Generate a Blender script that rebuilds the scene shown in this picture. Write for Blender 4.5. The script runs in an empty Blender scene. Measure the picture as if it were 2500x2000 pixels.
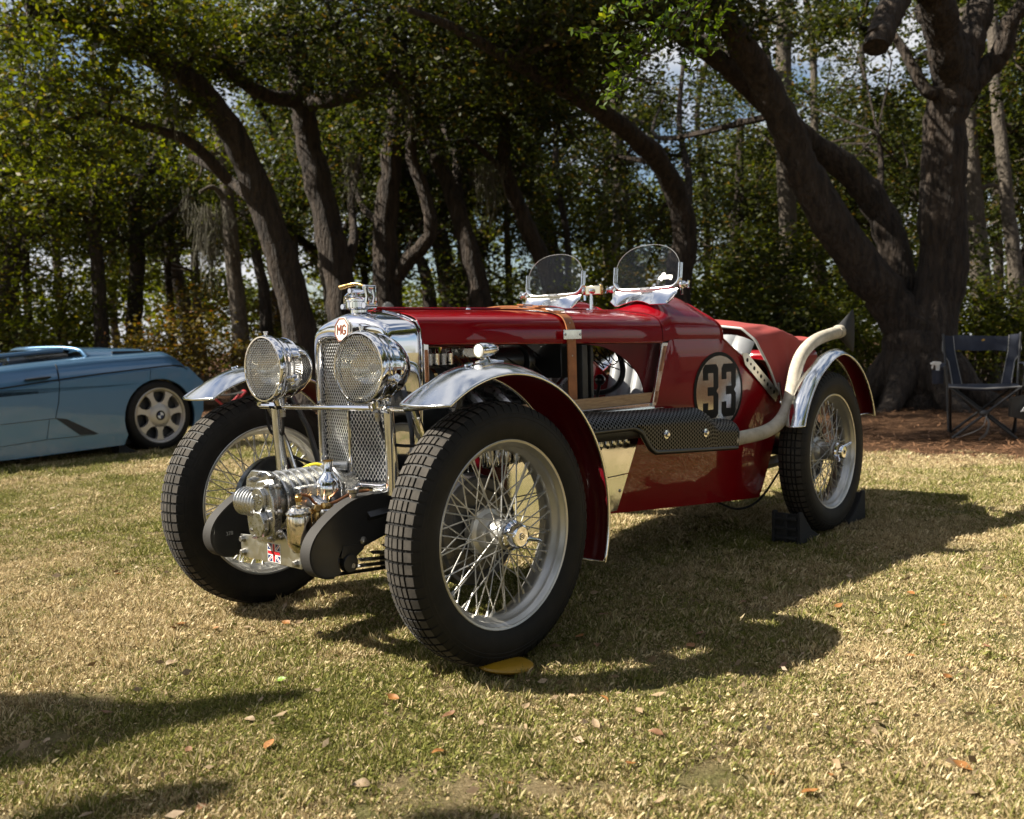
import bpy, math, random
import numpy as np
from mathutils import Vector, Matrix, Euler

random.seed(7)
rng = np.random.default_rng(11)
scene = bpy.context.scene
C = scene.collection
R = math.radians

# ------------------------------------------------------------------ camera
F_PX, PITCH, ROLL, CAM_H = 2300.34, 0.0666, 0.0263, 0.8507
cr, sr, cp, sp = math.cos(ROLL), math.sin(ROLL), math.cos(PITCH), math.sin(PITCH)
cam_data = bpy.data.cameras.new("camera")
cam = bpy.data.objects.new("camera", cam_data)
C.objects.link(cam)
cam.matrix_world = Matrix(((cr, sr, 0, 0),
                           (-sr * sp, cr * sp, -cp, 0),
                           (-sr * cp, cr * cp, sp, CAM_H),
                           (0, 0, 0, 1)))
cam_data.sensor_width = 36.0
cam_data.lens = 36.0 * F_PX / 2500.0
cam_data.clip_start = 0.05
cam_data.clip_end = 2000.0
cam_data.dof.use_dof = True
cam_data.dof.focus_distance = 2.85
cam_data.dof.aperture_fstop = 4.5
scene.camera = cam

# ------------------------------------------------------------------ sky and sun
SUN_EL, SUN_AZ = R(42.5), R(184.0)         # azimuth of the sun, anticlockwise from +X
world = bpy.data.worlds.new("World")
scene.world = world
world.use_nodes = True
wn, wl = world.node_tree.nodes, world.node_tree.links
wn.clear()
w_out = wn.new("ShaderNodeOutputWorld")
w_bg = wn.new("ShaderNodeBackground")
w_bg.inputs["Strength"].default_value = 0.05
w_sky = wn.new("ShaderNodeTexSky")
w_sky.sky_type = "NISHITA"
w_sky.sun_disc = False
w_sky.sun_elevation = SUN_EL
w_sky.sun_rotation = R(90) - SUN_AZ
w_sky.altitude = 0
w_tc = wn.new("ShaderNodeTexCoord")
w_map = wn.new("ShaderNodeMapping")
w_map.inputs["Scale"].default_value = (1.0, 1.0, 2.2)
w_noise = wn.new("ShaderNodeTexNoise")
w_noise.inputs["Scale"].default_value = 2.6
w_noise.inputs["Detail"].default_value = 7.0
w_noise.inputs["Roughness"].default_value = 0.58
w_ramp = wn.new("ShaderNodeValToRGB")
w_ramp.color_ramp.elements[0].position = 0.44
w_ramp.color_ramp.elements[1].position = 0.57
w_mix = wn.new("ShaderNodeMix")
w_mix.data_type = "RGBA"
w_mix.inputs[7].default_value = (7.0, 7.05, 7.25, 1.0)   # sunlit cloud
wl.new(w_tc.outputs["Generated"], w_map.inputs["Vector"])
wl.new(w_map.outputs[0], w_noise.inputs["Vector"])
wl.new(w_noise.outputs["Fac"], w_ramp.inputs["Fac"])
wl.new(w_ramp.outputs["Color"], w_mix.inputs[0])
wl.new(w_sky.outputs[0], w_mix.inputs[6])
wl.new(w_mix.outputs[2], w_bg.inputs["Color"])
wl.new(w_bg.outputs[0], w_out.inputs["Surface"])

sun_data = bpy.data.lights.new("sun", "SUN")
sun_data.energy = 5.0
sun_data.angle = R(0.53)
sun_data.color = (1.0, 0.93, 0.80)
sun = bpy.data.objects.new("sun", sun_data)
C.objects.link(sun)
sun_dir = Vector((math.cos(SUN_AZ) * math.cos(SUN_EL), math.sin(SUN_AZ) * math.cos(SUN_EL), math.sin(SUN_EL)))
sun.rotation_euler = sun_dir.to_track_quat("Z", "Y").to_euler()
sun.location = sun_dir * 60

scene.view_settings.view_transform = "Standard"
scene.view_settings.look = "None"
scene.view_settings.exposure = 1.3
scene.view_settings.gamma = 1.0
scene.view_settings.use_curve_mapping = False
scene.cycles.use_denoising = True
scene.cycles.max_bounces = 7
scene.cycles.diffuse_bounces = 2
scene.cycles.glossy_bounces = 4
scene.cycles.transmission_bounces = 6
scene.cycles.transparent_max_bounces = 8
scene.cycles.sample_clamp_indirect = 6.0


def W(u, v, Y):
    """A point of the place: seen at (u, v) on the 2156-wide study print, Y metres ahead of the tripod."""
    x = (u * 1.15955 - 1250) / F_PX
    y = (1000 - v * 1.15955) / F_PX
    X, h = x * cr + y * sr, -x * sr + y * cr
    dy, dz = cp + h * sp, -sp + h * cp
    t = Y / dy
    return Vector((X * t, Y, CAM_H + dz * t))


# ------------------------------------------------------------------ materials
def new_mat(name):
    m = bpy.data.materials.new(name)
    m.use_nodes = True
    nt = m.node_tree
    b = nt.nodes["Principled BSDF"]
    return m, nt.nodes, nt.links, b


def mat(name, col, rough=0.5, metal=0.0, coat=0.0, var=0.0, vscale=8.0, bump=0.0, bscale=60.0, rvar=0.0,
        col2=None, coat_rough=0.03, spec=None, bdist=0.004, stretch=None):
    """Principled surface with procedural colour variation (col..col2), roughness variation and bump."""
    m, n, l, b = new_mat(name)
    b.inputs["Base Color"].default_value = (*col, 1)
    b.inputs["Roughness"].default_value = rough
    b.inputs["Metallic"].default_value = metal
    b.inputs["Coat Weight"].default_value = coat
    b.inputs["Coat Roughness"].default_value = coat_rough
    if spec is not None:
        b.inputs["Specular IOR Level"].default_value = spec
    tc = n.new("ShaderNodeTexCoord")
    src = tc.outputs["Object"]
    if stretch:
        mp = n.new("ShaderNodeMapping")
        mp.inputs["Scale"].default_value = stretch
        l.new(src, mp.inputs["Vector"])
        src = mp.outputs[0]
    if var or col2:
        t = n.new("ShaderNodeTexNoise")
        t.inputs["Scale"].default_value = vscale
        t.inputs["Detail"].default_value = 6
        t.inputs["Roughness"].default_value = 0.62
        l.new(src, t.inputs["Vector"])
        rp = n.new("ShaderNodeValToRGB")
        c2 = col2 or tuple(min(1, c * (1 + var)) for c in col)
        c1 = col if col2 else tuple(c * (1 - var) for c in col)
        rp.color_ramp.elements[0].position = 0.35
        rp.color_ramp.elements[1].position = 0.65
        rp.color_ramp.elements[0].color = (*c1, 1)
        rp.color_ramp.elements[1].color = (*c2, 1)
        l.new(t.outputs["Fac"], rp.inputs["Fac"])
        l.new(rp.outputs["Color"], b.inputs["Base Color"])
    if rvar:
        t = n.new("ShaderNodeTexNoise")
        t.inputs["Scale"].default_value = vscale * 2.3
        t.inputs["Detail"].default_value = 8
        l.new(src, t.inputs["Vector"])
        mr = n.new("ShaderNodeMapRange")
        mr.inputs["From Min"].default_value = 0.35
        mr.inputs["From Max"].default_value = 0.7
        mr.inputs["To Min"].default_value = max(0.0, rough - rvar)
        mr.inputs["To Max"].default_value = rough + rvar
        l.new(t.outputs["Fac"], mr.inputs["Value"])
        l.new(mr.outputs[0], b.inputs["Roughness"])
    if bump:
        t = n.new("ShaderNodeTexNoise")
        t.inputs["Scale"].default_value = bscale
        t.inputs["Detail"].default_value = 5
        l.new(src, t.inputs["Vector"])
        bp = n.new("ShaderNodeBump")
        bp.inputs["Strength"].default_value = bump
        bp.inputs["Distance"].default_value = bdist
        l.new(t.outputs["Fac"], bp.inputs["Height"])
        l.new(bp.outputs[0], b.inputs["Normal"])
    return m


M = {}
M["chrome"] = mat("chrome", (0.80, 0.80, 0.82), 0.045, 1.0, rvar=0.03, vscale=14)
M["nickel"] = mat("nickel", (0.72, 0.66, 0.56), 0.10, 1.0, rvar=0.05, vscale=18)
M["polished_aluminium"] = mat("polished_aluminium", (0.80, 0.81, 0.82), 0.15, 1.0, rvar=0.06, vscale=9, bump=0.05, bscale=9, bdist=0.01)
M["cast_aluminium"] = mat("cast_aluminium", (0.50, 0.50, 0.49), 0.29, 1.0, rvar=0.08, vscale=30, bump=0.06, bscale=220, bdist=0.001)
M["aluminium_sheet"] = mat("aluminium_sheet", (0.74, 0.75, 0.77), 0.13, 1.0, rvar=0.07, vscale=4, bump=0.16, bscale=7, bdist=0.012)
M["brushed_plate"] = mat("brushed_plate", (0.62, 0.61, 0.56), 0.36, 1.0, rvar=0.06, vscale=20)
M["brass"] = mat("brass", (0.55, 0.36, 0.14), 0.22, 1.0, rvar=0.1, vscale=25)
M["copper"] = mat("copper", (0.45, 0.20, 0.10), 0.32, 1.0, var=0.3, vscale=30)
M["steel"] = mat("steel", (0.42, 0.41, 0.40), 0.33, 1.0, rvar=0.1, vscale=30)
M["spoke_silver"] = mat("spoke_silver", (0.50, 0.49, 0.46), 0.38, 0.85, var=0.12, vscale=12)
M["rim_silver"] = mat("rim_silver", (0.50, 0.49, 0.46), 0.34, 0.75, var=0.10, vscale=9, coat=0.2)
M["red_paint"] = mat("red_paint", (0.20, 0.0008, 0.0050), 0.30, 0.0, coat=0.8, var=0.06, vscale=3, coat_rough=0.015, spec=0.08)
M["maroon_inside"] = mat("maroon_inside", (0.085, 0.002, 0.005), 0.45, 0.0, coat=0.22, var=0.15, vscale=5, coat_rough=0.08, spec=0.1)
M["black_paint"] = mat("black_paint", (0.012, 0.012, 0.013), 0.32, 0.0, coat=0.35, coat_rough=0.15, bump=0.1, bscale=300, bdist=0.0006)
M["black_crackle"] = mat("black_crackle", (0.022, 0.021, 0.02), 0.55, 0.0, bump=0.6, bscale=420, bdist=0.0012)
M["nose_finish"] = mat("nose_finish", (0.020, 0.0175, 0.015), 0.75, 0.0, bump=0.6, bscale=420, bdist=0.0012)
M["guard_black"] = mat("guard_black", (0.014, 0.014, 0.014), 0.40, 0.0, coat=0.25, coat_rough=0.25, bump=0.15, bscale=250, bdist=0.0008)
M["rubber"] = mat("rubber", (0.0075, 0.0072, 0.007), 0.60, 0.0, col2=(0.014, 0.0125, 0.011), vscale=22, bump=0.25, bscale=180, bdist=0.0012, spec=0.25)
M["tread"] = mat("tread", (0.030, 0.026, 0.021), 0.88, 0.0, col2=(0.062, 0.053, 0.043), vscale=30, bump=0.35, bscale=260, bdist=0.0012)
M["dark_engine"] = mat("dark_engine", (0.03, 0.03, 0.03), 0.5, 0.3, var=0.4, vscale=12, bump=0.3, bscale=90)
M["leather_tan"] = mat("leather_tan", (0.30, 0.105, 0.030), 0.52, 0.0, var=0.22, vscale=30, bump=0.3, bscale=240, bdist=0.0008)
M["seat_silver"] = mat("seat_silver", (0.27, 0.275, 0.28), 0.40, 0.25, var=0.08, vscale=16, bump=0.2, bscale=200, bdist=0.0008)
M["red_cloth"] = mat("red_cloth", (0.30, 0.048, 0.042), 0.95, 0.0, var=0.10, vscale=6, bump=0.35, bscale=620, bdist=0.0008)
M["piping"] = mat("piping", (0.52, 0.52, 0.50), 0.6)
M["wrap"] = mat("wrap", (0.36, 0.32, 0.25), 0.95, 0.0, col2=(0.52, 0.47, 0.385), vscale=20, bump=0.5, bscale=260, bdist=0.002)
M["wood"] = mat("wood", (0.30, 0.17, 0.075), 0.5, 0.0, col2=(0.46, 0.29, 0.14), vscale=10, stretch=(2, 24, 24), bump=0.2, bscale=30)
M["white_paint"] = mat("white_paint", (0.80, 0.80, 0.78), 0.4)
M["white_plastic"] = mat("white_plastic", (0.70, 0.70, 0.70), 0.45)
M["flag_red"] = mat("flag_red", (0.50, 0.012, 0.02), 0.4)
M["flag_blue"] = mat("flag_blue", (0.010, 0.025, 0.11), 0.4)
M["badge_brown"] = mat("badge_brown", (0.22, 0.055, 0.025), 0.25, coat=0.6)
M["cream"] = mat("cream", (0.74, 0.72, 0.64), 0.3, coat=0.6)
M["number_disc"] = mat("number_disc", (0.52, 0.52, 0.49), 0.16, 1.0, rvar=0.05, vscale=5, bump=0.04, bscale=14, bdist=0.006)
M["number_black"] = mat("number_black", (0.006, 0.006, 0.006), 0.6, spec=0.15)
M["yellow_plastic"] = mat("yellow_plastic", (0.36, 0.20, 0.006), 0.45, coat=0.2, var=0.05)
M["yellow_wire"] = mat("yellow_wire", (0.72, 0.60, 0.03), 0.4)
M["chock_rubber"] = mat("chock_rubber", (0.012, 0.012, 0.0125), 0.8, bump=0.3, bscale=130, var=0.2)
M["blue_paint"] = mat("blue_paint", (0.065, 0.165, 0.30), 0.32, 0.5, coat=1.0, coat_rough=0.03, var=0.04, vscale=2)
M["blue_dark"] = mat("blue_dark", (0.010, 0.014, 0.020), 0.5)
M["alloy"] = mat("alloy", (0.46, 0.43, 0.40), 0.34, 0.6, var=0.05)
M["navy_cloth"] = mat("navy_cloth", (0.012, 0.016, 0.030), 0.85, bump=0.3, bscale=500, bdist=0.001, var=0.2)
M["grey_trim"] = mat("grey_trim", (0.22, 0.22, 0.22), 0.6)
M["chair_tube"] = mat("chair_tube", (0.05, 0.05, 0.052), 0.4, 0.5)
M["red_tube"] = mat("red_tube", (0.48, 0.02, 0.03), 0.4, coat=0.4)
M["skin"] = mat("skin", (0.42, 0.20, 0.14), 0.55, var=0.1, vscale=30)
M["grey_hair"] = mat("grey_hair", (0.34, 0.32, 0.30), 0.7, var=0.3, vscale=60, bump=0.5, bscale=200)
M["shirt"] = mat("shirt", (0.07, 0.08, 0.11), 0.85, var=0.2)
M["trousers"] = mat("trousers", (0.10, 0.09, 0.075), 0.9, var=0.2)


def glass_mat(name, tint=(1, 1, 1), rough=0.0, ior=1.45):
    m, n, l, b = new_mat(name)
    n.remove(b)
    out = [k for k in n if k.type == "OUTPUT_MATERIAL"][0]
    tr = n.new("ShaderNodeBsdfTransparent")
    tr.inputs[0].default_value = (*tint, 1)
    gl = n.new("ShaderNodeBsdfGlossy")
    gl.inputs["Roughness"].default_value = rough
    fr = n.new("ShaderNodeFresnel")
    fr.inputs["IOR"].default_value = ior
    mx = n.new("ShaderNodeMixShader")
    l.new(fr.outputs[0], mx.inputs[0])
    l.new(tr.outputs[0], mx.inputs[1])
    l.new(gl.outputs[0], mx.inputs[2])
    l.new(mx.outputs[0], out.inputs["Surface"])
    return m


M["screen_glass"] = glass_mat("screen_glass", (0.985, 0.99, 0.985), 0.0, 1.22)
M["lens_glass"] = glass_mat("lens_glass", (0.96, 0.96, 0.94), 0.02, 1.25)
M["reflector"] = mat("reflector", (0.86, 0.83, 0.76), 0.10, 1.0, rvar=0.04, vscale=20)
M["guard_wire"] = mat("guard_wire", (0.80, 0.78, 0.74), 0.30, 1.0)
M["pane_blue"] = glass_mat("pane_blue", (0.55, 0.66, 0.74), 0.02, 1.6)


def leaf_mat(name, dark, light, trans=0.45, warm=None):
    m, n, l, b = new_mat(name)
    out = [k for k in n if k.type == "OUTPUT_MATERIAL"][0]
    g = n.new("ShaderNodeNewGeometry")
    rp = n.new("ShaderNodeValToRGB")
    e = rp.color_ramp.elements
    e[0].position, e[1].position = 0.0, 0.86
    e[0].color, e[1].color = (*dark, 1), (*light, 1)
    if warm:
        k = e.new(0.985)
        k.color = (*warm, 1)
    l.new(g.outputs["Random Per Island"], rp.inputs["Fac"])
    l.new(rp.outputs["Color"], b.inputs["Base Color"])
    b.inputs["Roughness"].default_value = 0.52
    b.inputs["Specular IOR Level"].default_value = 0.22
    t = n.new("ShaderNodeBsdfTranslucent")
    h = n.new("ShaderNodeHueSaturation")
    h.inputs["Hue"].default_value = 0.494
    h.inputs["Saturation"].default_value = 1.1
    h.inputs["Value"].default_value = 1.7
    l.new(rp.outputs["Color"], h.inputs["Color"])
    l.new(h.outputs[0], t.inputs["Color"])
    mx = n.new("ShaderNodeMixShader")
    mx.inputs[0].default_value = trans
    l.new(b.outputs[0], mx.inputs[1])
    l.new(t.outputs[0], mx.inputs[2])
    l.new(mx.outputs[0], out.inputs["Surface"])
    return m


M["oak_leaf"] = leaf_mat("oak_leaf", (0.010, 0.0150, 0.004), (0.052, 0.063, 0.009), 0.43, (0.10, 0.065, 0.015))
M["oak_leaf_light"] = leaf_mat("oak_leaf_light", (0.023, 0.033, 0.005), (0.100, 0.115, 0.012), 0.48, (0.14, 0.10, 0.018))
M["autumn_leaf"] = leaf_mat("autumn_leaf", (0.035, 0.036, 0.008), (0.125, 0.090, 0.015), 0.45, (0.17, 0.075, 0.02))
M["near_leaf"] = leaf_mat("near_leaf", (0.030, 0.060, 0.008), (0.10, 0.15, 0.017), 0.45, (0.16, 0.17, 0.02))
M["bark"] = mat("bark", (0.018, 0.013, 0.010), 0.95, 0.0, col2=(0.070, 0.050, 0.036), vscale=5, stretch=(3.0, 3.0, 0.6), bump=1.0, bscale=11, bdist=0.14)
M["grey_bark"] = mat("grey_bark", (0.065, 0.052, 0.040), 0.95, 0.0, col2=(0.14, 0.115, 0.09), vscale=6, stretch=(3.0, 3.0, 1.2), bump=1.0, bscale=16, bdist=0.04)
M["moss"] = mat("moss", (0.075, 0.07, 0.05), 0.95, 0.0, col2=(0.14, 0.13, 0.095), vscale=3)


def ground_mat():
    m, n, l, b = new_mat("turf_soil")
    tc = n.new("ShaderNodeTexCoord")

    def noise(scale, detail=6, rough=0.6, sc=None):
        t = n.new("ShaderNodeTexNoise")
        t.inputs["Scale"].default_value = scale
        t.inputs["Detail"].default_value = detail
        t.inputs["Roughness"].default_value = rough
        l.new(tc.outputs["Object"], t.inputs["Vector"])
        return t.outputs["Fac"]

    def ramp(f, *stops):
        r = n.new("ShaderNodeValToRGB")
        e = r.color_ramp.elements
        e[0].position, e[0].color = stops[0][0], (*stops[0][1], 1)
        e[1].position, e[1].color = stops[-1][0], (*stops[-1][1], 1)
        for p, c in stops[1:-1]:
            k = e.new(p)
            k.color = (*c, 1)
        l.new(f, r.inputs["Fac"])
        return r.outputs["Color"]

    def mix(f, a, c):
        x = n.new("ShaderNodeMix")
        x.data_type = "RGBA"
        l.new(f, x.inputs[0])
        l.new(a, x.inputs[6])
        l.new(c, x.inputs[7])
        return x.outputs[2]

    dry = ramp(noise(95, 8, 0.75), (0.30, (0.070, 0.048, 0.026)), (0.50, (0.22, 0.165, 0.09)), (0.72, (0.42, 0.33, 0.20)))
    green = ramp(noise(85, 8, 0.75), (0.30, (0.045, 0.042, 0.017)), (0.52, (0.135, 0.125, 0.045)), (0.72, (0.30, 0.27, 0.13)))
    straw = ramp(noise(42, 9, 0.8), (0.30, (0.025, 0.013, 0.008)), (0.52, (0.085, 0.046, 0.025)), (0.75, (0.19, 0.10, 0.05)))
    patch = ramp(noise(2.4, 5, 0.6), (0.42, (0, 0, 0)), (0.60, (1, 1, 1)))
    turf = mix(patch, dry, green)
    at = n.new("ShaderNodeAttribute")
    at.attribute_name = "straw"
    l.new(mix(at.outputs["Fac"], turf, straw), b.inputs["Base Color"])
    b.inputs["Roughness"].default_value = 0.95
    b.inputs["Specular IOR Level"].default_value = 0.1
    bp = n.new("ShaderNodeBump")
    bp.inputs["Strength"].default_value = 0.9
    bp.inputs["Distance"].default_value = 0.02
    l.new(noise(120, 6, 0.7), bp.inputs["Height"])
    l.new(bp.outputs[0], b.inputs["Normal"])
    return m


M["turf"] = ground_mat()


def blade_mat():
    m, n, l, b = new_mat("grass_blade")
    out = [k for k in n if k.type == "OUTPUT_MATERIAL"][0]
    g = n.new("ShaderNodeNewGeometry")
    at = n.new("ShaderNodeAttribute")
    at.attribute_type = "INSTANCER"
    at.attribute_name = "green"
    ad = n.new("ShaderNodeMath")
    ad.operation = "ADD"
    ad.inputs[1].default_value = 0.0
    sb = n.new("ShaderNodeMath")
    sb.operation = "SUBTRACT"
    l.new(at.outputs["Fac"], sb.inputs[0])
    l.new(g.outputs["Random Per Island"], sb.inputs[1])
    mr = n.new("ShaderNodeMapRange")
    mr.inputs["From Min"].default_value = -0.12
    mr.inputs["From Max"].default_value = 0.12
    l.new(sb.outputs[0], mr.inputs["Value"])
    ml = n.new("ShaderNodeMath")
    ml.operation = "MULTIPLY"
    ml.inputs[1].default_value = 7.13
    fr = n.new("ShaderNodeMath")
    fr.operation = "FRACT"
    l.new(g.outputs["Random Per Island"], ml.inputs[0])
    l.new(ml.outputs[0], fr.inputs[0])

    def ramp(a, c, d):
        r = n.new("ShaderNodeValToRGB")
        e = r.color_ramp.elements
        e[0].color, e[1].color = (*a, 1), (*d, 1)
        k = e.new(0.55)
        k.color = (*c, 1)
        l.new(fr.outputs[0], r.inputs["Fac"])
        return r.outputs["Color"]

    dry = ramp((0.20, 0.135, 0.065), (0.56, 0.435, 0.235), (0.84, 0.72, 0.47))
    grn = ramp((0.080, 0.095, 0.018), (0.20, 0.205, 0.045), (0.38, 0.35, 0.11))
    x = n.new("ShaderNodeMix")
    x.data_type = "RGBA"
    l.new(mr.outputs[0], x.inputs[0])
    l.new(dry, x.inputs[6])
    l.new(grn, x.inputs[7])
    l.new(x.outputs[2], b.inputs["Base Color"])
    b.inputs["Roughness"].default_value = 0.6
    b.inputs["Specular IOR Level"].default_value = 0.25
    t = n.new("ShaderNodeBsdfTranslucent")
    l.new(x.outputs[2], t.inputs["Color"])
    mx = n.new("ShaderNodeMixShader")
    mx.inputs[0].default_value = 0.3
    l.new(b.outputs[0], mx.inputs[1])
    l.new(t.outputs[0], mx.inputs[2])
    l.new(mx.outputs[0], out.inputs["Surface"])
    return m


M["blade"] = blade_mat()
M["fallen_leaf"] = mat("fallen_leaf", (0.17, 0.065, 0.018), 0.55, col2=(0.34, 0.15, 0.035), vscale=25)
M["fallen_leaf_pale"] = mat("fallen_leaf_pale", (0.20, 0.13, 0.07), 0.6, col2=(0.34, 0.25, 0.15), vscale=25)
M["fallen_leaf_brown"] = mat("fallen_leaf_brown", (0.12, 0.055, 0.025), 0.6, col2=(0.22, 0.11, 0.05), vscale=25)


# ------------------------------------------------------------------ builders
def link(o, parent=None):
    C.objects.link(o)
    if parent is not None:
        o.parent = parent
    return o


def tag(o, label=None, cat=None, group=None, kind=None):
    if label:
        o["label"] = label
    if cat:
        o["category"] = cat
    if group:
        o["group"] = group
    if kind:
        o["kind"] = kind
    return o


def empty(name, loc=(0, 0, 0), rz=0.0, label=None, cat=None, group=None):
    o = bpy.data.objects.new(name, None)
    o.empty_display_size = 0.1
    link(o)
    o.location = loc
    o.rotation_euler = (0, 0, rz)
    return tag(o, label, cat, group)


def frame_of(d):
    d = Vector(d).normalized()
    a = Vector((0, 0, 1)) if abs(d.z) < 0.9 else Vector((1, 0, 0))
    u = d.cross(a).normalized()
    return u, d.cross(u).normalized(), d


class MB:
    """Collects shapes and links them as one mesh object."""

    def __init__(self):
        self.v, self.f, self.m = [], [], []
        self.cur = 0

    def add(self, vs, fs, mi=None):
        o = len(self.v)
        self.v.extend([tuple(p) for p in vs])
        self.f.extend([tuple(i + o for i in f) for f in fs])
        self.m.extend([self.cur if mi is None else mi] * len(fs))
        return self

    def box(self, c, s, rot=None):
        c = Vector(c)
        h = Vector(s) / 2
        vs = []
        for sx in (-1, 1):
            for sy in (-1, 1):
                for sz in (-1, 1):
                    p = Vector((sx * h.x, sy * h.y, sz * h.z))
                    if rot is not None:
                        p = rot @ p
                    vs.append(c + p)
        return self.add(vs, [(0, 1, 3, 2), (4, 6, 7, 5), (0, 4, 5, 1), (2, 3, 7, 6), (0, 2, 6, 4), (1, 5, 7, 3)])

    def tube(self, pts, rad, n=8, cap=True, flat=1.0):
        """A swept round bar through pts; rad a number or one per point."""
        pts = [Vector(p) for p in pts]
        k = len(pts)
        rs = [rad] * k if isinstance(rad, (int, float)) else list(rad)
        vs, fs = [], []
        u = None
        for i, p in enumerate(pts):
            a = pts[min(i + 1, k - 1)] - pts[max(i - 1, 0)]
            if a.length < 1e-9:
                a = Vector((0, 0, 1))
            a.normalize()
            if u is None:
                u = frame_of(a)[0]
            else:
                u = (u - a * u.dot(a))
                u = u.normalized() if u.length > 1e-6 else frame_of(a)[0]
            w = a.cross(u)
            for j in range(n):
                t = 2 * math.pi * j / n
                vs.append(p + u * (rs[i] * math.cos(t)) + w * (rs[i] * math.sin(t) * flat))
        for i in range(k - 1):
            for j in range(n):
                j2 = (j + 1) % n
                fs.append((i * n + j, i * n + j2, (i + 1) * n + j2, (i + 1) * n + j))
        if cap:
            fs.append(tuple(range(n))[::-1])
            fs.append(tuple((k - 1) * n + j for j in range(n)))
        return self.add(vs, fs)

    def cyl(self, p0, p1, r0, r1=None, n=16):
        return self.tube([p0, p1], [r0, r0 if r1 is None else r1], n)

    def lathe(self, prof, o=(0, 0, 0), axis=(0, 0, 1), n=32, closed=False, arc=None):
        """Revolve prof = [(radius, height)] about an axis through o."""
        o = Vector(o)
        u, w, d = frame_of(axis)
        k = len(prof)
        vs, fs = [], []
        for j in range(n):
            t = 2 * math.pi * j / n
            e = u * math.cos(t) + w * math.sin(t)
            for r, h in prof:
                vs.append(o + e * r + d * h)
        m = k if closed else k - 1
        for j in range(n):
            j2 = (j + 1) % n
            for i in range(m):
                i2 = (i + 1) % k
                fs.append((j * k + i, j * k + i2, j2 * k + i2, j2 * k + i))
        return self.add(vs, fs)

    def ball(self, c, r, n=14, sz=(1, 1, 1)):
        c = Vector(c)
        vs, fs = [], []
        m = n // 2
        for i in range(m + 1):
            a = math.pi * i / m
            for j in range(n):
                t = 2 * math.pi * j / n
                vs.append(c + Vector((r * sz[0] * math.sin(a) * math.cos(t), r * sz[1] * math.sin(a) * math.sin(t), r * sz[2] * math.cos(a))))
        for i in range(m):
            for j in range(n):
                j2 = (j + 1) % n
                fs.append((i * n + j, (i + 1) * n + j, (i + 1) * n + j2, i * n + j2))
        return self.add(vs, fs)

    def grid(self, fn, nu, nv, thick=0.0, closed_u=False):
        """A sheet fn(a, b), a and b in 0..1, optionally with thickness along its normal."""
        P = [[Vector(fn(i / nu, j / nv)) for j in range(nv + 1)] for i in range(nu + 1)]
        idx = lambda i, j: i * (nv + 1) + j
        vs = [p for row in P for p in row]
        fs = [(idx(i, j), idx(i + 1, j), idx(i + 1, j + 1), idx(i, j + 1)) for i in range(nu) for j in range(nv)]
        if not thick:
            return self.add(vs, fs)
        N = []
        for i in range(nu + 1):
            for j in range(nv + 1):
                a = P[min(i + 1, nu)][j] - P[max(i - 1, 0)][j]
                b = P[i][min(j + 1, nv)] - P[i][max(j - 1, 0)]
                c = a.cross(b)
                N.append(c.normalized() if c.length > 1e-12 else Vector((0, 0, 1)))
        o = len(vs)
        vs2 = [p - n * thick for p, n in zip(vs, N)]
        fs2 = [tuple(o + k for k in f[::-1]) for f in fs]
        rim = [idx(i, 0) for i in range(nu)] + [idx(nu, j) for j in range(nv)] + [idx(i, nv) for i in range(nu, 0, -1)] + [idx(0, j) for j in range(nv, 0, -1)]
        side = [(rim[k], rim[(k + 1) % len(rim)], o + rim[(k + 1) % len(rim)], o + rim[k]) for k in range(len(rim))]
        return self.add(vs + vs2, fs + fs2 + [s[::-1] for s in side])

    def prism(self, poly, o, ex, ey, depth):
        """Polygon poly in plane (ex, ey) at o, extruded by vector depth."""
        o, ex, ey, d = Vector(o), Vector(ex), Vector(ey), Vector(depth)
        k = len(poly)
        a = [o + ex * x + ey * y for x, y in poly]
        vs = a + [p + d for p in a]
        fs = [tuple(range(k)), tuple(range(2 * k - 1, k - 1, -1))]
        fs += [(i, i + k, (i + 1) % k + k, (i + 1) % k) for i in range(k)]
        return self.add(vs, fs)

    def build(self, name, mats, parent=None, smooth=35, bevel=0.0, fix=True, loc=None):
        me = bpy.data.meshes.new(name)
        me.from_pydata(self.v, [], self.f)
        mats = mats if isinstance(mats, (list, tuple)) else [mats]
        for m in mats:
            me.materials.append(M[m] if isinstance(m, str) else m)
        if len(mats) > 1:
            me.polygons.foreach_set("material_index", self.m)
        if fix:
            import bmesh
            bm = bmesh.new()
            bm.from_mesh(me)
            bmesh.ops.remove_doubles(bm, verts=bm.verts, dist=1e-6)
            bmesh.ops.recalc_face_normals(bm, faces=bm.faces)
            bm.to_mesh(me)
            bm.free()
        if smooth:
            me.polygons.foreach_set("use_smooth", [True] * len(me.polygons))
            me.set_sharp_from_angle(angle=R(smooth))
        o = bpy.data.objects.new(name, me)
        link(o, parent)
        if loc is not None:
            o.location = loc
        if bevel:
            b = o.modifiers.new("bevel", "BEVEL")
            b.width = bevel
            b.segments = 2
            b.limit_method = "ANGLE"
            b.angle_limit = R(40)
        return o


def curve_pts(ps, n=8):
    """Catmull-Rom through ps."""
    ps = [Vector(p) for p in ps]
    q = [ps[0] * 2 - ps[1]] + ps + [ps[-1] * 2 - ps[-2]]
    out = []
    for i in range(1, len(q) - 2):
        a, b, c, d = q[i - 1], q[i], q[i + 1], q[i + 2]
        for k in range(n):
            t = k / n
            out.append(0.5 * ((2 * b) + (c - a) * t + (2 * a - 5 * b + 4 * c - d) * t * t + (3 * b - a - 3 * c + d) * t ** 3))
    out.append(ps[-1])
    return out


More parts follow.
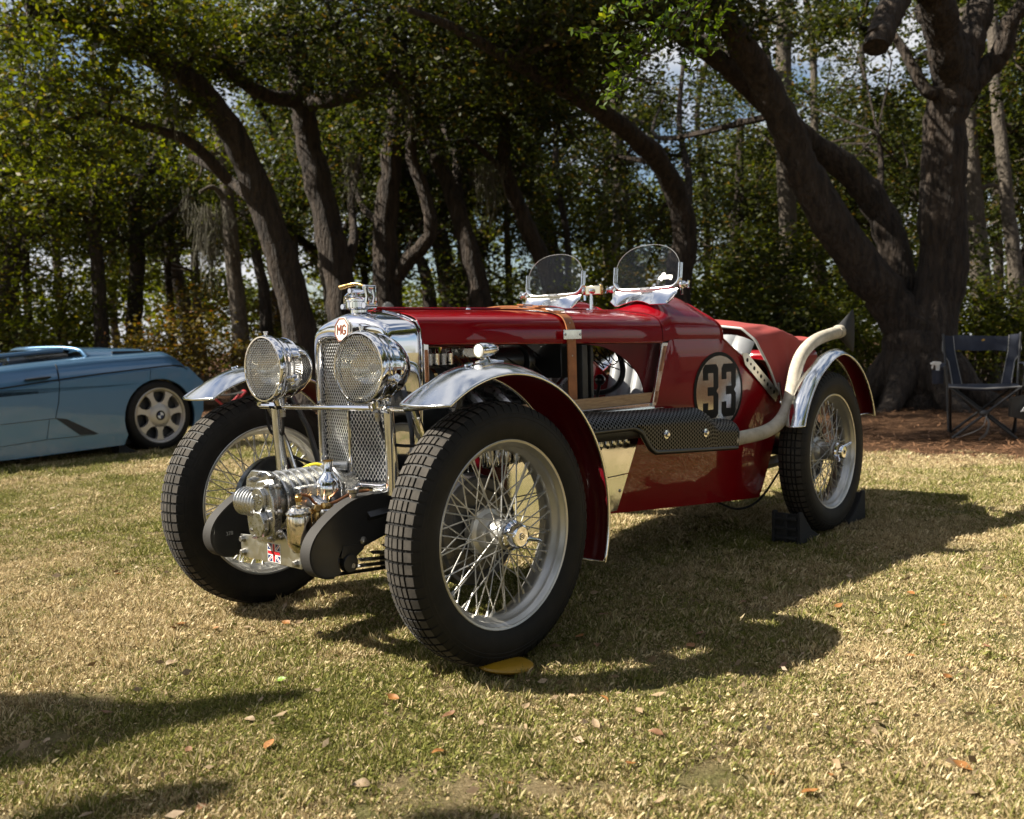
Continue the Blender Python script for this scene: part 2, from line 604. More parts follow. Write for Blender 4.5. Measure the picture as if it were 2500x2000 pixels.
def lerp_list(vals, n):
    k = len(vals) - 1
    return [vals[min(int(i / (n - 1) * k), k - 1)] + (vals[min(int(i / (n - 1) * k), k - 1) + 1] - vals[min(int(i / (n - 1) * k), k - 1)]) * (i / (n - 1) * k - min(int(i / (n - 1) * k), k - 1)) for i in range(n)]


def copy_tree(o, parent=None):
    c = o.copy()
    C.objects.link(c)
    c.parent = parent
    for ch in list(o.children):
        copy_tree(ch, c)
    return c


def text_part(name, body, size, mw, m, parent, depth=0.0006):
    cu = bpy.data.curves.new(name, "FONT")
    cu.body = body
    cu.size = size
    cu.extrude = depth
    cu.align_x, cu.align_y = "CENTER", "CENTER"
    cu.materials.append(M[m])
    t = bpy.data.objects.new(name, cu)
    C.objects.link(t)
    me = bpy.data.meshes.new_from_object(t.evaluated_get(bpy.context.evaluated_depsgraph_get()))
    bpy.data.objects.remove(t)
    me.name = name
    o = bpy.data.objects.new(name, me)
    link(o, parent)
    o.matrix_local = mw
    return o


def smooth01(t):
    t = max(0.0, min(1.0, t))
    return t * t * (3 - 2 * t)


def interp(x, xs, ys):
    return float(np.interp(x, xs, ys))
# ------------------------------------------------------------------ ground
def straw_edge(X):
    return 8.5 - 0.60 * X + 0.25 * math.sin(X * 1.3) + 0.12 * math.sin(X * 3.7 + 1)


def axis_steps(lo, hi, fine_lo, fine_hi, fine, coarse):
    a = list(np.arange(fine_lo, fine_hi + 1e-6, fine))
    s, x = fine, fine_hi
    while x < hi:
        s = min(s * 1.35, coarse)
        x += s
        a.append(x)
    s, x = fine, fine_lo
    while x > lo:
        s = min(s * 1.35, coarse)
        x -= s
        a.insert(0, x)
    return a


gx = axis_steps(-400, 400, -9, 9, 0.15, 60)
gy = axis_steps(-400, 600, -3, 16, 0.15, 60)
gv, gs = [], []
for y in gy:
    for x in gx:
        fade = 1.0 if (abs(x) < 12 and -6 < y < 20) else 0.0
        h = 0.006 * (math.sin(x * 5.1 + 1.3 * y) * math.sin(y * 4.3 - 0.7 * x)) * fade
        gv.append((x, y, h - 0.006))
        gs.append(smooth01((y - straw_edge(max(-40, min(40, x)))) / 0.5 + 0.5))
nx_ = len(gx)
gf = [(j * nx_ + i, j * nx_ + i + 1, (j + 1) * nx_ + i + 1, (j + 1) * nx_ + i) for j in range(len(gy) - 1) for i in range(nx_ - 1)]
gm = bpy.data.meshes.new("ground")
gm.from_pydata(gv, [], gf)
gm.materials.append(M["turf"])
ga = gm.attributes.new("straw", "FLOAT", "POINT")
ga.data.foreach_set("value", gs)
gm.polygons.foreach_set("use_smooth", [True] * len(gm.polygons))
ground = link(bpy.data.objects.new("ground", gm))
tag(ground, kind="structure")


# ------------------------------------------------------------------ scattered blades and litter
def quads_mesh(name, P, m):
    """P: (n, 4, 3) array of separate quads."""
    n = len(P)
    me = bpy.data.meshes.new(name)
    me.vertices.add(n * 4)
    me.vertices.foreach_set("co", P.reshape(-1).astype(np.float32))
    me.loops.add(n * 4)
    me.loops.foreach_set("vertex_index", np.arange(n * 4, dtype=np.int32))
    me.polygons.add(n)
    me.polygons.foreach_set("loop_start", np.arange(0, n * 4, 4, dtype=np.int32))
    me.update(calc_edges=True)
    for k in (m if isinstance(m, (list, tuple)) else [m]):
        me.materials.append(M[k])
    return me


def blade_clump(k, n, spread, h0, h1, lay, w0=0.0007, w1=0.0014):
    r = np.random.default_rng(100 + k)
    base = r.normal(0, spread, (n, 2))
    az = r.uniform(0, 2 * math.pi, n)
    lean = r.uniform(0.1, lay, n)
    h = r.uniform(h0, h1, n)
    wd = r.uniform(w0, w1, n)
    P = np.zeros((n, 4, 3))
    dx, dy = np.cos(az), np.sin(az)
    fx, fy = -dy, dx
    tw = r.uniform(-0.6, 0.6, n)
    for i in range(4):
        P[:, i, 0], P[:, i, 1] = base[:, 0], base[:, 1]
    P[:, 0, 0] -= fx * wd
    P[:, 0, 1] -= fy * wd
    P[:, 1, 0] += fx * wd
    P[:, 1, 1] += fy * wd
    P[:, 0, 2] = P[:, 1, 2] = -0.004
    mx, mz = np.sin(lean * 0.55) * h * 0.6, np.cos(lean * 0.55) * h * 0.6
    P[:, 2, 0] += dx * mx + fx * wd * 0.8
    P[:, 2, 1] += dy * mx + fy * wd * 0.8
    P[:, 2, 2] = mz
    tx, tz = mx + np.sin(lean) * h * 0.5, mz + np.cos(np.minimum(lean, 1.75)) * h * 0.45
    P[:, 3, 0] += dx * tx + fx * tw * wd
    P[:, 3, 1] += dy * tx + fy * tw * wd
    P[:, 3, 2] = np.maximum(tz, 0.002)
    return bpy.data.objects.new("blade_clump", quads_mesh("blade_clump", P, "blade"))


clumps = bpy.data.collections.new("grass_clumps")      # shapes only; the grass object places them
for k in range(9):
    if k < 5:
        ob_ = blade_clump(k, 90, 0.026, 0.007, (0.018, 0.024, 0.016, 0.027, 0.019)[k], (1.6, 1.8, 1.9, 1.6, 2.0)[k])
    elif k < 8:     # broader, flattened straw
        ob_ = blade_clump(k, 34, 0.024, 0.014, (0.030, 0.036, 0.026)[k - 5], (2.0, 2.1, 1.7)[k - 5], 0.0009, 0.0019)
    else:           # upright green tuft
        ob_ = blade_clump(k, 40, 0.012, 0.018, 0.045, 0.9, 0.0008, 0.0016)
    clumps.objects.link(ob_)


def value_noise(x, y, s, seed):
    r = np.random.default_rng(seed)
    G = r.random((256, 256))
    u, v = x * s + 57.3, y * s + 91.7
    i, j = np.floor(u).astype(int), np.floor(v).astype(int)
    a, b = u - i, v - j
    a, b = a * a * (3 - 2 * a), b * b * (3 - 2 * b)
    g = lambda p, q: G[p % 256, q % 256]
    return (g(i, j) * (1 - a) + g(i + 1, j) * a) * (1 - b) + (g(i, j + 1) * (1 - a) + g(i + 1, j + 1) * a) * b


gp, gsc = [], []
for y0, y1, dens, sc in ((0.9, 2.6, 3300, 0.68), (2.6, 4.2, 2700, 0.74), (4.2, 6.5, 1700, 0.85), (6.5, 9.0, 800, 1.15), (9.0, 13.0, 300, 1.4)):
    x1 = 1.05 * y1 + 1.5
    n = int(dens * (y1 - y0) * 2 * x1)
    x = rng.uniform(-x1, x1, n)
    y = rng.uniform(y0, y1, n)
    keep = (np.abs(x) < 0.68 * y + 0.5) | ((np.abs(x) < 1.0 * y + 1.5) & (rng.random(len(x)) < 0.45))
    x, y = x[keep], y[keep]
    edge = np.array([straw_edge(t) for t in x])
    keep = y < edge + rng.normal(0, 0.22, len(x))
    bare = value_noise(x, y, 3.1, 5) * 0.35 + value_noise(x, y, 11.0, 6) * 0.35 + value_noise(x, y, 26.0, 7) * 0.30
    keep &= rng.random(len(x)) < np.clip((bare - 0.30) * 3.6, 0.12, 1)
    gp.append(np.stack([x[keep], y[keep], np.full(keep.sum(), -0.004)], 1))
    gsc.append(np.full(keep.sum(), sc))
gp, gsc = np.concatenate(gp), np.concatenate(gsc)
n = len(gp)
green = 0.55 * value_noise(gp[:, 0], gp[:, 1], 1.6, 1) + 0.30 * value_noise(gp[:, 0], gp[:, 1], 5.0, 2) + 0.15 * value_noise(gp[:, 0], gp[:, 1], 14.0, 3)
green = np.clip((green - 0.5) * 1.6 + 0.40 - 0.05 * gp[:, 0] + rng.normal(0, 0.16, n), 0.08, 0.95)
gme = bpy.data.meshes.new("grass")
gme.vertices.add(n)
gme.vertices.foreach_set("co", gp.reshape(-1).astype(np.float32))
for nm, vals in (("green", green), ("scl", gsc * rng.uniform(0.65, 1.3, n)), ("rot", rng.uniform(0, 6.283, n))):
    a_ = gme.attributes.new(nm, "FLOAT", "POINT")
    a_.data.foreach_set("value", vals.astype(np.float32))
a_ = gme.attributes.new("pick", "INT", "POINT")
a_.data.foreach_set("value", rng.choice(9, n, p=[.12, .12, .12, .12, .12, .12, .12, .12, .04]).astype(np.int32))
grass = link(bpy.data.objects.new("grass", gme))
tag(grass, "short mown grass, half green and half dry straw coloured", "grass", kind="stuff")
gme.materials.append(M["blade"])
ng = bpy.data.node_groups.new("grass_scatter", "GeometryNodeTree")
ng.interface.new_socket("Geometry", in_out="INPUT", socket_type="NodeSocketGeometry")
ng.interface.new_socket("Geometry", in_out="OUTPUT", socket_type="NodeSocketGeometry")
gi, go = ng.nodes.new("NodeGroupInput"), ng.nodes.new("NodeGroupOutput")
iop = ng.nodes.new("GeometryNodeInstanceOnPoints")
ci = ng.nodes.new("GeometryNodeCollectionInfo")
ci.inputs["Collection"].default_value = clumps
ci.inputs["Separate Children"].default_value = True
ci.inputs["Reset Children"].default_value = True


def named(nm, ty):
    k = ng.nodes.new("GeometryNodeInputNamedAttribute")
    k.data_type = ty
    k.inputs["Name"].default_value = nm
    return k.outputs["Attribute"]


cx_ = ng.nodes.new("ShaderNodeCombineXYZ")
ng.links.new(named("rot", "FLOAT"), cx_.inputs["Z"])
e2r = ng.nodes.new("FunctionNodeEulerToRotation")
ng.links.new(cx_.outputs[0], e2r.inputs[0])
ng.links.new(gi.outputs[0], iop.inputs["Points"])
ng.links.new(ci.outputs[0], iop.inputs["Instance"])
iop.inputs["Pick Instance"].default_value = True
ng.links.new(named("pick", "INT"), iop.inputs["Instance Index"])
ng.links.new(e2r.outputs[0], iop.inputs["Rotation"])
ng.links.new(named("scl", "FLOAT"), iop.inputs["Scale"])
ng.links.new(iop.outputs[0], go.inputs[0])
md = grass.modifiers.new("scatter", "NODES")
md.node_group = ng
# ------------------------------------------------------------------ woods
def leaf_quads(c, size, r, flat=0.55):
    """Separate folded leaf faces at the points c."""
    n = len(c)
    a = r.normal(0, 1, (n, 3))
    a[:, 2] *= flat
    a /= np.linalg.norm(a, axis=1)[:, None] + 1e-9
    b = r.normal(0, 1, (n, 3))
    b -= a * (a * b).sum(1)[:, None]
    b /= np.linalg.norm(b, axis=1)[:, None] + 1e-9
    L = (size * r.uniform(0.6, 1.35, n))[:, None]
    w = L * r.uniform(0.36, 0.55, n)[:, None]
    nn = np.cross(a, b)
    P = np.stack([c - a * L * 0.5, c + b * w * 0.5 + nn * w * 0.12 + a * L * 0.06, c + a * L * 0.5, c - b * w * 0.5 + nn * w * 0.12 + a * L * 0.06], 1)
    return P


def blob_points(r, ctr, rad, n, per=14, tight=0.13):
    """Leaf points in clumps through an ellipsoid."""
    k = max(1, n // per)
    d = r.normal(0, 1, (k, 3))
    d /= np.linalg.norm(d, axis=1)[:, None]
    d *= (r.random(k) ** 0.45)[:, None]
    cc = np.array(ctr) + d * np.array(rad)
    p = np.repeat(cc, per, 0)
    return p + r.normal(0, tight, p.shape) * np.array([1, 1, 0.75]), cc


class Tree:
    def __init__(self, name, loc, label, cat="tree", group=None, seed=0, bark="bark", leaf="oak_leaf"):
        self.root = empty(name, loc, 0, label, cat, group)
        self.o = Vector(loc)
        self.mb = MB()
        self.r = np.random.default_rng(seed + 500)
        self.q = []
        self.sk = []
        self.bark, self.leaf = bark, leaf

    def limb(self, pts, r0, r1, n=10, rough=0.07, steps=7, flare=0.0):
        ps = curve_pts([Vector(p) - self.o for p in pts], steps)
        k = len(ps)
        rs = []
        ph = self.r.uniform(0, 6)
        for i in range(k):
            t = i / (k - 1)
            f = r0 + (r1 - r0) * t
            if flare:
                f *= 1 + flare * math.exp(-t * k / 3.0)
            rs.append(f * (1 + 0.6 * rough * math.sin(i * 1.1 + ph) + 0.25 * rough * self.r.normal()))
        ps = [p + Vector(self.r.normal(0, 0.05, 3)) * rs[i] if 0 < i < k - 1 else p for i, p in enumerate(ps)]
        self.mb.tube(ps, rs, n)
        self.sk += [(p, rr) for p, rr in zip(ps, rs)]
        return ps

    def twig(self, a, b, r0):
        mid = (Vector(a) + Vector(b)) / 2 + Vector(self.r.normal(0, 0.12, 3)) * (Vector(b) - Vector(a)).length
        ps = curve_pts([a, mid, b], 4)
        self.mb.tube(ps, lerp_list([r0, r0 * 0.35], len(ps)), 5)

    def blob(self, ctr, rad, n, size=0.085, per=24, tight=0.105, twigs=9, hook=True):
        ctr = Vector(ctr) - self.o
        p, cc = blob_points(self.r, ctr, rad, n, per, tight)
        self.q.append(leaf_quads(p, np.full(len(p), size), self.r))
        if hook and self.sk:
            best = min(self.sk, key=lambda s: (s[0] - ctr).length)
            rr = min(best[1] * 0.6, 0.05)
            if (best[0] - ctr).length > 0.2:
                self.twig(best[0], ctr, max(rr, 0.014))
            for i in self.r.choice(len(cc), min(twigs, len(cc)), replace=False):
                self.twig(ctr, Vector(cc[i]), max(rr * 0.5, 0.008))

    def moss(self, spots):
        r = self.r
        P = []
        for (c, w, ln, k) in spots:
            c = Vector(c) - self.o
            for i in range(k):
                b = np.array(c) + np.array([r.normal(0, w), r.normal(0, w * 0.6), r.normal(0, 0.06)])
                L = ln * r.uniform(0.35, 1.0) * math.exp(-((b[0] - c.x) / (2.2 * w)) ** 2)
                wd = r.uniform(0.0025, 0.006)
                az = r.uniform(0, 3.14)
                e = np.array([math.cos(az), math.sin(az), 0]) * wd
                prev = b
                for s in range(4):
                    nx = prev + np.array([r.normal(0, 0.035), r.normal(0, 0.03), -L / 4 * r.uniform(0.7, 1.3)])
                    P.append([prev - e, prev + e, nx + e * 0.8, nx - e * 0.8])
                    prev = nx
        me = quads_mesh("moss", np.array(P), "moss")
        o = tag(link(bpy.data.objects.new("moss", me), self.root), kind="stuff")
        return o

    def done(self):
        self.mb.build("trunk", self.bark, self.root, smooth=60, fix=False)
        if self.q:
            P = np.concatenate(self.q)
            link(bpy.data.objects.new("crown", quads_mesh("crown", P, self.leaf)), self.root)
        return self.root


def G(u, v):
    """Ground point seen at (u, v) on the study print."""
    a, b = W(u, v, 1.0), Vector((0, 0, CAM_H))
    d = a - b
    t = -CAM_H / d.z
    return b + d * t


N_LEAVES = 0
# T1: the long leaning oak behind the near headlamp
b = W(668, 905, 13.5)
t1 = Tree("oak_tree", (b.x, b.y, 0), "large dark oak behind the headlamps, trunk leaning in a long curve to upper left", seed=1)
t1.limb([(b.x, b.y, -0.1), W(640, 740, 13.4), W(592, 540, 13.2), W(520, 350, 13.0), W(445, 215, 12.6), W(330, 125, 12.2), W(180, 60, 11.8), W(60, 20, 11.4)], 0.27, 0.10, 12, flare=0.35)
t1.limb([W(330, 125, 12.2), W(270, 40, 12.4), W(250, -90, 12.8)], 0.10, 0.05, 8)
t1.limb([W(480, 380, 13.0), W(400, 300, 12.4), W(300, 265, 11.8), W(190, 240, 11.2), W(60, 300, 10.6)], 0.085, 0.03, 8)
t1.limb([W(592, 540, 13.2), W(545, 440, 13.6), W(470, 370, 14.0), W(400, 330, 14.2)], 0.10, 0.05, 8)
for (u, v, Y, rx, rz, nn) in ((60, 60, 10.8, 1.0, 0.7, 2600), (190, 30, 11.4, 1.1, 0.6, 3000), (330, 50, 11.6, 1.1, 0.6, 3000), (90, 190, 10.4, 0.8, 0.5, 1700), (240, 190, 11.2, 0.7, 0.5, 1300), (60, 330, 10.4, 0.8, 0.5, 1500), (430, 90, 12.4, 1.0, 0.6, 1800), (250, -90, 12.4, 2.0, 0.9, 2600), (20, -60, 11.0, 1.8, 0.8, 2400), (170, 310, 10.9, 0.7, 0.35, 900), (370, 240, 12.2, 0.6, 0.3, 700)):
    t1.blob(W(u, v, Y), (rx, rx * 0.9, rz), int(nn * 0.72), 0.085)
t1.leaf = "oak_leaf_light"
t1.moss([(W(100, 150, 10.6), 0.16, 0.8, 70), (W(360, 160, 12.0), 0.07, 0.9, 40), (W(230, 130, 11.5), 0.06, 0.7, 30)])
t1.done()

# T2: trunk right of it, with the wide forked limb
b = W(735, 905, 14.2)
t2 = Tree("oak_tree", (b.x, b.y, 0), "oak trunk between the headlamps whose limb forks into a wide Y above", seed=2)
t2.limb([(b.x, b.y, -0.1), W(722, 640, 14.2), W(690, 470, 14.2), W(650, 300, 14.2), W(636, 205, 14.1), W(620, 60, 14.0), W(590, -120, 14.0)], 0.25, 0.13, 12, flare=0.3)
t2.limb([W(640, 212, 14.1), W(560, 200, 13.6), W(480, 150, 13.2), W(410, 75, 12.8), W(330, 40, 12.4)], 0.12, 0.05, 9)
t2.limb([W(640, 215, 14.1), W(720, 205, 13.6), W(800, 170, 13.0), W(930, 140, 12.4), W(1060, 120, 11.8)], 0.13, 0.05, 9)
t2.limb([W(722, 590, 14.2), W(745, 500, 14.6), W(740, 420, 15.0), W(760, 330, 15.4)], 0.09, 0.04, 8)
for (u, v, Y, rx, rz, nn) in ((560, 60, 13.2, 1.3, 0.8, 3600), (700, 60, 13.0, 1.4, 0.8, 4200), (830, 70, 12.4, 1.3, 0.8, 4200), (960, 60, 11.8, 1.3, 0.8, 4200), (1080, 90, 11.4, 1.1, 0.8, 3600), (760, 170, 12.8, 0.9, 0.35, 1300), (600, -100, 13.0, 2.4, 1.0, 3200), (900, -110, 12.0, 2.4, 1.0, 3600), (480, 120, 13.0, 0.8, 0.4, 1300), (640, 330, 15.2, 1.0, 0.7, 1500)):
    t2.blob(W(u, v, Y), (rx, rx * 0.9, rz), int(nn * 0.75), 0.085)
t2.moss([(W(735, 330, 14.0), 0.10, 0.9, 60), (W(850, 190, 12.9), 0.06, 0.6, 30)])
t2.done()

# T3: upright forked oak right of the radiator cap
b = W(818, 905, 15.0)
t3 = Tree("oak_tree", (b.x, b.y, 0), "upright oak behind the radiator cap with a second stem bowing out beside it", seed=3)
t3.limb([(b.x, b.y, -0.1), W(815, 640, 15.0), W(812, 480, 15.0), W(826, 330, 15.0), W(838, 200, 15.0), W(842, 20, 15.0)], 0.24, 0.12, 12, flare=0.3)
t3.limb([W(822, 600, 15.0), W(862, 545, 14.8), W(905, 495, 14.6), W(895, 410, 14.6), W(866, 330, 14.6), W(872, 240, 14.6), W(884, 140, 14.6)], 0.13, 0.07, 9)
t3.limb([W(812, 480, 15.0), W(760, 430, 15.6), W(735, 330, 16.0)], 0.07, 0.03, 7)
for (u, v, Y, rx, rz, nn) in ((840, 100, 14.4, 1.3, 0.8, 2600), (900, 250, 14.6, 0.9, 0.6, 1700), (770, 260, 15.6, 0.9, 0.7, 1600), (980, 200, 14.0, 1.0, 0.7, 2200), (860, -90, 14.6, 2.0, 0.9, 2400), (760, 400, 16.2, 0.8, 0.6, 1000)):
    t3.blob(W(u, v, Y), (rx, rx * 0.9, rz), nn, 0.085)
t3.done()

# T4: leaning pair behind the bonnet
b = W(1020, 900, 15.0)
t4 = Tree("oak_tree", (b.x, b.y, 0), "dark oak rising behind the middle of the bonnet, leaning left with a mossy limb", seed=4)
t4.limb([(b.x, b.y, -0.1), W(1012, 640, 15.0), W(985, 520, 15.0), W(945, 390, 15.2), W(905, 300, 15.4), W(880, 180, 15.6)], 0.21, 0.09, 10, flare=0.3)
t4.limb([W(985, 520, 15.0), W(965, 420, 15.4), W(960, 330, 15.8), W(930, 260, 16.0)], 0.11, 0.05, 8)
for (u, v, Y, rx, rz, nn) in ((960, 300, 15.6, 1.0, 0.6, 1500), (1060, 240, 15.0, 1.1, 0.7, 2000), (1000, 130, 14.6, 1.3, 0.8, 2400), (1100, 350, 15.6, 0.8, 0.5, 1000)):
    t4.blob(W(u, v, Y), (rx, rx * 0.9, rz), nn, 0.085)
t4.moss([(W(1030, 350, 14.8), 0.14, 1.0, 110)])
t4.done()

# T5: slim tree bending left of the small windscreen
b = W(1185, 880, 15.5)
t5 = Tree("oak_tree", (b.x, b.y, 0), "slim dark oak seen through the far windscreen, bowing to the left", seed=5)
t5.limb([(b.x, b.y, -0.1), W(1160, 600, 15.5), W(1110, 480, 15.4), W(1068, 370, 15.3), W(1062, 270, 15.2), W(1080, 130, 15.0)], 0.18, 0.08, 10, flare=0.3)
t5.limb([W(1068, 370, 15.3), W(1020, 320, 15.0), W(980, 290, 14.8)], 0.06, 0.03, 7)
for (u, v, Y, rx, rz, nn) in ((1080, 170, 14.6, 1.1, 0.7, 2200), (1160, 110, 14.0, 1.1, 0.7, 2400), (1180, 250, 15.0, 0.8, 0.5, 1300), (1140, -80, 13.6, 2.0, 0.9, 2800)):
    t5.blob(W(u, v, Y), (rx, rx * 0.9, rz), nn, 0.085)
t5.done()

# T6: the arched limb over the near windscreen
b = W(1420, 880, 13.5)
t6 = Tree("oak_tree", (b.x, b.y, 0), "oak behind the two small windscreens arching far over to the upper left", seed=6)
t6.limb([(b.x, b.y, -0.1), W(1425, 620, 13.5), W(1440, 500, 13.4), W(1425, 410, 13.2), W(1370, 320, 12.8), W(1280, 245, 12.2), W(1190, 190, 11.6), W(1080, 130, 11.0), W(960, 60, 10.4), W(860, 20, 10.0)], 0.22, 0.03, 11, flare=0.3)
t6.limb([W(1440, 500, 13.4), W(1450, 380, 13.8), W(1430, 260, 14.4), W(1440, 120, 15.0)], 0.07, 0.03, 7)
for (u, v, Y, rx, rz, nn) in ((1200, 120, 11.4, 0.9, 0.6, 2600), (1130, 40, 10.8, 1.1, 0.6, 3000), (1290, 130, 12.2, 0.7, 0.5, 1300), (1180, -80, 10.8, 1.8, 0.7, 3000), (1300, 330, 13.6, 0.6, 0.5, 700), (1390, 470, 14.6, 0.9, 0.6, 1500), (1430, 330, 14.4, 0.6, 0.4, 700)):
    t6.blob(W(u, v, Y), (rx, rx * 0.9, rz), nn, 0.08)
t6.limb([W(1190, 190, 11.6), (0.2, 10.6, 5.2), (-0.8, 9.8, 6.0), (-1.6, 9.2, 6.5)], 0.12, 0.05, 8)  # high limbs and leaves out of view, added to shade straw bed and chair
t6.limb([(0.2, 10.6, 5.2), (0.6, 9.6, 5.6), (0.4, 8.8, 5.9)], 0.09, 0.04, 8)
for (c, rx, nn) in (((-1.8, 9.3, 6.4), 1.5, 2600), ((0.2, 9.0, 5.9), 1.2, 2000), ((-0.6, 10.2, 6.2), 1.6, 2600), ((1.6, 9.6, 6.0), 1.3, 2000), ((-3.2, 10.2, 6.6), 1.5, 2400), ((0.6, 8.2, 6.1), 0.8, 1100), ((-3.0, 7.7, 6.0), 1.1, 2200), ((-1.7, 8.0, 6.2), 1.1, 2200), ((-4.0, 8.6, 6.0), 1.1, 2000), ((-2.3, 7.2, 6.0), 0.8, 1200)):
    t6.blob(c, (rx, rx * 0.75, 0.6), nn, 0.095)
t6.done()

# T7: the big many-stemmed oak at the right
b = G(1935, 856)
t7 = Tree("oak_tree", (b.x, b.y, 0), "massive many-stemmed oak with twisting limbs beside the camp chair", seed=7)
Yb = b.y
t7.limb([(b.x, b.y, -0.25), (b.x, b.y, 0.15), W(1928, 760, Yb), W(1935, 690, Yb), W(1945, 640, Yb)], 0.50, 0.32, 18, rough=0.04, flare=0.3)
for ra in range(7):
    aa = ra * 0.9 + 0.3
    t7.limb([(b.x + 0.3 * math.cos(aa), b.y + 0.3 * math.sin(aa), 0.55), (b.x + 0.62 * math.cos(aa), b.y + 0.62 * math.sin(aa), 0.16), (b.x + 1.05 * math.cos(aa), b.y + 1.05 * math.sin(aa), -0.06)], 0.20, 0.07, 9, rough=0.03)
t7.limb([W(1935, 730, Yb), W(1890, 660, Yb), W(1800, 540, Yb - .1), W(1715, 410, Yb - .2), W(1670, 310, Yb - .3), W(1618, 190, Yb - .5), W(1560, 90, Yb - .8), W(1470, -30, Yb - 1.2)], 0.29, 0.12, 12, rough=0.05)
t7.limb([W(1915, 720, Yb + .2), W(1890, 560, Yb + .3), W(1850, 440, Yb + .4), W(1780, 355, Yb + .4), W(1690, 290, Yb + .3), W(1600, 205, Yb + .1), W(1520, 130, Yb - .2), W(1410, 60, Yb - .6), W(1290, 10, Yb - 1.2)], 0.21, 0.08, 12, rough=0.06)
t7.limb([W(1950, 740, Yb - .1), W(1985, 560, Yb - .1), W(1985, 400, Yb - .2), W(1990, 250, Yb - .3), W(2010, 165, Yb - .4), W(1990, 80, Yb - .5), W(1960, 10, Yb - .6)], 0.30, 0.18, 13, rough=0.05)
t7.limb([W(2000, 180, Yb - .4), W(1985, 60, Yb - .8), W(1955, -35, Yb - 1.1), W(1912, -50, Yb - 1.4), W(1880, 10, Yb - 1.6), W(1858, 62, Yb - 1.75), W(1844, 100, Yb - 1.85)], 0.19, 0.125, 11)
t7.limb([W(2005, 200, Yb - .4), W(2035, 110, Yb - .3), W(2060, 30, Yb - .2), W(2080, -70, Yb)], 0.20, 0.13, 11)
t7.limb([W(2020, 200, Yb - .3), W(2070, 150, Yb - .3), W(2110, 110, Yb - .4), W(2125, 50, Yb - .5), W(2160, 5, Yb - .6)], 0.15, 0.08, 10)
t7.limb([W(1985, 195, Yb - .4), W(1950, 190, Yb - .5), W(1910, 120, Yb - .4), W(1880, 70, Yb - .3)], 0.09, 0.04, 8)
t7.limb([W(1850, 440, Yb + .4), W(1855, 340, Yb + .6), W(1848, 280, Yb + .6)], 0.05, 0.02, 7)
for (u, v, Y, rx, rz, nn) in ((1500, 20, Yb - 1.0, 0.7, 0.35, 1200), (1350, 20, Yb - 1.4, 1.0, 0.4, 2000), (1580, 60, Yb - .2, 0.6, 0.3, 600), (1930, -150, Yb, 3.2, 1.0, 4200), (1500, -160, Yb - 1, 2.8, 1.0, 3400), (2060, 200, Yb + .6, 0.4, 0.3, 350), (1960, 110, Yb + .8, 0.45, 0.3, 400), (2120, -60, Yb, 1.2, 0.5, 1200)):
    t7.blob(W(u, v, Y), (rx, rx * 0.9, rz), nn, 0.085)
for (u, v, Y, rx, rz, nn) in ((1300, 150, 15.5, 0.8, 0.5, 800), (1480, 240, 16.5, 0.9, 0.5, 900), (1560, 170, 15.0, 0.7, 0.4, 700), (1400, 200, 16.5, 0.8, 0.4, 700), (1760, 190, 14.5, 0.9, 0.5, 1000), (1840, 210, 14.0, 0.8, 0.5, 900), (1800, 330, 15.5, 0.9, 0.5, 900), (1900, 300, 14.5, 0.7, 0.5, 800), (1930, 420, 15.0, 0.7, 0.6, 700), (1730, 40, 13.5, 0.6, 0.35, 600), (1600, 300, 15.5, 0.6, 0.4, 600), (1810, 60, 13.2, 0.6, 0.35, 600)):
    t7.blob(W(u, v, Y), (rx, rx * 0.9, rz), nn, 0.085)
t7.done()


# straight grey trunks
def pole_tree(pts, r0, r1, label, seed, blobs, bark="grey_bark", leaf="oak_leaf", fork=None):
    t = Tree("tall_tree", (pts[0][0], pts[0][1], 0), label, seed=seed, bark=bark, leaf=leaf)
    t.limb([(pts[0][0], pts[0][1], -0.1)] + pts[1:], r0, r1, 10, rough=0.04, flare=0.15)
    for f in fork or ():
        t.limb(f[0], f[1], f[1] * 0.5, 7)
    for (c, rx, rz, nn) in blobs:
        t.blob(c, (rx, rx * 0.9, rz), nn, 0.09)
    return t


b = W(1666, 860, 16.5)
pole_tree([b, W(1664, 640, 16.5), W(1655, 400, 16.5), W(1650, 180, 16.5), W(1655, -60, 16.5)], 0.17, 0.13, "straight grey trunk standing behind the red cowl, left of the big oak", 21,
          [(W(1700, 60, 16.4), 0.9, 0.7, 900), (W(1610, 30, 16.6), 1.0, 0.7, 900), (W(1650, -120, 16.5), 2.4, 1.2, 2200)],
          fork=[([W(1650, 180, 16.5), W(1620, 150, 16.4), W(1590, 90, 16.3)], 0.07)]).done()
b = W(2085, 850, 14.5)
pole_tree([b, W(2072, 640, 14.5), W(2050, 430, 14.5), W(2038, 250, 14.6), W(2030, 20, 14.7)], 0.17, 0.11, "pale grey trunk right behind the big oak", 22,
          [(W(2090, 260, 15.0), 1.0, 0.8, 1400), (W(2040, 60, 15.4), 1.4, 0.8, 1800), (W(2130, 420, 15.6), 0.8, 0.7, 1100)]).done()
b = W(2152, 850, 14.0)
pole_tree([b, W(2140, 600, 14.0), W(2122, 440, 14.0), W(2108, 300, 14.1), W(2094, 160, 14.2), W(2090, -40, 14.3)], 0.11, 0.075, "thin pale trunk at the right edge of the picture", 23,
          [(W(2150, 260, 14.6), 0.9, 0.7, 1300), (W(2140, 90, 14.8), 1.0, 0.8, 1400)]).done()
b = W(222, 850, 16.0)
